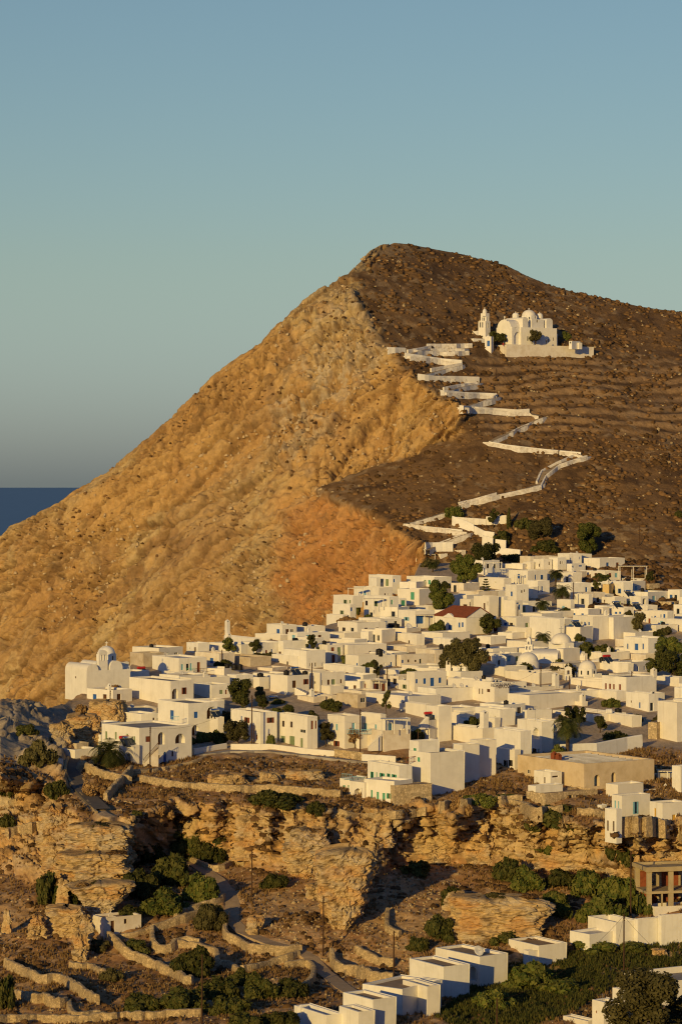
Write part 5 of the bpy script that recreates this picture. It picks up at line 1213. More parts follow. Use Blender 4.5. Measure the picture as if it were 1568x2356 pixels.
# cemetery with white walls at the foot of the path
def mw(pts, h, t, label, name='white_wall', m='limewash', g=None, cat='wall', D=None, kind=None):
    """free standing wall along a line of foot points in the current zoom"""
    Q = []
    for (xa, ya), (xb, yb) in zip(pts[:-1], pts[1:]):
        n = max(2, int(math.hypot(vx(xb)-vx(xa), vy(yb)-vy(ya))/8))
        for i in range(n+(xb == pts[-1][0] and yb == pts[-1][1])): Q.append(ground_at(vx(xa+(xb-xa)*i/n), vy(ya+(yb-ya)*i/n)))
    return wall_line(Q, h, t, label, name, m, g, cat)
def wall_line(Q, h, t, label, name, m, g=None, cat='wall', rough=0.0, step=1.2, sink=.8):
    pts = [Q[0]]
    for a, b in zip(Q[:-1], Q[1:]):
        n = max(1, int((b-a).length/step)); pts += [a+(b-a)*(i/n) for i in range(1, n+1)]
    rnd = random.Random(len(pts)*7+int(Q[0].x*10)); vs = []; o0 = Q[0]; N = len(pts)
    for i, p in enumerate(pts):
        d = (pts[min(i+1, N-1)]-pts[max(i-1, 0)]); d.z = 0
        if d.length < 1e-4: d = Vector((1, 0, 0))
        d.normalize(); s = Vector((-d.y, d.x, 0)); hh = h*(1+rnd.uniform(-rough, rough)); tt = t*(1+rnd.uniform(-rough, rough)*.6); r = lambda: rnd.uniform(-rough, rough)*.35
        q = p-o0
        vs += [q-s*(tt*.62)+Vector((0, 0, -sink)), q-s*(tt*.58+r())+Vector((0, 0, hh*.45)), q-s*(tt*.45+r())+Vector((0, 0, hh*.93)), q-s*(tt*.25)+Vector((0, 0, hh)), q+s*(tt*.25)+Vector((0, 0, hh*(1+rnd.uniform(-rough, rough)*.3))), q+s*(tt*.45)+Vector((0, 0, hh*.93)), q+s*(tt*.62)+Vector((0, 0, -sink))]
    k = MB(); fs = []
    for i in range(N-1):
        for j in range(6): fs.append((i*7+j, i*7+j+1, i*7+8+j, i*7+7+j))
    fs += [tuple(range(6, -1, -1)), tuple((N-1)*7+j for j in range(7))]; k.add(vs, fs)
    o = k.build(name, MAT[m], None); o.location = o0; return tag(o, label, cat, g)
zoom('Z19')
mw([(538, 345), (640, 382), (688, 405)], 2.6, .5, 'tall white cemetery wall from the left corner to the dark gate')
mw([(692, 405), (760, 440), (830, 450)], 2.2, .5, 'white cemetery wall falling right from the gate to the trees')
mw([(540, 332), (770, 348)], 1.8, .5, 'back wall of the cemetery behind the gate'); mw([(770, 345), (912, 335)], 2.4, .5, 'white back wall of the cemetery between the two tallest trees')
mw([(748, 500), (822, 520)], 3.4, .6, 'white open arched ruin wall below the cemetery trees, left piece', 'arched_wall'); mw([(838, 522), (912, 530)], 3.2, .6, 'white open arched ruin wall below the cemetery trees, right piece', 'arched_wall')
mw([(345, 532), (540, 528)], 2.6, .6, 'low white wall above the porch house at the foot of the path'); mw([(750, 545), (1010, 572)], 2.2, .6, 'low white wall winding under the cemetery trees')
house('small whitewashed cemetery chapel with a bell gable among dark trees', 'cemetery_chapel', 'chapel')
dc = Dm(vx(1030), vy(470)); ROOT['o'] = empty('cemetery_chapel', P(vx(1030), vy(470), dc), ROOT['label'], ROOT['cat'])
block(968, 1032, 1112, 322, 470, '', D=dc+14, par=.05, roof='roof_white'); belfry(vx(973), vy(325), dc+14, vl(32), vl(60), 1, rz=10)
block(940, 1000, 1060, 430, 490, '1028,478,14,14,k', D=dc, par=.2)
# ------------------------------------------------------------------ the zigzag path and its parapets
zoom('Z17')
ZIG = [(350, 1545), (388, 1522), (560, 1460), (490, 1450), (300, 1422), (262, 1418), (440, 1368), (515, 1330), (640, 1296), (790, 1260), (898, 1232), (915, 1175), (980, 1138), (1115, 1100), (1060, 1085), (910, 1068), (740, 1050), (650, 1032), (785, 968), (905, 912), (850, 895), (790, 890), (640, 878), (520, 868), (590, 848), (690, 818), (600, 806), (430, 798), (490, 778), (605, 752), (520, 738), (400, 728), (325, 720), (380, 702), (525, 665), (480, 652), (400, 640), (262, 625), (300, 605), (360, 590), (560, 590)]
def make_path():
    pts = []
    for (xa, ya), (xb, yb) in zip(ZIG[:-1], ZIG[1:]):
        n = max(2, int(math.hypot(xb-xa, yb-ya)/18)); pts += [ground_at(vx(xa+(xb-xa)*i/n), vy(ya+(yb-ya)*i/n)) for i in range(n)]; P2 = [pts[0]]
    for a, b in zip(pts[:-1], pts[1:]):
        n = max(2, int((b-a).length/3)); P2 += [a+(b-a)*(i/n) for i in range(1, n+1)]
    vs = []
    for i, p in enumerate(P2):
        d = P2[min(i+1, len(P2)-1)]-P2[max(i-1, 0)]; d.z = 0; d.normalize(); s = Vector((-d.y, d.x, 0))*1.6
        vs += [p-s+Vector((0, 0, .4)), p+s+Vector((0, 0, .4)), p-s+Vector((0, 0, -1.4)), p+s+Vector((0, 0, -1.4))]
    k = MB(); fs = []
    for i in range(len(P2)-1): b = i*4; fs += [(b, b+4, b+5, b+1), (b, b+2, b+6, b+4), (b+1, b+5, b+7, b+3)]
    k.add(vs, fs); k.m = [0 if i % 3 == 0 else 1 for i in range(len(k.f))]; o = k.build('zigzag_path', [MAT['path_stone'], MAT['white_stone']]); tag(o, kind='structure')
make_path()
FL = [([(350, 1545), (388, 1524), (545, 1466)], 0.9, 'lowest flight of whitewashed kerb beside the zigzag path'),
      ([(262, 1424), (400, 1440), (530, 1452)], .8, 'thin white kerb under the first bend of the zigzag path'), ([(285, 1424), (440, 1378)], 1.0, 'white parapet up to the round bush at the first bend'),
      ([(515, 1338), (640, 1306), (790, 1274), (900, 1250), (925, 1200), (990, 1148), (1118, 1106)], 2.2, 'long stone parapet climbing right over the lower scrub'),
      ([(512, 1322), (575, 1308), (690, 1276)], .9, 'row of whitewashed stones along the lower path'), ([(880, 1224), (905, 1170), (975, 1132), (1060, 1095)], 1.0, 'white inner kerb of the right hand bend'),
      ([(655, 1040), (740, 1056), (910, 1076), (1090, 1092)], 2.2, 'white parapet of the first flight leading left'), ([(700, 1024), (790, 972), (910, 922)], 1.2, 'low white parapet climbing to the third bend'),
      ([(515, 880), (640, 890), (790, 900), (845, 896)], 4.2, 'broad white parapet wall of the middle zigzag flight'), ([(600, 862), (660, 840), (692, 818)], 2.6, 'short white parapet behind the middle flight'),
      ([(425, 802), (540, 812), (690, 818)], 3.2, 'white parapet of the third zigzag flight from the top'), ([(440, 788), (520, 772), (605, 765)], 3.0, 'grey white inner parapet under the second flight'),
      ([(318, 730), (400, 740), (530, 742), (608, 745)], 4.2, 'broad white parapet of the second zigzag flight from the top'), ([(380, 700), (440, 690), (527, 675)], 3.5, 'grey white inner parapet under the top flight'),
      ([(258, 628), (340, 640), (440, 655), (527, 662)], 3.6, 'white parapet of the top zigzag flight'), ([(175, 600), (260, 604)], 3.5, 'white lookout wall at the cliff edge left of the top flight'), ([(270, 610), (330, 600), (380, 590)], 3.0, 'white wall turning up to the hill church forecourt'),
      ([(362, 580), (480, 580), (575, 578)], 2.6, 'low white wall behind the forecourt bushes'), ([(300, 608), (440, 618), (560, 612)], 2.4, 'pale retaining wall under the church forecourt')]
for pts, h, lab in FL: mw(pts, .45+h*.34, .6, lab, 'path_parapet', 'white_stone' if 'stone' in lab or 'grey' in lab else 'limewash' if 'broad' in lab or 'top' in lab or 'lookout' in lab or 'first' in lab else 'white_stone', 'parapets of the zigzag path', 'parapet', D=Dm)
# ------------------------------------------------------------------ landmarks used to word the labels of repeats
LM = [(225, 1540, 'left domed church'), (345, 1725, 'house with the outside stair'), (370, 1595, 'tall cream blank wall house'), (450, 1530, 'house with two balconies'), (455, 1490, 'lone cube house under the cliff'), (600, 1472, 'house with the chimney turret'),
      (590, 1670, 'corner house with orange shutters'), (690, 1680, 'terrace house with dark green doors'), (800, 1680, 'house with pale blue shutters'), (885, 1615, 'house with two black arches'), (745, 1575, 'pergola bungalow'), (975, 1560, 'house with four blue windows'),
      (1058, 1530, 'pointed tan dome'), (1215, 1520, 'round domed chapel'), (1295, 1480, 'big dome church'), (1130, 1590, 'restaurant house'), (1265, 1610, 'long wall with the pole shadow'), (1060, 1750, 'tall windowless house'), (880, 1790, 'house with bright green shutters'),
      (1340, 1780, 'old stone building'), (1540, 1650, 'cracked cream house at the right edge'), (1450, 1580, 'house with red brown doors'), (1480, 1480, 'white villa with blue shutters'), (1065, 1420, 'red tile roof'), (790, 1400, 'round balcony house'), (885, 1350, 'topmost cube under the red cliff'),
      (950, 1375, 'house with one green door'), (1130, 1322, 'house with the white beam pergola'), (1240, 1292, 'stepped block with slit windows'), (1310, 1275, 'topmost village house'), (1320, 1335, 'house with the dark balcony door'), (1420, 1350, 'house with an ochre end'), (1440, 1392, 'house with the big arched opening'),
      (1250, 1440, 'blank cream front house'), (1340, 1430, 'house with five little openings'), (1480, 1830, 'house with the pale blue double door'), (265, 2125, 'tiny valley chapel'), (790, 2040, 'great layered rock'), (1090, 2220, 'niche house'), (1240, 2170, 'house with a projecting box'),
      (1460, 2130, 'long white valley wall'), (1530, 2050, 'concrete frame'), (1480, 2290, 'roof with the air conditioner'), (240, 1990, 'left layered ledge'), (180, 1800, 'descending lane'), (1300, 1950, 'right cliff with ivy'), (600, 1930, 'middle cliff band'), (640, 2180, 'valley footpath'), (860, 2300, 'sunken roof terrace'),
      (1205, 760, 'hill church'), (1110, 1220, 'cemetery gate'), (1345, 1240, 'weeping tree above the village'), (990, 1275, 'porch house above the red cliff'), (1130, 1380, 'house with the low bluish recess'), (660, 1530, 'cream house with brown shutters'), (700, 1470, 'skyline roof with a black tank')]
USED = set()
SIDES = {0: ['right of', 'close right of', 'beside the right of'], 1: ['in front of', 'just in front of', 'below'], 2: ['left of', 'close left of', 'beside the left of'], 3: ['behind', 'just behind', 'above']}
def where(px, py, head):
    ds = sorted(LM, key=lambda l: math.hypot(l[0]-px, (l[1]-py)*1.6))
    for l in ds[:7]:
        a = math.atan2((py-l[1])*1.6, px-l[0]); q = int(round(a/(math.pi/2))) % 4
        for s in SIDES[q]:
            t = f"{head} {s} the {l[2]}"
            if t not in USED: USED.add(t); return t
    t = head+' between the '+ds[0][2]+' and the '+ds[1][2]; USED.add(t); return t
# ------------------------------------------------------------------ more houses packed between the ones above
def quad(b): 
    C = b['C']; return [(C+q).xy for q in (Vector((0, 0, 0)), b['eL']*b['wl'], b['eL']*b['wl']+b['eR']*b['wr'], b['eR']*b['wr'])]
def sat(a, b):
    for A in (a, b):
        for i in range(4):
            e = A[(i+1) % 4]-A[i]; n = Vector((-e.y, e.x))
            pa = [n.dot(p) for p in a]; pb = [n.dot(p) for p in b]
            if max(pa) < min(pb)+.2 or max(pb) < min(pa)+.2: return False
    return True
def fill_houses():
    global BLK
    foot = []; scr = []; cov = {}
    for o in list(COL.objects):
        if o.name.split('.')[0] in ('wall', 'vault', 'drum') and o.type == 'MESH':
            co = np.empty(len(o.data.vertices)*3, np.float32); o.data.vertices.foreach_get('co', co); co = co.reshape(-1, 3)+np.array(o.parent.location if o.parent else (0, 0, 0))
            if co[:, 1].min() < 480: continue
            px = co[:, 0]/co[:, 1]*F+CX; py = HY-(co[:, 2]-CAMZ)/co[:, 1]*F
            scr.append((px.min(), px.max(), py.min(), py.max()-1.5*F/co[:, 1].mean()))
            i, j, k_, l = co[:, 0].argmin(), co[:, 1].argmin(), co[:, 0].argmax(), co[:, 1].argmax()
            foot.append([Vector(co[q, :2]) for q in (i, j, k_, l)])
    vil = [(225, 1650), (300, 1535), (430, 1502), (680, 1462), (770, 1448), (960, 1445), (1040, 1440), (1060, 1350), (1110, 1312), (1345, 1292), (1420, 1330), (1500, 1375), (1640, 1395), (1640, 1650), (1290, 1640), (1240, 1700), (1130, 1700), (950, 1650), (560, 1615), (500, 1625), (430, 1660)]
    ban = [[(1005, 1480), (1125, 1480), (1125, 1565), (1005, 1565)], [(500, 1575), (600, 1575), (600, 1660), (500, 1660)], [(1030, 1255), (1105, 1255), (1095, 1360), (1030, 1360)], [(975, 1340), (1055, 1340), (1055, 1440), (975, 1440)], [(1490, 1470), (1640, 1470), (1640, 1570), (1490, 1570)], [(1310, 1465), (1420, 1465), (1420, 1520), (1310, 1520)], [(1255, 1640), (1460, 1640), (1460, 1760), (1255, 1760)],
           [(1250, 1300), (1290, 1300), (1300, 1420), (1250, 1420)], [(1440, 1380), (1500, 1430), (1500, 1470), (1440, 1470)], [(730, 1610), (790, 1610), (790, 1650), (730, 1650)]]
    rnd = random.Random(42); n = 0
    heads = ['low white house', 'small plain white house', 'white flat roofed house', 'small cream house', 'whitewashed yard house']
    for t in range(9000):
        if n >= 140: break
        x = rnd.uniform(230, 1600); y = rnd.uniform(1300, 1690)
        if not in_poly([x], [y], vil)[0] or any(in_poly([x], [y], b)[0] for b in ban): continue
        d = float(Dg(x, y)); m = F/d
        wl = rnd.uniform(4, 9); wr = rnd.uniform(4, 10); H = rnd.choice([2.6, 2.9, 3.1, 3.3]) if rnd.random() < .8 else rnd.uniform(1.6, 2.2)
        th = R(52+rnd.uniform(-10, 10)); xL = x-wl*math.cos(th)*m; xR = x+wr*math.sin(th)*m; yT = y-H*m
        C = P(x, y, d); eL = Vector((-math.cos(th), math.sin(th), 0)); eR = Vector((math.sin(th), math.cos(th), 0))
        q = [(C+v).xy for v in (Vector((0, 0, 0)), eL*wl, eL*wl+eR*wr, eR*wr)]
        if any(sat(q, f) for f in foot): continue
        bad = 0; hit = []
        for si, (a, b, c, e) in enumerate(scr):                                  # do not hide the houses seen in the photograph
            if e < y-2 and min(b, xR)-max(a, xL) > 3 and e-max(c, yT) > 5: q_ = (min(b, xR)-max(a, xL))/(b-a)*(e-max(c, yT))/(e-c); hit.append((si, q_)); bad = max(bad, q_+cov.get(si, 0))
        if bad > .13: continue
        for si, q_ in hit: cov[si] = cov.get(si, 0)+q_
        wins = []
        for f0, f1 in ((xL, x), (x, xR)):
            w = f1-f0
            for s in ((.3, .7) if w > 26 else (.5,)):
                if rnd.random() < .78 and H > 2.4:
                    k = rnd.choice(['k', 'k', 'b', 'B', 'k', 'o', 'p', 'r']); door = rnd.random() < .4
                    xx = f0+w*s+rnd.uniform(-2, 2)
                    wins.append(f"{xx:.1f},{(y-1.0*m) if door else (y-1.5*m):.1f},{.95*m*.8:.1f},{(2.1 if door else 1.2)*m:.1f},{k}{'d' if door else ''}")
        house(where(x, y-H*m/2, rnd.choice(heads)), group='plain white houses packed in the village lanes')
        block(xL, x, xR, yT, y, ';'.join(wins), m='limewash' if rnd.random() < .8 else 'limewash_old', raw=True, th=math.degrees(th), D=d)
        foot.append(q); scr.append((xL, xR, yT, y)); n += 1
        if rnd.random() < .22: tank(rnd.uniform(.2, .8), rnd.uniform(.2, .8), where(x, y-H*m, 'black tank on the roof'), .5, rnd.uniform(.9, 1.3), rnd.random() < .35)
        elif rnd.random() < .14: dish(.3, .3, where(x, y-H*m, 'small satellite dish on the roof'), .45)
        elif rnd.random() < .2: antenna(.5, .5, where(x, y-H*m, 'thin antenna on the roof'), 2.6)
        elif rnd.random() < .25: chimney(.5, .5, .9, .6)
fill_houses()
# ------------------------------------------------------------------ plants
def leaves(n, lumps, size, rng, squash=1.0, up=.25):
    """leaf quads over the shells of several lumps; lumps = [(centre, radius)]"""
    c = np.array([l[0] for l in lumps], float); r = np.array([l[1] for l in lumps], float)
    w = r**2/np.sum(r**2); i = rng.choice(len(lumps), n, p=w)
    d = rng.normal(size=(n, 3)); d /= np.linalg.norm(d, axis=1, keepdims=True)
    p = c[i]+d*(r[i]*rng.uniform(.55, 1.08, n)**.6)[:, None]*np.array([1, 1, squash])
    nn = d+rng.normal(size=(n, 3))*.55; nn[:, 2] += up; nn /= np.linalg.norm(nn, axis=1, keepdims=True)
    t = np.cross(nn, rng.normal(size=(n, 3))); t /= np.linalg.norm(t, axis=1, keepdims=True)+1e-9; b = np.cross(nn, t)
    s = size*rng.uniform(.6, 1.4, (n, 1)); t *= s; b *= s*.6
    q = np.stack([p-t, p-b, p+t, p+b], 1)
    return q.reshape(-1, 3), np.arange(4*n).reshape(-1, 4)
def core(rng, lumps, squash, k=.72):
    V = []; Q = []; nb = 0
    for c, r in lumps:
        nu, nv = 8, 5
        for j in range(nv+1):
            for i in range(nu):
                a = 2*math.pi*i/nu; b = math.pi*j/nv; V.append((c[0]+r*k*math.sin(b)*math.cos(a), c[1]+r*k*math.sin(b)*math.sin(a), c[2]+r*k*squash*math.cos(b)))
        for j in range(nv):
            for i in range(nu): Q.append((nb+j*nu+i, nb+j*nu+(i+1) % nu, nb+(j+1)*nu+(i+1) % nu, nb+(j+1)*nu+i))
        nb = len(V)
    return np.array(V), np.array(Q)
PROTO = {}
def bush_mesh(kind, m, seed, n=2200, size=.085, nl=13, flat=.75):
    key = (kind, m, seed)
    if key in PROTO: return PROTO[key]
    rng = np.random.default_rng(seed); L = []
    for i in range(nl):
        a = rng.uniform(0, 2*math.pi); rr = rng.uniform(.15, .72); z = rng.uniform(.12, .78)*(1-rr*.6)
        L.append(((rr*math.cos(a), rr*math.sin(a), z), rng.uniform(.2, .36)))
    L.append(((0, 0, .35), .45))
    a, qa = leaves(n, L, size, rng, flat); b, qb = core(rng, L, flat)
    me = np_mesh(kind, np.concatenate([a, b]), np.concatenate([qa, qb+len(a)]), [MAT[m]])
    PROTO[key] = me; return me
def bush(px, py, w, h, m, label, seed=0, name='bush', cat='bush', group='bushes on the slopes', n=2200, D=None):
    p = P(px, py, D) if D else ground_at(px, py); s = p.y/F
    o = link(name, bush_mesh(name, m, seed % 5, n)); o.location = p+Vector((0, w*s*.1, -.2)); o.scale = (w*s/1.9, w*s/1.9, h*s/1.02); o.rotation_euler.z = (seed*1.7) % 6.28
    return tag(o, label, cat, group)
def tree(px, py, w, h, m, label, seed=0, name='tree', trunk=.28, D=None, group='broad crowned trees', sparse=False):
    p = P(px, py, D) if D else ground_at(px, py); s = p.y/F; W, H = w*s/2, h*s
    o = empty(name, p, label, 'tree', group)
    rng = np.random.default_rng(seed+100); L = []
    for i in range(16):
        a = rng.uniform(0, 2*math.pi); rr = rng.uniform(.1, .75); z = rng.uniform(trunk+.08, .88); sq = math.sqrt(max(.1, 1-((z-.6)/.45)**2))
        L.append(((rr*math.cos(a)*W*sq, rr*math.sin(a)*W*sq, z*H), W*rng.uniform(.2, .36)))
    n = 900 if sparse else (9000 if W > 4 else 2600); sz = min(max(.14, W*.085), .26)
    a, q = leaves(n, L, sz, rng)
    if not sparse: b, qb = core(rng, L, 1, .6); a, q = np.concatenate([a, b]), np.concatenate([q, qb+len(a)])
    link('crown', np_mesh('crown', a, q, [MAT[m]]), o)
    k = MB(); r = max(.1, W*.07); pts = [Vector((0, 0, -.5)), Vector((r, 0, H*trunk*.6)), Vector((-.3*r, r, H*trunk)), Vector((0, 0, H*.6))]
    for i in range(3): k.tube(pts[i], pts[i+1], r*(1-.25*i), r*(1-.25*(i+1)), 7)
    for c, rr in L[:7]: k.tube(pts[2], Vector(c), r*.45, r*.12, 5)
    k.build('trunk', MAT['bark'], o); return o
def palm(px, py, w, h, label, seed=0):
    p = ground_at(px, py); s = p.y/F; W, H = w*s/2, h*s; o = empty('palm_tree', p, label, 'palm tree', 'date palms in the village'); rnd = random.Random(seed)
    th = max(H-W*.75, H*.35); k = MB()
    N = 7
    for i in range(N): z0 = th*i/N; z1 = th*(i+1)/N; k.tube((0, 0, z0-.2), (0, 0, z1), W*.085, W*.10, 8)
    k.build('trunk', MAT['bark'], o)
    k = MB()
    for i in range(58):
        az = rnd.uniform(0, 6.28); el = rnd.uniform(-.25, 1.25); Lf = W*rnd.uniform(.85, 1.12); pt = Vector((0, 0, th)); d = Vector((math.cos(az)*math.cos(el), math.sin(az)*math.cos(el), math.sin(el))); M_ = 9; pr = pt.copy()
        for j in range(M_):
            d.z -= .16+.05*j*.5; d.normalize(); q = pr+d*(Lf/M_); side = d.cross(Vector((0, 0, 1))).normalized(); wd = W*.3*math.sin(math.pi*(j+1.2)/(M_+1.6))
            for sg in (-1, 1):
                for u in (.0, .5):
                    a = pr+(q-pr)*u; tip = a+side*(sg*wd)+d*(wd*.6)-Vector((0, 0, wd*.35)); k.add([a, a+(q-pr)*.32, tip], [(0, 1, 2)])
            k.add([pr-side*.02, q-side*.02, q+side*.02, pr+side*.02], [(0, 1, 2, 3)]); pr = q
    k.build('fronds', MAT['leaf_palm'], o); return o
def cypress(px, py, w, h, label, seed=1):
    p = ground_at(px, py); s = p.y/F; W, H = w*s/2, h*s; o = empty('cypress_tree', p, label, 'tree'); rng = np.random.default_rng(seed)
    L = [((rng.uniform(-.15, .15)*W, rng.uniform(-.15, .15)*W, H*(.1+.88*t)), W*(1.0-.75*t**1.6)*.9) for t in np.linspace(0, 1, 14)]
    a, q = leaves(1500, L, max(.16, W*.16), rng, 1.4); b, qb = core(rng, L, 1.2); link('crown', np_mesh('crown', np.concatenate([a, b]), np.concatenate([q, qb+len(a)]), [MAT['leaf_dark']]), o)
    k = MB(); k.tube((0, 0, -.5), (0, 0, H*.8), .2, .05); k.build('trunk', MAT['bark'], o)
B_ = [(637, 1860, 140, 52, 'd'), (727, 1872, 52, 42, 'd'), (430, 1965, 95, 78, 'd'), (490, 1985, 110, 84, 'd'), (405, 1925, 60, 40, 'd'), (728, 1962, 74, 62, 'd'), (330, 1985, 115, 95, 'd'), (400, 2040, 120, 96, 'd'), (318, 2068, 100, 92, 'd'), (462, 2078, 105, 92, 'g'),
      (385, 2108, 120, 74, 'g'), (300, 2118, 70, 50, 'd'), (487, 2140, 85, 84, 'o'), (633, 2046, 75, 50, 'd'), (965, 2012, 98, 45, 'd'), (1062, 1882, 62, 66, 'b'), (1103, 1850, 85, 36, 'g'), (1160, 1846, 62, 30, 'g'), (1277, 1906, 140, 74, 'd'), (1248, 1962, 62, 48, 'g'),
      (1430, 1985, 82, 72, 'd'), (1165, 2030, 88, 78, 'd'), (1045, 2088, 78, 62, 'd'), (1010, 2165, 80, 82, 'd'), (962, 2190, 62, 50, 'd'), (1218, 2052, 92, 70, 'g'), (1290, 2040, 92, 58, 'd'), (1352, 2062, 112, 88, 'g'), (1422, 2082, 112, 92, 'g'),
      (1282, 2104, 110, 74, 'g'), (1385, 2120, 122, 76, 'g'), (1470, 2102, 62, 66, 'g'), (1122, 2162, 34, 46, 'd'), (1162, 2170, 84, 44, 'd'), (10, 2322, 62, 112, 'd'), (440, 2246, 112, 78, 'd'), (500, 2302, 122, 74, 'd'), (330, 2334, 112, 62, 'd'), (420, 2330, 132, 78, 'd'),
      (530, 2336, 112, 62, 'd'), (602, 2302, 102, 74, 'd'), (672, 2298, 102, 68, 'd'), (560, 2384, 132, 74, 'd'), (642, 2378, 112, 72, 'd'), (315, 2192, 82, 46, 'd'), (85, 1762, 92, 72, 'o'), (20, 1832, 62, 62, 'd'), (125, 1838, 66, 58, 'd'), (60, 1690, 60, 34, 'd'),
      (105, 2082, 78, 108, 'd'), (160, 2092, 42, 74, 'd'), (15, 1905, 44, 46, 'd'), (315, 1882, 32, 26, 'd'), (370, 1880, 62, 44, 'b'), (432, 1888, 52, 38, 'b'), (215, 1832, 66, 42, 'b'), (255, 1820, 50, 30, 'b'), (185, 1640, 40, 30, 'b'), (175, 1592, 36, 40, 'b'), (255, 1592, 60, 26, 'b'),
      (1210, 2278, 150, 80, 'g'), (1130, 2320, 110, 60, 'g'), (1290, 2290, 120, 50, 'g'), (1370, 2190, 120, 40, 'g'), (1450, 2190, 110, 36, 'g'), (550, 2270, 60, 50, 'd'), (255, 2260, 60, 46, 'o'), (230, 2190, 60, 40, 'o'),
      (550, 1690, 30, 30, 'g'), (470, 1708, 50, 36, 'g'), (505, 1712, 46, 40, 'g'), (440, 1712, 30, 26, 'g'), (622, 1716, 26, 38, 'g'), (958, 1712, 46, 50, 'd'), (1180, 1442, 58, 30, 'g'), (1005, 1458, 48, 38, 'g'), (1298, 1418, 44, 30, 'd'), (1345, 1514, 76, 50, 'd'), (1388, 1512, 56, 42, 'd'),
      (1275, 1552, 44, 30, 'o'), (1310, 1556, 48, 36, 'o'), (1400, 1368, 38, 26, 'd'), (1500, 1374, 38, 26, 'd'), (1385, 1332, 46, 20, 'g'), (1408, 1388, 42, 26, 'd'), (1287, 1752, 44, 48, 'g'), (1417, 1706, 66, 36, 'd'), (1440, 1716, 44, 20, 'd'), (1384, 1812, 24, 32, 'd'), (1430, 1796, 50, 26, 'g'),
      (851, 1548, 48, 36, 'g'), (939, 1560, 52, 32, 'g'), (905, 1565, 24, 18, 'o'), (760, 1635, 60, 38, 'd'), (630, 1470, 30, 18, 'b'), (850, 1430, 44, 20, 'g'), (800, 1430, 50, 18, 'b'), (900, 1432, 60, 20, 'g'), (990, 1305, 50, 30, 'o'), (1160, 1250, 58, 44, 'd'), (1120, 1270, 36, 22, 'd'),
      (1205, 1216, 48, 36, 'd'), (1042, 1192, 52, 40, 'g'), (1255, 1270, 72, 40, 'd'), (1175, 1290, 60, 24, 'd'), (1490, 1330, 40, 20, 'b'), (1560, 1190, 24, 24, 'd'), (1090, 1604, 30, 14, 'd'), (1000, 1745, 24, 18, 'g'), (520, 1662, 30, 40, 'o'), (515, 1535, 50, 28, 'd'), (640, 1620, 40, 20, 'd')]
KM = {'d': ('leaf_dark', 'dark green bush'), 'g': ('leaf_green', 'leafy green bush'), 'o': ('leaf_olive', 'olive brown bush'), 'b': ('leaf_dry', 'dry brown bush')}
for i, (x, y, w, h, k_) in enumerate(B_):
    m_, hd = KM[k_]; size = 'broad ' if w > 100 else ('small ' if w < 45 else '')
    bush(x, y, w, h, m_, where(x, y-h/2, size+hd), i, n=3000 if w > 70 else 1300)
for x, y, w, h, m_, lab in [(1075, 1348, 78, 76, 'leaf_green', 'lit green tree standing before the darker pepper trees'), (1112, 1305, 95, 56, 'leaf_dark', 'dark broad pepper tree above the white beam pergola'), (1012, 1408, 80, 72, 'leaf_green', 'big bushy green tree behind the red tile roof'), (1350, 1284, 76, 86, 'leaf_green', 'tall weeping pepper tree on the scrub edge above the village'),
                            (1133, 1216, 32, 48, 'leaf_dark', 'tall narrow tree inside the cemetery wall'), (1245, 1242, 82, 46, 'leaf_olive', 'flat topped pine right of the cemetery'), (1075, 1562, 110, 96, 'leaf_olive', 'large olive tree behind the pointed tan dome'), (1028, 1560, 60, 82, 'leaf_olive', 'smaller olive tree left of the pointed tan dome'),
                            (555, 1630, 78, 66, 'leaf_dark', 'dark spreading tree behind the corner house with orange shutters'), (547, 1714, 68, 56, 'leaf_olive', 'round olive tree in the front yard of the corner house'), (748, 1718, 48, 58, 'leaf_olive', 'slim feathery tree before the dark green doors house'), (815, 1722, 46, 48, 'leaf_dry', 'half bare tree in front of the pale blue balcony'),
                            (1467, 1464, 50, 54, 'leaf_olive', 'olive tree against the tall plain tan wall'), (1530, 1532, 84, 62, 'leaf_green', 'upper green tree of the right edge grove'), (1552, 1566, 84, 66, 'leaf_dark', 'lower dark tree of the right edge grove'), (1502, 1562, 48, 44, 'leaf_dark', 'small dark tree left in the right edge grove'), (1123, 1462, 64, 52, 'leaf_dark', 'dark tree with bougainvillea right of the red roof house'),
                            (1480, 2410, 205, 172, 'leaf_olive', 'large feathery tamarisk tree in the bottom right corner'), (1560, 2400, 110, 120, 'leaf_olive', 'second tamarisk cut by the bottom right corner'), (1303, 788, 28, 27, 'leaf_green', 'round green tree right of the hill church'), (1231, 790, 36, 30, 'leaf_olive', 'round olive tree before the long wall of the hill church'), (1140, 790, 34, 28, 'leaf_dark', 'dark tree between bell tower and hill church'), (1156, 791, 22, 26, 'leaf_dark', 'small dark tree by the left porch of the hill church'), (1111, 786, 12, 15, 'leaf_dark', 'tiny clipped tree by the gatehouse of the hill church')]:
    tree(x, y, w, h, m_, lab, int(x), sparse=m_ == 'leaf_dry', D=(HD+1 if y < 800 else None), trunk=.12 if h > 100 or w > 60 else .25)
for x, y, w, h, m_, lab in [(1136, 1452, 34, 36, 'petal', 'bougainvillea in purple bloom right of the red roof house'), (1123, 1612, 36, 34, 'petal', 'dark bougainvillea against the restaurant wall'), (1249, 1348, 22, 16, 'petal', 'bright bougainvillea on the white terrace near the palms'), (1236, 1408, 60, 18, 'petal', 'bougainvillea covered pergola beside the palm'), (1205, 1505, 26, 20, 'petal', 'pink flowering shrub behind the round domed chapel'), (820, 1415, 26, 36, 'leaf_green', 'climbing bougainvillea on the round balcony house')]:
    bush(x, y, w, h, m_, lab, int(x), 'flowering_shrub', 'flowering shrub', 'flowering shrubs of the village', 900)
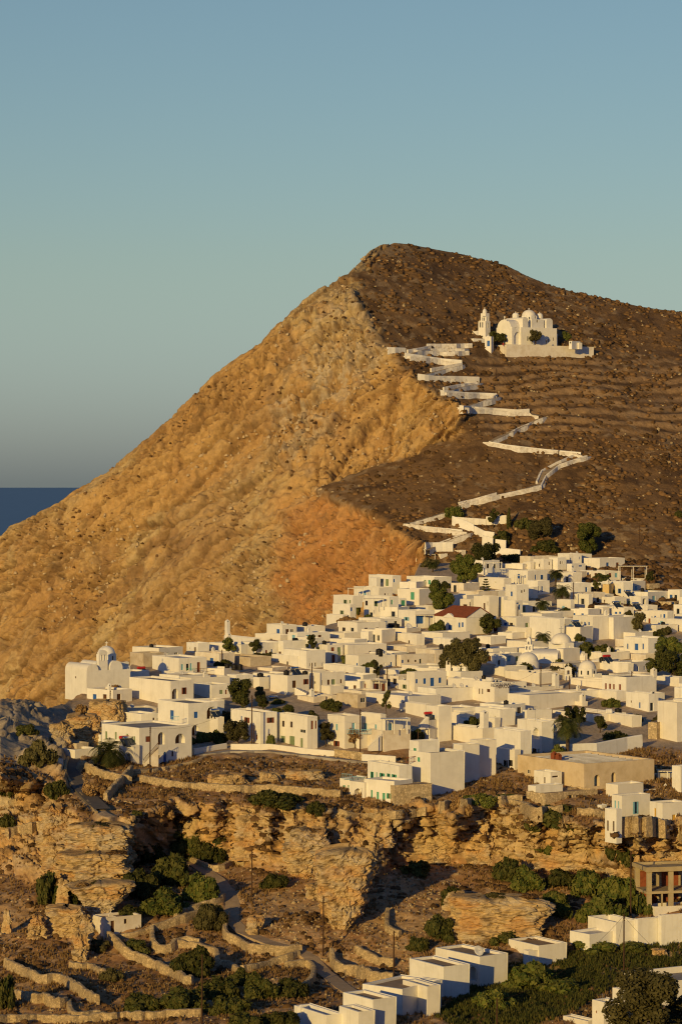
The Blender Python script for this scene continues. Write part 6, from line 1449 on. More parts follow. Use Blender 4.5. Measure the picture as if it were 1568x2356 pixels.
for x, y, w, h, lab in [(250, 1762, 108, 74, 'large spreading palm in front of the outside stair house'), (1305, 1745, 90, 110, 'big palm in the walled garden right of the arched balcony house'), (1278, 1350, 46, 48, 'upper palm between the white upper village houses'), (1292, 1398, 58, 62, 'tall palm left of the dark square window house'), (1247, 1418, 46, 44, 'palm above the bougainvillea pergola'), (1249, 1490, 48, 44, 'palm behind the big dome church'), (995, 1316, 34, 30, 'small palm under the porch house above the red cliff'), (1386, 1345, 40, 30, 'small yellow green palm at the upper right of the village')]:
    palm(x, y, w, h, lab, int(x))
def lane_plants():
    rnd = random.Random(77); foot = []
    for o in COL.objects:
        if o.name.split('.')[0] == 'wall' and o.parent and o.type == 'MESH':
            co = np.empty(len(o.data.vertices)*3, np.float32); o.data.vertices.foreach_get('co', co); co = co.reshape(-1, 3)[:, :2]+np.array(o.parent.location)[:2]
            foot.append([Vector(co[q]) for q in (co[:, 0].argmin(), co[:, 1].argmin(), co[:, 0].argmax(), co[:, 1].argmax())])
    n = 0
    for t in range(4000):
        if n >= 46: break
        x, y = rnd.uniform(300, 1560), rnd.uniform(1330, 1700)
        if y < 1470 and x < 760 or y < 1530 and x < 420 or y < 1440 and x < 960: continue
        p = P(x, y, float(Dg(x, y))); c = p.xy; r = 1.3
        q4 = [c+Vector(v) for v in ((-r, 0), (0, -r), (r, 0), (0, r))]
        if any(sat(q4, f) for f in foot): continue
        h = rnd.uniform(2.2, 4.6)*F/p.y; w = rnd.uniform(2.4, 4.6)*F/p.y; k_ = rnd.choice(['leaf_dark', 'leaf_dark', 'leaf_green', 'leaf_olive'])
        if rnd.random() < .45: tree(x, y, w, h*1.25, k_, where(x, y-h/2, 'small '+{'leaf_dark': 'dark', 'leaf_green': 'green', 'leaf_olive': 'olive'}[k_]+' yard tree'), n+300, D=p.y, group='yard trees in the village lanes')
        else: bush(x, y, w, h*.7, k_, where(x, y-h/2, {'leaf_dark': 'dark', 'leaf_green': 'green', 'leaf_olive': 'olive'}[k_]+' yard shrub'), n, D=p.y, group='yard shrubs in the village lanes', n=1100)
        foot.append(q4); n += 1
lane_plants()
cypress(1170, 1216, 13, 48, 'slender dark cypress beside the cemetery chapel')
# araucaria with separate whorls
p = ground_at(1117, 1372); s_ = p.y/F; o = empty('norfolk_pine', p, 'young norfolk pine with tiers of branches before the red canopy', 'tree'); k = MB(); k.tube((0, 0, 0), (0, 0, 40*s_), .14, .04)
k.build('trunk', MAT['bark'], o); k = MB()
for t in range(6):
    z = (8+6*t)*s_; L_ = (17-2.4*t)*s_
    for i in range(7):
        a = i*2*math.pi/7+t; d = Vector((math.cos(a), math.sin(a), .25)); sd = Vector((-math.sin(a), math.cos(a), 0))*.3
        q = Vector((0, 0, z)); k.add([q, q+d*L_*.5+sd, q+d*L_, q+d*L_*.5-sd], [(0, 1, 2, 3)]); k.add([q, q+d*L_*.5+Vector((0, 0, .25)), q+d*L_, q+d*L_*.5-Vector((0, 0, .25))], [(0, 1, 2, 3)])
k.build('crown', MAT['leaf_dark'], o)
# ------------------------------------------------------------------ layered rocks
def outcrop(x0, x1, yT, yB, label, seed, depth=.9, lean=0.0, m='rock_near', sq=3.0, taper=.12, up=False, strata=1.0, name='rock_outcrop', group='layered limestone outcrops', nu=90, nv=64, prof=None):
    if prof: yT, yB = prof[0][0], prof[-1][0]; x0, x1 = min(q[1] for q in prof), max(q[2] for q in prof); taper = 0; lean = 0
    px = (x0+x1)/2; d = float(Dg(px, yB)) if yB >= 1292 else Dm(px, yB); s = d/F; W = (x1-x0)/2*s; H = (yB-yT)*s; p = P(px, yB, d)
    rng = random.Random(seed); th = np.linspace(0, 2*np.pi, nu, endpoint=False); v = np.linspace(0, 1, nv)
    T, V = np.meshgrid(th, v); cx, sy = np.cos(T), np.sin(T)
    se = (np.abs(cx)**sq+np.abs(sy)**sq)**(-1/sq)
    z = V*(H+1.5)-1.5
    cxo, wk = 0*T, 1+0*T
    tops = None
    if prof:
        yy = yB-(z*F/d); ys = [q[0] for q in prof]; l = np.interp(yy, ys, [q[1] for q in prof]); r_ = np.interp(yy, ys, [q[2] for q in prof]); jl = (r_-l)*.09; l = l+jl*fbm(z/1.3, 3.1, seed, 3, seed+21); r_ = r_+jl*fbm(z/1.3, 7.7, seed, 3, seed+22); cxo = ((l+r_)/2-px)*s; wk = (r_-l)/(x1-x0)
    o3 = seed*13.7; lay = fbm(z/1.3+o3+.3*cx, T*0+.3, o3, 3, seed, True)*.09+fbm(z/.4+o3, cx*.7, sy*.7, 2, seed+3, True)*.03
    wq = fbm(cx*W/2, sy*W/2, z/2+o3, 3, seed+9)*.35; l1, l2, lh = worley(cx*W/2.6+o3+wq, sy*W/2.6+wq, z/.95+wq*.6, seed+11)
    lay = lay+((lh-.5)*.9-.5*sstep(.09, 0, l2-l1))/max(W, 1.5)
    small = x1-x0 < 72; big = fbm(cx*1.3+o3, sy*1.3, z/(3 if small else 6), 3, seed+1)*(.12 if prof else .5 if small else .3)
    taper = taper+(.3 if small else 0); fine = fbm(cx*W/1.1, sy*W/1.1, z/1.3+o3, 4, seed+2, True)*.5/max(W, 1.5)
    a1, a2, ah = worley(cx*W/1.7+o3, sy*W/1.7, z/1.0, seed); b1, b2, bh = worley(cx*W/.7+o3, sy*W/.7, z/.5, seed+1)
    rr = se*(1-taper*V+lay*strata*.8+big)+fine*.6+((ah-.5)*.55-.3*sstep(.10, 0, a2-a1)+(bh-.5)*.2-.15*sstep(.13, 0, b2-b1)-.25*sstep(.28, .1, b1))/max(W, 1.5)*(.5+.25*W/2)
    top = np.clip((V-.93)/.07, 0, 1); rr = rr*np.sqrt(np.clip(1-top**2*.97, 0, 1)); zc = np.minimum(z, H*.94)+top*H*.05*(1+fbm(cx*2, sy*2, o3, 3, seed+5))+sstep(.6, 1, V)*fbm(cx*1.6+o3, sy*1.6, o3, 3, seed+6)*min(H*.16, 1.6)
    co = np.stack([rr*wk*cx*W+lean*W*V+cxo, rr*(.5+.5*wk)*sy*W*depth, zc], -1); nr = nv
    i = np.arange(nr*nu).reshape(nr, nu); j = np.roll(i, -1, 1)
    q = np.stack([i[:-1], j[:-1], j[1:], i[1:]], -1).reshape(-1, 4)
    x, y, zz = co[..., 0]+p.x, co[..., 1]+p.y, co[..., 2]+p.z
    k1 = fbm(x/4, y/4, zz/1.5, 4, 301); k2 = fbm(x/1.2, y/1.2, zz/.8, 4, 302); lime = np.array([.50, .36, .18]); och = np.array([.48, .29, .12]); grey = np.array([.44, .37, .26])
    c = lime+(och-lime)*sstep(-.1, .4, k1)[..., None]; c = c+(grey-c)*(sstep(.0, .4, fbm(x/3, y/3, zz/2, 3, 303))*.7)[..., None]; c = c+(np.array([.13, .085, .045])-c)*(sstep(.2, .45, k2)*.8)[..., None]
    tp = (sstep(.9, .97, V)*.6)[..., None]; c = c*(1-tp)+np.array([.2, .13, .06])*tp
    me = np_mesh(name, co.reshape(-1, 3), q, MAT[m], c.reshape(-1, 3), smooth=False)
    ob = link(name, me); ob.location = p+Vector((0, W*depth*.55, 0)); ob.rotation_euler.z = 0 if prof else rng.uniform(-.25, .25); tag(ob, label, 'rock', group)
    if prof:
        for i in range(3):
            o = link('bush', bush_mesh('bush', ('leaf_dry', 'leaf_olive', 'leaf_scrub')[i], (seed+i) % 5, 1300)); q = rng.uniform(1.4, 2.4); o.location = ob.location+Vector((W*(.55*i-.55)+W*rng.uniform(-.1, .1), -W*depth*rng.uniform(.1, .45), H*.9)); o.scale = (q, q, q*.55)
            tag(o, where(px+(i-1)*W/s*.5, yT, 'dry bush on top of the rock'), 'bush', 'bushes on the rock tops')
    return ob
outcrop(0, 0, 0, 0, 'great layered rock pillar overhanging in the middle of the ravine', 1, .8, sq=3.6, prof=[(1955, 770, 856), (1972, 738, 858), (1995, 731, 857), (2020, 733, 846), (2050, 737, 844), (2080, 738, 840), (2105, 742, 834), (2122, 758, 812), (2145, 768, 795)], strata=1.1)
outcrop(0, 0, 0, 0, 'rock buttress just left of the great layered rock pillar', 2, .9, sq=3.4, prof=[(1906, 672, 746), (1925, 660, 752), (1965, 655, 748), (1995, 664, 735), (2024, 676, 722)])
outcrop(0, 0, 0, 0, 'undercut bottom tier of the layered ledges above the tiny chapel', 3, .7, sq=4, prof=[(2032, 152, 302), (2052, 165, 300), (2062, 178, 284), (2085, 188, 270), (2100, 200, 262), (2120, 208, 256)], strata=1.4)
outcrop(0, 0, 0, 0, 'wide middle tier of the layered ledges with scrub on top', 4, .7, sq=4, prof=[(1962, 136, 292), (1985, 142, 296), (2005, 138, 298), (2025, 146, 288), (2050, 152, 286)], strata=1.4)
outcrop(0, 0, 0, 0, 'upper tier of the layered ledges below the end of the lane', 5, .7, sq=4, prof=[(1898, 158, 300), (1925, 148, 304), (1945, 152, 290), (1980, 144, 292)], strata=1.4)
outcrop(88, 150, 1850, 1945, 'pale rock spur under the lane, at the left', 6); outcrop(95, 160, 1945, 1995, 'pale stepped crag left of the wide layered ledge', 7)
outcrop(112, 192, 2085, 2150, 'weathered hollow crag left of the tiny valley chapel', 8, .7, 0, taper=-.1); outcrop(60, 108, 2105, 2165, 'low knobbly rock at the lower left', 9); outcrop(165, 200, 2150, 2215, 'jagged rock rib under the chapel, left', 10, .7); outcrop(182, 215, 2110, 2185, 'upright rock rib touching the chapel wall', 11, .7)
outcrop(130, 160, 2025, 2095, 'thin rock fin left of the ledge', 12, .5); outcrop(5, 26, 2095, 2150, 'small leaning rock fin at the far left', 13, .5)
outcrop(0, 0, 0, 0, 'broad low layered cliff between the scree and the thicket', 14, .5, sq=4, prof=[(2062, 1046, 1190), (2078, 1042, 1240), (2095, 1040, 1262), (2125, 1044, 1258), (2158, 1050, 1235)], strata=1.4)
outcrop(950, 1038, 1895, 1965, 'reddish rock shoulder above the scree', 16, .7, .1); outcrop(1020, 1075, 2055, 2100, 'square stone built terrace corner', 17, .8, strata=.5)
outcrop(205, 292, 1612, 1668, 'brown knoll rocks directly under the left domed church', 18, .8, m='rock_near', strata=.4); outcrop(150, 230, 1645, 1712, 'large brown boulder slope left of the lowest annex', 19, .9, strata=.3); outcrop(105, 170, 1664, 1726, 'rounded brown boulder below the left domed church', 20, 1, strata=.3, sq=2.2)
outcrop(480, 560, 1780, 1805, 'pale boulders left on the dry terrace', 21, .8, strata=.4, sq=2.2); outcrop(585, 650, 1778, 1800, 'pale boulders in the middle of the dry terrace', 22, .8, strata=.4, sq=2.2); outcrop(660, 740, 1772, 1792, 'pale boulders right on the dry terrace', 23, .6, strata=.4, sq=2.2)
outcrop(565, 605, 2110, 2150, 'pale boulder on the scree above the footpath', 24, 1, sq=2.2, strata=.4); outcrop(700, 745, 2035, 2068, 'small bright crag left of the great layered rock', 25, .8); outcrop(1400, 1480, 1925, 2010, 'white pitted crag under the slim tower house', 26, .6); outcrop(1490, 1600, 1920, 2020, 'pitted crag behind the concrete frame', 27, .6); outcrop(1240, 1390, 1905, 1995, 'pitted cliff face with ivy below the domed shrub', 28, .5, strata=1.3)
outcrop(1490, 1545, 2185, 2200, 'low heap of field stones beside the green patch', 29, .7, sq=2.2, strata=.2); outcrop(540, 600, 1880, 1960, 'golden wall of rock left of the middle cliff band', 30, .5); outcrop(1070, 1130, 1890, 1975, 'orange rock wall with a shadowed recess', 31, .5); outcrop(855, 905, 1870, 1930, 'pale rock wall under the green shutter house', 32, .5)
# ------------------------------------------------------------------ dry stone walls
def dw(pts, h, label, z='V', t=.75, m='dry_stone', name='stone_wall', rough=.11):
    zoom(z); p_ = [(vx(x), vy(y)) for x, y in pts]; p_ = [p_[0]]+p_+[p_[-1]]; Q = []
    for a, b, c, d_ in zip(p_[:-3], p_[1:-2], p_[2:-1], p_[3:]):            # smooth the line between its points
        n = max(3, int(math.hypot(c[0]-b[0], c[1]-b[1])/9))
        for i in range(n+(d_ == c)):
            t_ = i/n; Q.append(ground_at(*[.5*(2*b[k]+(c[k]-a[k])*t_+(2*a[k]-5*b[k]+4*c[k]-d_[k])*t_*t_+(3*b[k]-a[k]-3*c[k]+d_[k])*t_**3) for k in (0, 1)]))
    h *= .66
    wall_line(Q, h, t, label, name, m, 'dry stone walls of the valley fields', 'stone wall', rough, .6)
dw([(45, 830), (170, 885), (330, 950), (480, 950), (600, 1020), (720, 1100), (770, 1115)], 2.2, 'long curving field wall low in the left corner, second from the bottom', 'Z13')
dw([(95, 1065), (190, 1085), (300, 1105), (340, 1095), (430, 1135), (515, 1125)], 2.0, 'short broken field wall in the lower left corner', 'Z13')
dw([(850, 610), (920, 660), (980, 730), (1100, 790), (1240, 850), (1400, 920), (1470, 970), (1500, 960)], 2.2, 'curving field wall running down from the tiny chapel', 'Z13')
dw([(840, 600), (920, 597), (1060, 575), (1185, 535)], 1.0, 'low wall along the front of the tiny chapel', 'Z13')
dw([(1190, 560), (1215, 690), (1330, 705), (1400, 650), (1568, 660)], 2.0, 'bulging field wall right of the tiny chapel', 'Z13'); dw([(1200, 545), (1400, 480), (1568, 425)], 1.9, 'field wall rising from the chapel towards the thicket', 'Z13')
dw([(-60, 1272), (200, 1250), (580, 1262), (840, 1240), (1170, 1230), (1568, 1205)], 1.7, 'long straight field wall along the bottom edge', 'Z13'); dw([(550, 830), (640, 850), (700, 840), (800, 890), (900, 930)], 1.6, 'ruined rubble wall below the chapel slope', 'Z13'); dw([(540, 1120), (580, 1210), (780, 1200)], 1.2, 'tumbled wall corner above the bottom field wall', 'Z13')
dw([(30, 545), (100, 600), (200, 650), (300, 670), (400, 630), (490, 600)], 1.5, 'field wall sweeping under the dark bushes left of the middle cliff', 'Z14'); dw([(0, 1010), (140, 950), (270, 910), (335, 870)], 1.8, 'field wall below the thicket, ending at the footpath', 'Z14')
dw([(365, 1005), (350, 1140), (440, 1190), (520, 1240), (640, 1245), (760, 1255), (880, 1245)], 2.2, 'high retaining wall along the valley footpath', 'Z14'); dw([(0, 1195), (120, 1210), (210, 1230), (290, 1265), (300, 1335), (380, 1345), (440, 1390)], 1.6, 'zigzag field wall left of the footpath', 'Z14')
dw([(465, 1375), (620, 1345), (740, 1305), (860, 1265)], 1.5, 'field wall under the footpath, above the broad bushes', 'Z14'); dw([(560, 1560), (740, 1530), (900, 1490), (965, 1400), (930, 1335), (760, 1345)], 1.4, 'looping field wall round the broad bushes near the path', 'Z14')
dw([(1090, 1285), (1130, 1380), (1280, 1410), (1400, 1450), (1520, 1460)], 2.6, 'high curved terrace wall left of the lower white houses', 'Z14'); dw([(1260, 1235), (1340, 1280), (1420, 1320), (1530, 1335)], 1.8, 'second curved terrace wall above the high one', 'Z14'); dw([(1480, 975), (1480, 1090), (1568, 1130)], 1.6, 'stone built corner wall at the foot of the scree', 'Z14')
dw([(325, 1800), (360, 1806), (430, 1816), (500, 1820), (560, 1824), (620, 1822), (700, 1828), (785, 1836)], 1.9, 'long terrace wall under the dry field, in front of the village'); dw([(190, 1768), (225, 1786), (265, 1798), (302, 1805)], 2.3, 'tall curving retaining wall beneath the big palm')
dw([(305, 1778), (360, 1774), (440, 1758), (470, 1746)], .8, 'low stone wall in front of the outside stair house'); dw([(242, 1845), (275, 1810), (302, 1782)], 2.4, 'stone ramp wall slanting up to the palm terrace'); dw([(1010, 1862), (1110, 1852), (1200, 1846)], 2.0, 'terrace wall between the windowless house and the stone sheds'); dw([(1200, 1866), (1235, 1880), (1290, 1876)], 2.6, 'stone platform wall with an agave below the stone sheds')
dw([(770, 870), (930, 885), (985, 900)], 1.8, 'stone wall between the blue tarp and the slim tower house', 'Z11'); dw([(1085, 1010), (1230, 1000), (1400, 1010), (1640, 1050)], 3.6, 'high stone retaining wall under the pale blue double door house', 'Z11'); dw([(780, 1870), (830, 1880), (900, 1875), (980, 1866)], 1.0, 'low rough wall at the foot of the green shutter house')
dw([(15, 1925), (60, 1915), (110, 1905)], 2.2, 'ruined wall on the far left slope'); dw([(160, 1735), (150, 1775), (170, 1812), (200, 1845), (222, 1872)], .55, 'pale parapet on the outer side of the descending lane', t=.5, rough=.08); dw([(120, 780), (330, 800), (420, 820)], 1.2, 'low stone wall under the leafy terrace left of the stone sheds', 'Z11')
zoom('V')
def ww(pts, h, t, label): Q = [ground_at(x, y) for x, y in pts]; wall_line(Q, h, t, label, 'garden_wall', 'limewash', 'white garden walls', 'wall')
ww([(531, 1724), (621, 1724), (720, 1736), (770, 1740)], 1.0, .4, 'low white garden wall in front of the dark green doors house'); ww([(832, 1750), (910, 1755)], 1.2, .4, 'white road wall below the tall tan base wall'); ww([(445, 1735), (520, 1722)], 1.0, .4, 'short white yard wall left of the road'); ww([(1288, 1745), (1370, 1742), (1440, 1728), (1475, 1722)], 2.6, .5, 'long white garden wall around the big palm')
for i in range(10):
    x, y = 772+i*6.5, 1741+i*.85; q = ground_at(x, y); k = MB(); k.box(-.28, .28, -.28, .28, -.5, 1.25); k.box(-.36, .36, -.36, .36, 1.25, 1.4); o = k.build('gate_pillar', MAT['stone_block']); o.location = q; tag(o, 'stone pillar of the front garden fence below the pale blue shutters', 'pillar', 'pillars of the front garden fence')
def road(pts, w, name, m, lift=.12):
    P2 = []
    for a, b in zip(pts[:-1], pts[1:]):
        for i in range(12): P2.append((a[0]+(b[0]-a[0])*i/12, a[1]+(b[1]-a[1])*i/12))
    P2.append(pts[-1]); Q = [ground_at(*p) for p in P2]; vs = []
    for i, p in enumerate(Q):
        d = Q[min(i+1, len(Q)-1)]-Q[max(i-1, 0)]; d.z = 0; d.normalize(); s = Vector((-d.y, d.x, 0))*w/2
        vs += [p-s+Vector((0, 0, lift)), p+s+Vector((0, 0, lift)), p-s-Vector((0, 0, 1.2)), p+s-Vector((0, 0, 1.2))]
    k = MB()
    k.add(vs, [f for i in range(len(Q)-1) for f in ((i*4, i*4+4, i*4+5, i*4+1), (i*4, i*4+2, i*4+6, i*4+4))]); tag(k.build(name, MAT[m]), kind='structure')
road([(440, 1740), (525, 1730), (621, 1730), (720, 1741), (834, 1754), (920, 1760)], 2.0, 'village_road', 'roof_grey', .2)
road([(190, 1700), (168, 1742), (163, 1772), (180, 1810), (210, 1842), (236, 1866)], 2.8, 'stone_lane', 'asphalt', .35)
road(PATH[9:], 2.4, 'valley_footpath', 'path_dirt', .22)
# ------------------------------------------------------------------ poles and wires
POLES = []
def pole(px, yB, yT, label, D=None, arm=True, r=.13):
    p = P(px, yB, D) if D else ground_at(px, yB); h = (yB-yT)*p.y/F; k = MB(); k.tube((0, 0, -.6), (.04, 0, h), r, r*.72, 8)
    if arm:
        for i in range(3): k.tube((-.12, -.05, h-.35-.35*i), (.16, .05, h-.35-.35*i), .03, n=4); k.lathe([(.01, .12), (.05, .1), (.05, 0), (.01, 0)], 6, Matrix.Translation((.16, .05, h-.33-.35*i)))
    o = k.build('utility_pole', MAT['pole_wood']); o.location = p; POLES.append(p+Vector((0, 0, h-.3))); return tag(o, label, 'utility pole', 'wooden utility poles')
for a in [(345, 1778, 1672, 'pole in front of the outside stair house'), (253, 1650, 1588, 'pole on the brown knoll under the left domed church'), (743, 2200, 2062, 'tall pole beside the great layered rock'), (579, 2065, 1958, 'pole on the slope below the middle cliff band'), (464, 2358, 2196, 'bare pole among the lower bushes near the bottom edge'), (905, 2262, 2142, 'pole left of the lower white valley houses'),
          (1434, 2285, 2103, 'thick pole before the long white valley wall'), (1450, 2120, 1958, 'dark pole in front of the right thicket'), (404, 1905, 1822, 'short pole on the brown slope left of the middle cliff'), (579, 1723, 1600, 'pole in front of the corner house with orange shutters'), (584, 1724, 1668, 'half pole right beside the corner house pole'), (828, 1748, 1632, 'pole in front of the house with pale blue shutters'),
          (961, 1722, 1683, 'pole above the green shutter house terrace'), (1142, 2368, 2298, 'short pole at the bottom edge right of the white houses'), (717, 1600, 1525, 'pole right of the cream house with brown shutters'), (890, 1580, 1535, 'pole by the slatted pergola bungalow'), (1029, 1545, 1490, 'pole left of the large olive tree'), (1243, 1590, 1532, 'thick brown pole right of the round domed chapel'), (1163, 1600, 1562, 'short pole at the corner of the restaurant'), (1452, 1600, 1545, 'dark pole in front of the red brown doors'), (1309, 1590, 1555, 'thin pole before the green arched doors'), (1318, 1400, 1340, 'pole beside the tall upper palm'), (1190, 1436, 1395, 'pole by the arched fanlight house'), (510, 1535, 1495, 'pole left of the dark yard bush'), (412, 1600, 1560, 'pole against the arched opening of the blank wall house'), (1080, 1432, 1385, 'leaning pole at the red tile roof'), (1382, 1975, 1880, 'x')]:
    if a[3] != 'x': pole(*a)
for a in [(1140, 870, 846, 'thin pole on the terraces below the hill church'), (1201, 952, 918, 'thin pole by the middle zigzag flight'), (1284, 1048, 1000, 'thin pole by the right hand bend'), (1073, 788, 762, 'thin pole left of the bell tower'), (1470, 1255, 1208, 'thin pole on the scrub at the right')]: pole(a[0], a[1], a[2], a[3], None, False, .12)
k = MB()
def wire(a, b, sag, label, r=.018):
    k = MB(); N = 14; pr = None
    for i in range(N+1):
        t = i/N; q = a+(b-a)*t-Vector((0, 0, sag*4*t*(1-t)))
        if pr is not None: k.tube(pr, q, r, n=4, caps=False)
        pr = q
    tag(k.build('overhead_wire', MAT['pole_wood']), label, 'wire', 'overhead wires')
for i, j, sg, lab in [(6, 13, 2.0, 'wire from the thick valley pole to the bottom edge pole'), (9, 11, 2.0, 'wire along the front row between the two house poles'), (0, 9, 2.0, 'wire from the outside stair house to the orange shutter house'), (17, 19, 1.5, 'wire across the domed churches roofs'), (17, 18, 1.0, 'wire from the thick brown pole to the restaurant'), (2, 5, 2, 'wire from the great rock pole to the pole left of the valley houses')]: wire(POLES[i], POLES[j], sg, lab)
wire(POLES[6], P(1520, 2195, 372), .3, 'stay wire right of the thick valley pole'); wire(POLES[6], P(1390, 2300, 345), .2, 'stay wire left of the thick valley pole')
# ------------------------------------------------------------------ countless scrub bushes, stones and dry grass
def sample_mesh(obname, accept, n, seed):
    o = bpy.data.objects[obname]; me = o.data; co = np.empty(len(me.vertices)*3, np.float32); me.vertices.foreach_get('co', co); co = co.reshape(-1, 3).astype(float)
    q = np.empty(len(me.polygons)*4, np.int32); me.polygons.foreach_get('vertices', q); q = q.reshape(-1, 4)
    v = co[q]; c = v.mean(1); ar = np.linalg.norm(np.cross(v[:, 2]-v[:, 0], v[:, 3]-v[:, 1]), axis=1)/2
    ok = c[:, 1] > 100; px = c[:, 0]/c[:, 1].clip(1)*F+CX; py = HY-(c[:, 2]-CAMZ)/c[:, 1].clip(1)*F
    w = ar*accept(px, py, c, v)*ok; w = np.maximum(w, 0)
    rng = np.random.default_rng(seed); i = rng.choice(len(w), n, p=w/w.sum()); a, b = rng.random((2, n, 1))
    p = v[i, 0]*(1-a)*(1-b)+v[i, 1]*a*(1-b)+v[i, 2]*a*b+v[i, 3]*(1-a)*b
    return p, rng
def blobs(name, p, rad, m, rng, flat=.7, nu=7, nv=4, jag=.25, label=None, cat=None, smooth=False):
    n = len(p); th = np.linspace(0, 2*np.pi, nu, endpoint=False); ph = np.linspace(.15, np.pi*.62, nv)
    T, Fh = np.meshgrid(th, ph); base = np.stack([np.sin(Fh)*np.cos(T), np.sin(Fh)*np.sin(T), np.cos(Fh)], -1).reshape(-1, 3); base = np.concatenate([base, [[0, 0, 1.0]]]); K = len(base)
    r = rad[:, None, None]*(1+rng.uniform(-jag, jag, (n, K, 1))); co = p[:, None]+base[None]*r*np.array([1, 1, flat])*np.stack([rng.uniform(.8, 1.3, n), rng.uniform(.8, 1.3, n), rng.uniform(.7, 1.2, n)], -1)[:, None]
    i = np.arange(nu*nv).reshape(nv, nu); j = np.roll(i, -1, 1); f = np.stack([i[:-1], i[1:], j[1:], j[:-1]], -1).reshape(-1, 4)
    capf = np.stack([i[0], j[0], np.full(nu, K-1), np.full(nu, K-1)], -1)
    q = (f[None]+(np.arange(n)*K)[:, None, None]).reshape(-1, 4); cq = (capf[None, :, :3]+(np.arange(n)*K)[:, None, None]).reshape(-1, 3)
    me = bpy.data.meshes.new(name); co = co.reshape(-1, 3).astype(np.float32); me.vertices.add(len(co)); me.vertices.foreach_set('co', co.ravel())
    lv = np.concatenate([q.ravel(), cq.ravel()]).astype(np.int32); me.loops.add(len(lv)); me.loops.foreach_set('vertex_index', lv); nq, nt = len(q), len(cq)
    me.polygons.add(nq+nt); me.polygons.foreach_set('loop_start', np.concatenate([np.arange(nq)*4, nq*4+np.arange(nt)*3]).astype(np.int32)); me.polygons.foreach_set('loop_total', np.concatenate([np.full(nq, 4), np.full(nt, 3)]).astype(np.int32))
    me.materials.append(MAT[m]); me.update(); o = link(name, me); tag(o, label, cat, kind='stuff'); return o
def tufts(name, p, h, m, rng, label, cat, k=7, spread=.35, wid=.09):
    n = len(p); a = rng.uniform(0, 2*np.pi, (n, k)); l = rng.uniform(.5, 1.1, (n, k))*h[:, None]; t = rng.uniform(.1, 1, (n, k))*spread
    d = np.stack([np.cos(a)*t, np.sin(a)*t, np.ones_like(a)], -1)*l[..., None]; s = np.stack([-np.sin(a), np.cos(a), 0*a], -1)*(wid*h)[:, None, None]*2
    b = p[:, None]+np.stack([np.cos(a)*.25*h[:, None], np.sin(a)*.25*h[:, None], 0*a-.05], -1)
    v = np.stack([b-s, b+s, b+d], 2).reshape(-1, 3); me = np_mesh(name, v, np.arange(len(v)).reshape(-1, 3), [MAT[m]]); o = link(name, me); tag(o, label, cat, kind='stuff'); return o
def on_slope(px, py, c, v):
    ex = interp(py, EDGE); e = sstep(-6, 26, px-ex)*((py < 1330) | (px > 1360))*(py > interp(px, SIL)-4)
    return e*(.35+1.0*sstep(-.2, .3, fbm(c[:, 0]/16, c[:, 1]/16, 0, 3, 401)))*(1-.45*((py > 800) & (py < 1000) & (px > 1080)))
p, rng = sample_mesh('mountain', on_slope, 26000, 1)
blobs('scrub', p-np.array([0, 0, .1]), rng.uniform(.25, 1.0, len(p))**1.5*1.05, 'leaf_scrub', rng, .75, label='dark brown cushion scrub covering the mountain slope', cat='scrub')
p, rng = sample_mesh('mountain', on_slope, 2600, 2)
blobs('slope_stones', p, rng.uniform(.2, .6, len(p))**1.5*1.4, 'dry_stone', rng, .8, 6, 3, .4, 'pale stones scattered over the scrub slope', 'stones')
def on_cliff(px, py, c, v):
    ex = interp(py, EDGE); t = fbm(c[:, 0]/22, c[:, 1]/22, c[:, 2]/22, 3, 411)+.5*in_poly(px, py, MASKS['brown1'])+.3*in_poly(px, py, MASKS['brown2'])+.15*in_poly(px, py, MASKS['pale'])
    return (px < ex-4)*(py > interp(px, SIL)+4)*sstep(.0, .45, t)*(1-.8*in_poly(px, py, MASKS['red']))
p, rng = sample_mesh('mountain', on_cliff, 3600, 3)
blobs('cliff_shrubs', p, rng.uniform(.25, .8, len(p))**1.6*.95, 'leaf_scrub', rng, .9, label='small brown shrubs clinging to the cliff face', cat='shrubs')
p, rng = sample_mesh('mountain', lambda px, py, c, v: (px < interp(py, EDGE)-2)*(py > interp(px, SIL)+3)*(.05+sstep(-.05, .4, fbm(c[:, 0]/15, c[:, 1]/15, c[:, 2]/30, 3, 421)+.5*in_poly(px, py, MASKS['pale']))), 6000, 4)
blobs('cliff_stones', p, rng.uniform(.25, .8, len(p))**1.6*1.0, 'cliff_stone', rng, 1.1, 6, 3, .5, 'broken pale stone knobs on the cliff face', 'stones')
def on_field(px, py, c, v):
    n = np.cross(v[:, 1]-v[:, 0], v[:, 3]-v[:, 0]); nz = np.abs(n[:, 2])/(np.linalg.norm(n, axis=1)+1e-9)
    pd = dist_line(px, py, PATH) > 22
    return (nz > .72)*(py > 1722)*(py < 2420)*(px > -60)*(px < 1640)*pd*((py > 1742) | (px > 950))
bare = lambda px, py: in_poly(px, py, [(520, 2140), (600, 2050), (730, 2000), (860, 2120), (870, 2000), (900, 1930), (1030, 1960), (1080, 2080), (960, 2170), (1000, 2260), (800, 2280), (700, 2180)])
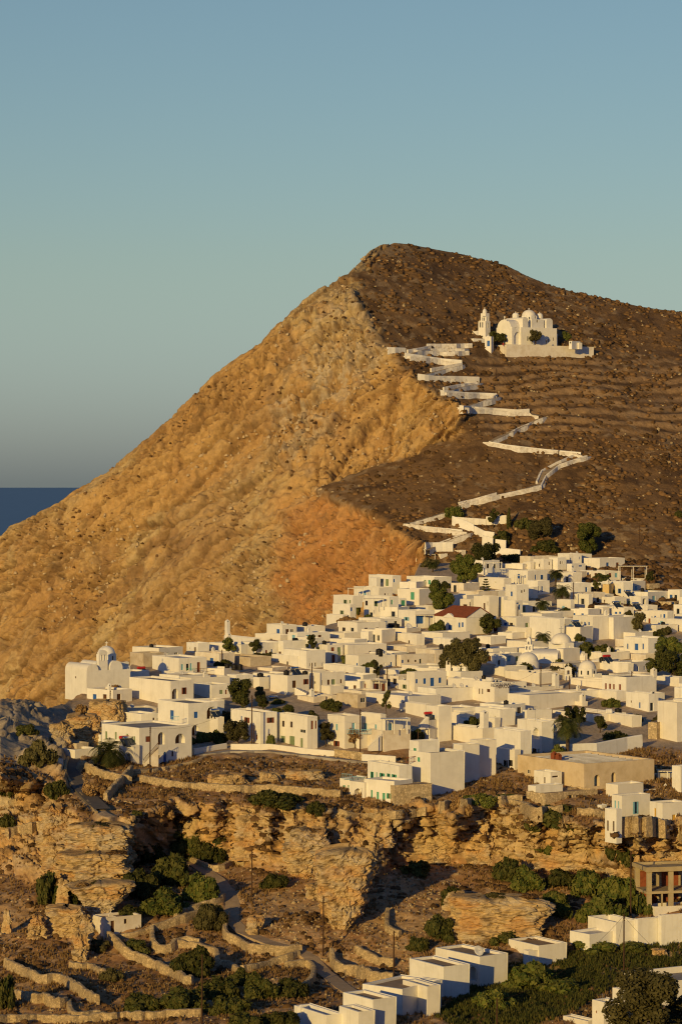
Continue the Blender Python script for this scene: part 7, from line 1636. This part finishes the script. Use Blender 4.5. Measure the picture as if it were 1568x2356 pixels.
grn = lambda px, py: in_poly(px, py, [(1000, 2340), (1150, 2225), (1260, 2200), (1330, 2190), (1420, 2160), (1568, 2145), (1700, 2150), (1700, 2250), (1450, 2250), (1300, 2340), (1100, 2400)])
p, rng = sample_mesh('village_hillside', lambda px, py, c, v: on_field(px, py, c, v)*(.3+sstep(-.2, .3, fbm(c[:, 0]/7, c[:, 1]/7, 0, 3, 431)))*(1-.6*bare(px, py))*(1-.8*grn(px, py)), 34000, 5)
tufts('dry_grass', p, rng.uniform(.25, .7, len(p)), 'leaf_dry', rng, 'dry brown grass over the terraces and valley fields', 'grass')
p, rng = sample_mesh('village_hillside', lambda px, py, c, v: on_field(px, py, c, v)*sstep(-.1, .35, fbm(c[:, 0]/6, c[:, 1]/6, 0, 3, 441)), 4200, 6)
blobs('low_scrub', p-np.array([0, 0, .1]), rng.uniform(.25, .75, len(p)), 'leaf_scrub', rng, .75, label='low brown scrub over the valley slopes', cat='scrub')
p, rng = sample_mesh('village_hillside', lambda px, py, c, v: on_field(px, py, c, v)*(.25+sstep(0, .3, fbm(c[:, 0]/5, c[:, 1]/5, 0, 3, 451))+1.6*bare(px, py))*(1-grn(px, py)), 4500, 7)
blobs('field_stones', p, rng.uniform(.1, .45, len(p))**1.5*1.1, 'dry_stone', rng, .8, 6, 3, .4, 'loose pale stones over the valley ground', 'stones')
p, rng = sample_mesh('village_hillside', lambda px, py, c, v: on_field(px, py, c, v)*grn(px, py)*(.3+sstep(-.2, .3, fbm(c[:, 0]/6, c[:, 1]/6, 0, 3, 461))), 9000, 8)
tufts('green_ground_cover', p, rng.uniform(.35, .9, len(p)), 'leaf_dark', rng, 'dark green weeds and reeds behind the lower white houses', 'ground cover', 8, .5, .11)
p, rng = sample_mesh('village_hillside', lambda px, py, c, v: (px > 1345)*(px < 1640)*(py < 1405)*(py > 1294), 900, 9)
blobs('hedge_scrub', p-np.array([0, 0, .1]), rng.uniform(.4, 1.3, len(p)), 'leaf_scrub', rng, .85, label='brown scrub between the upper right houses', cat='scrub')
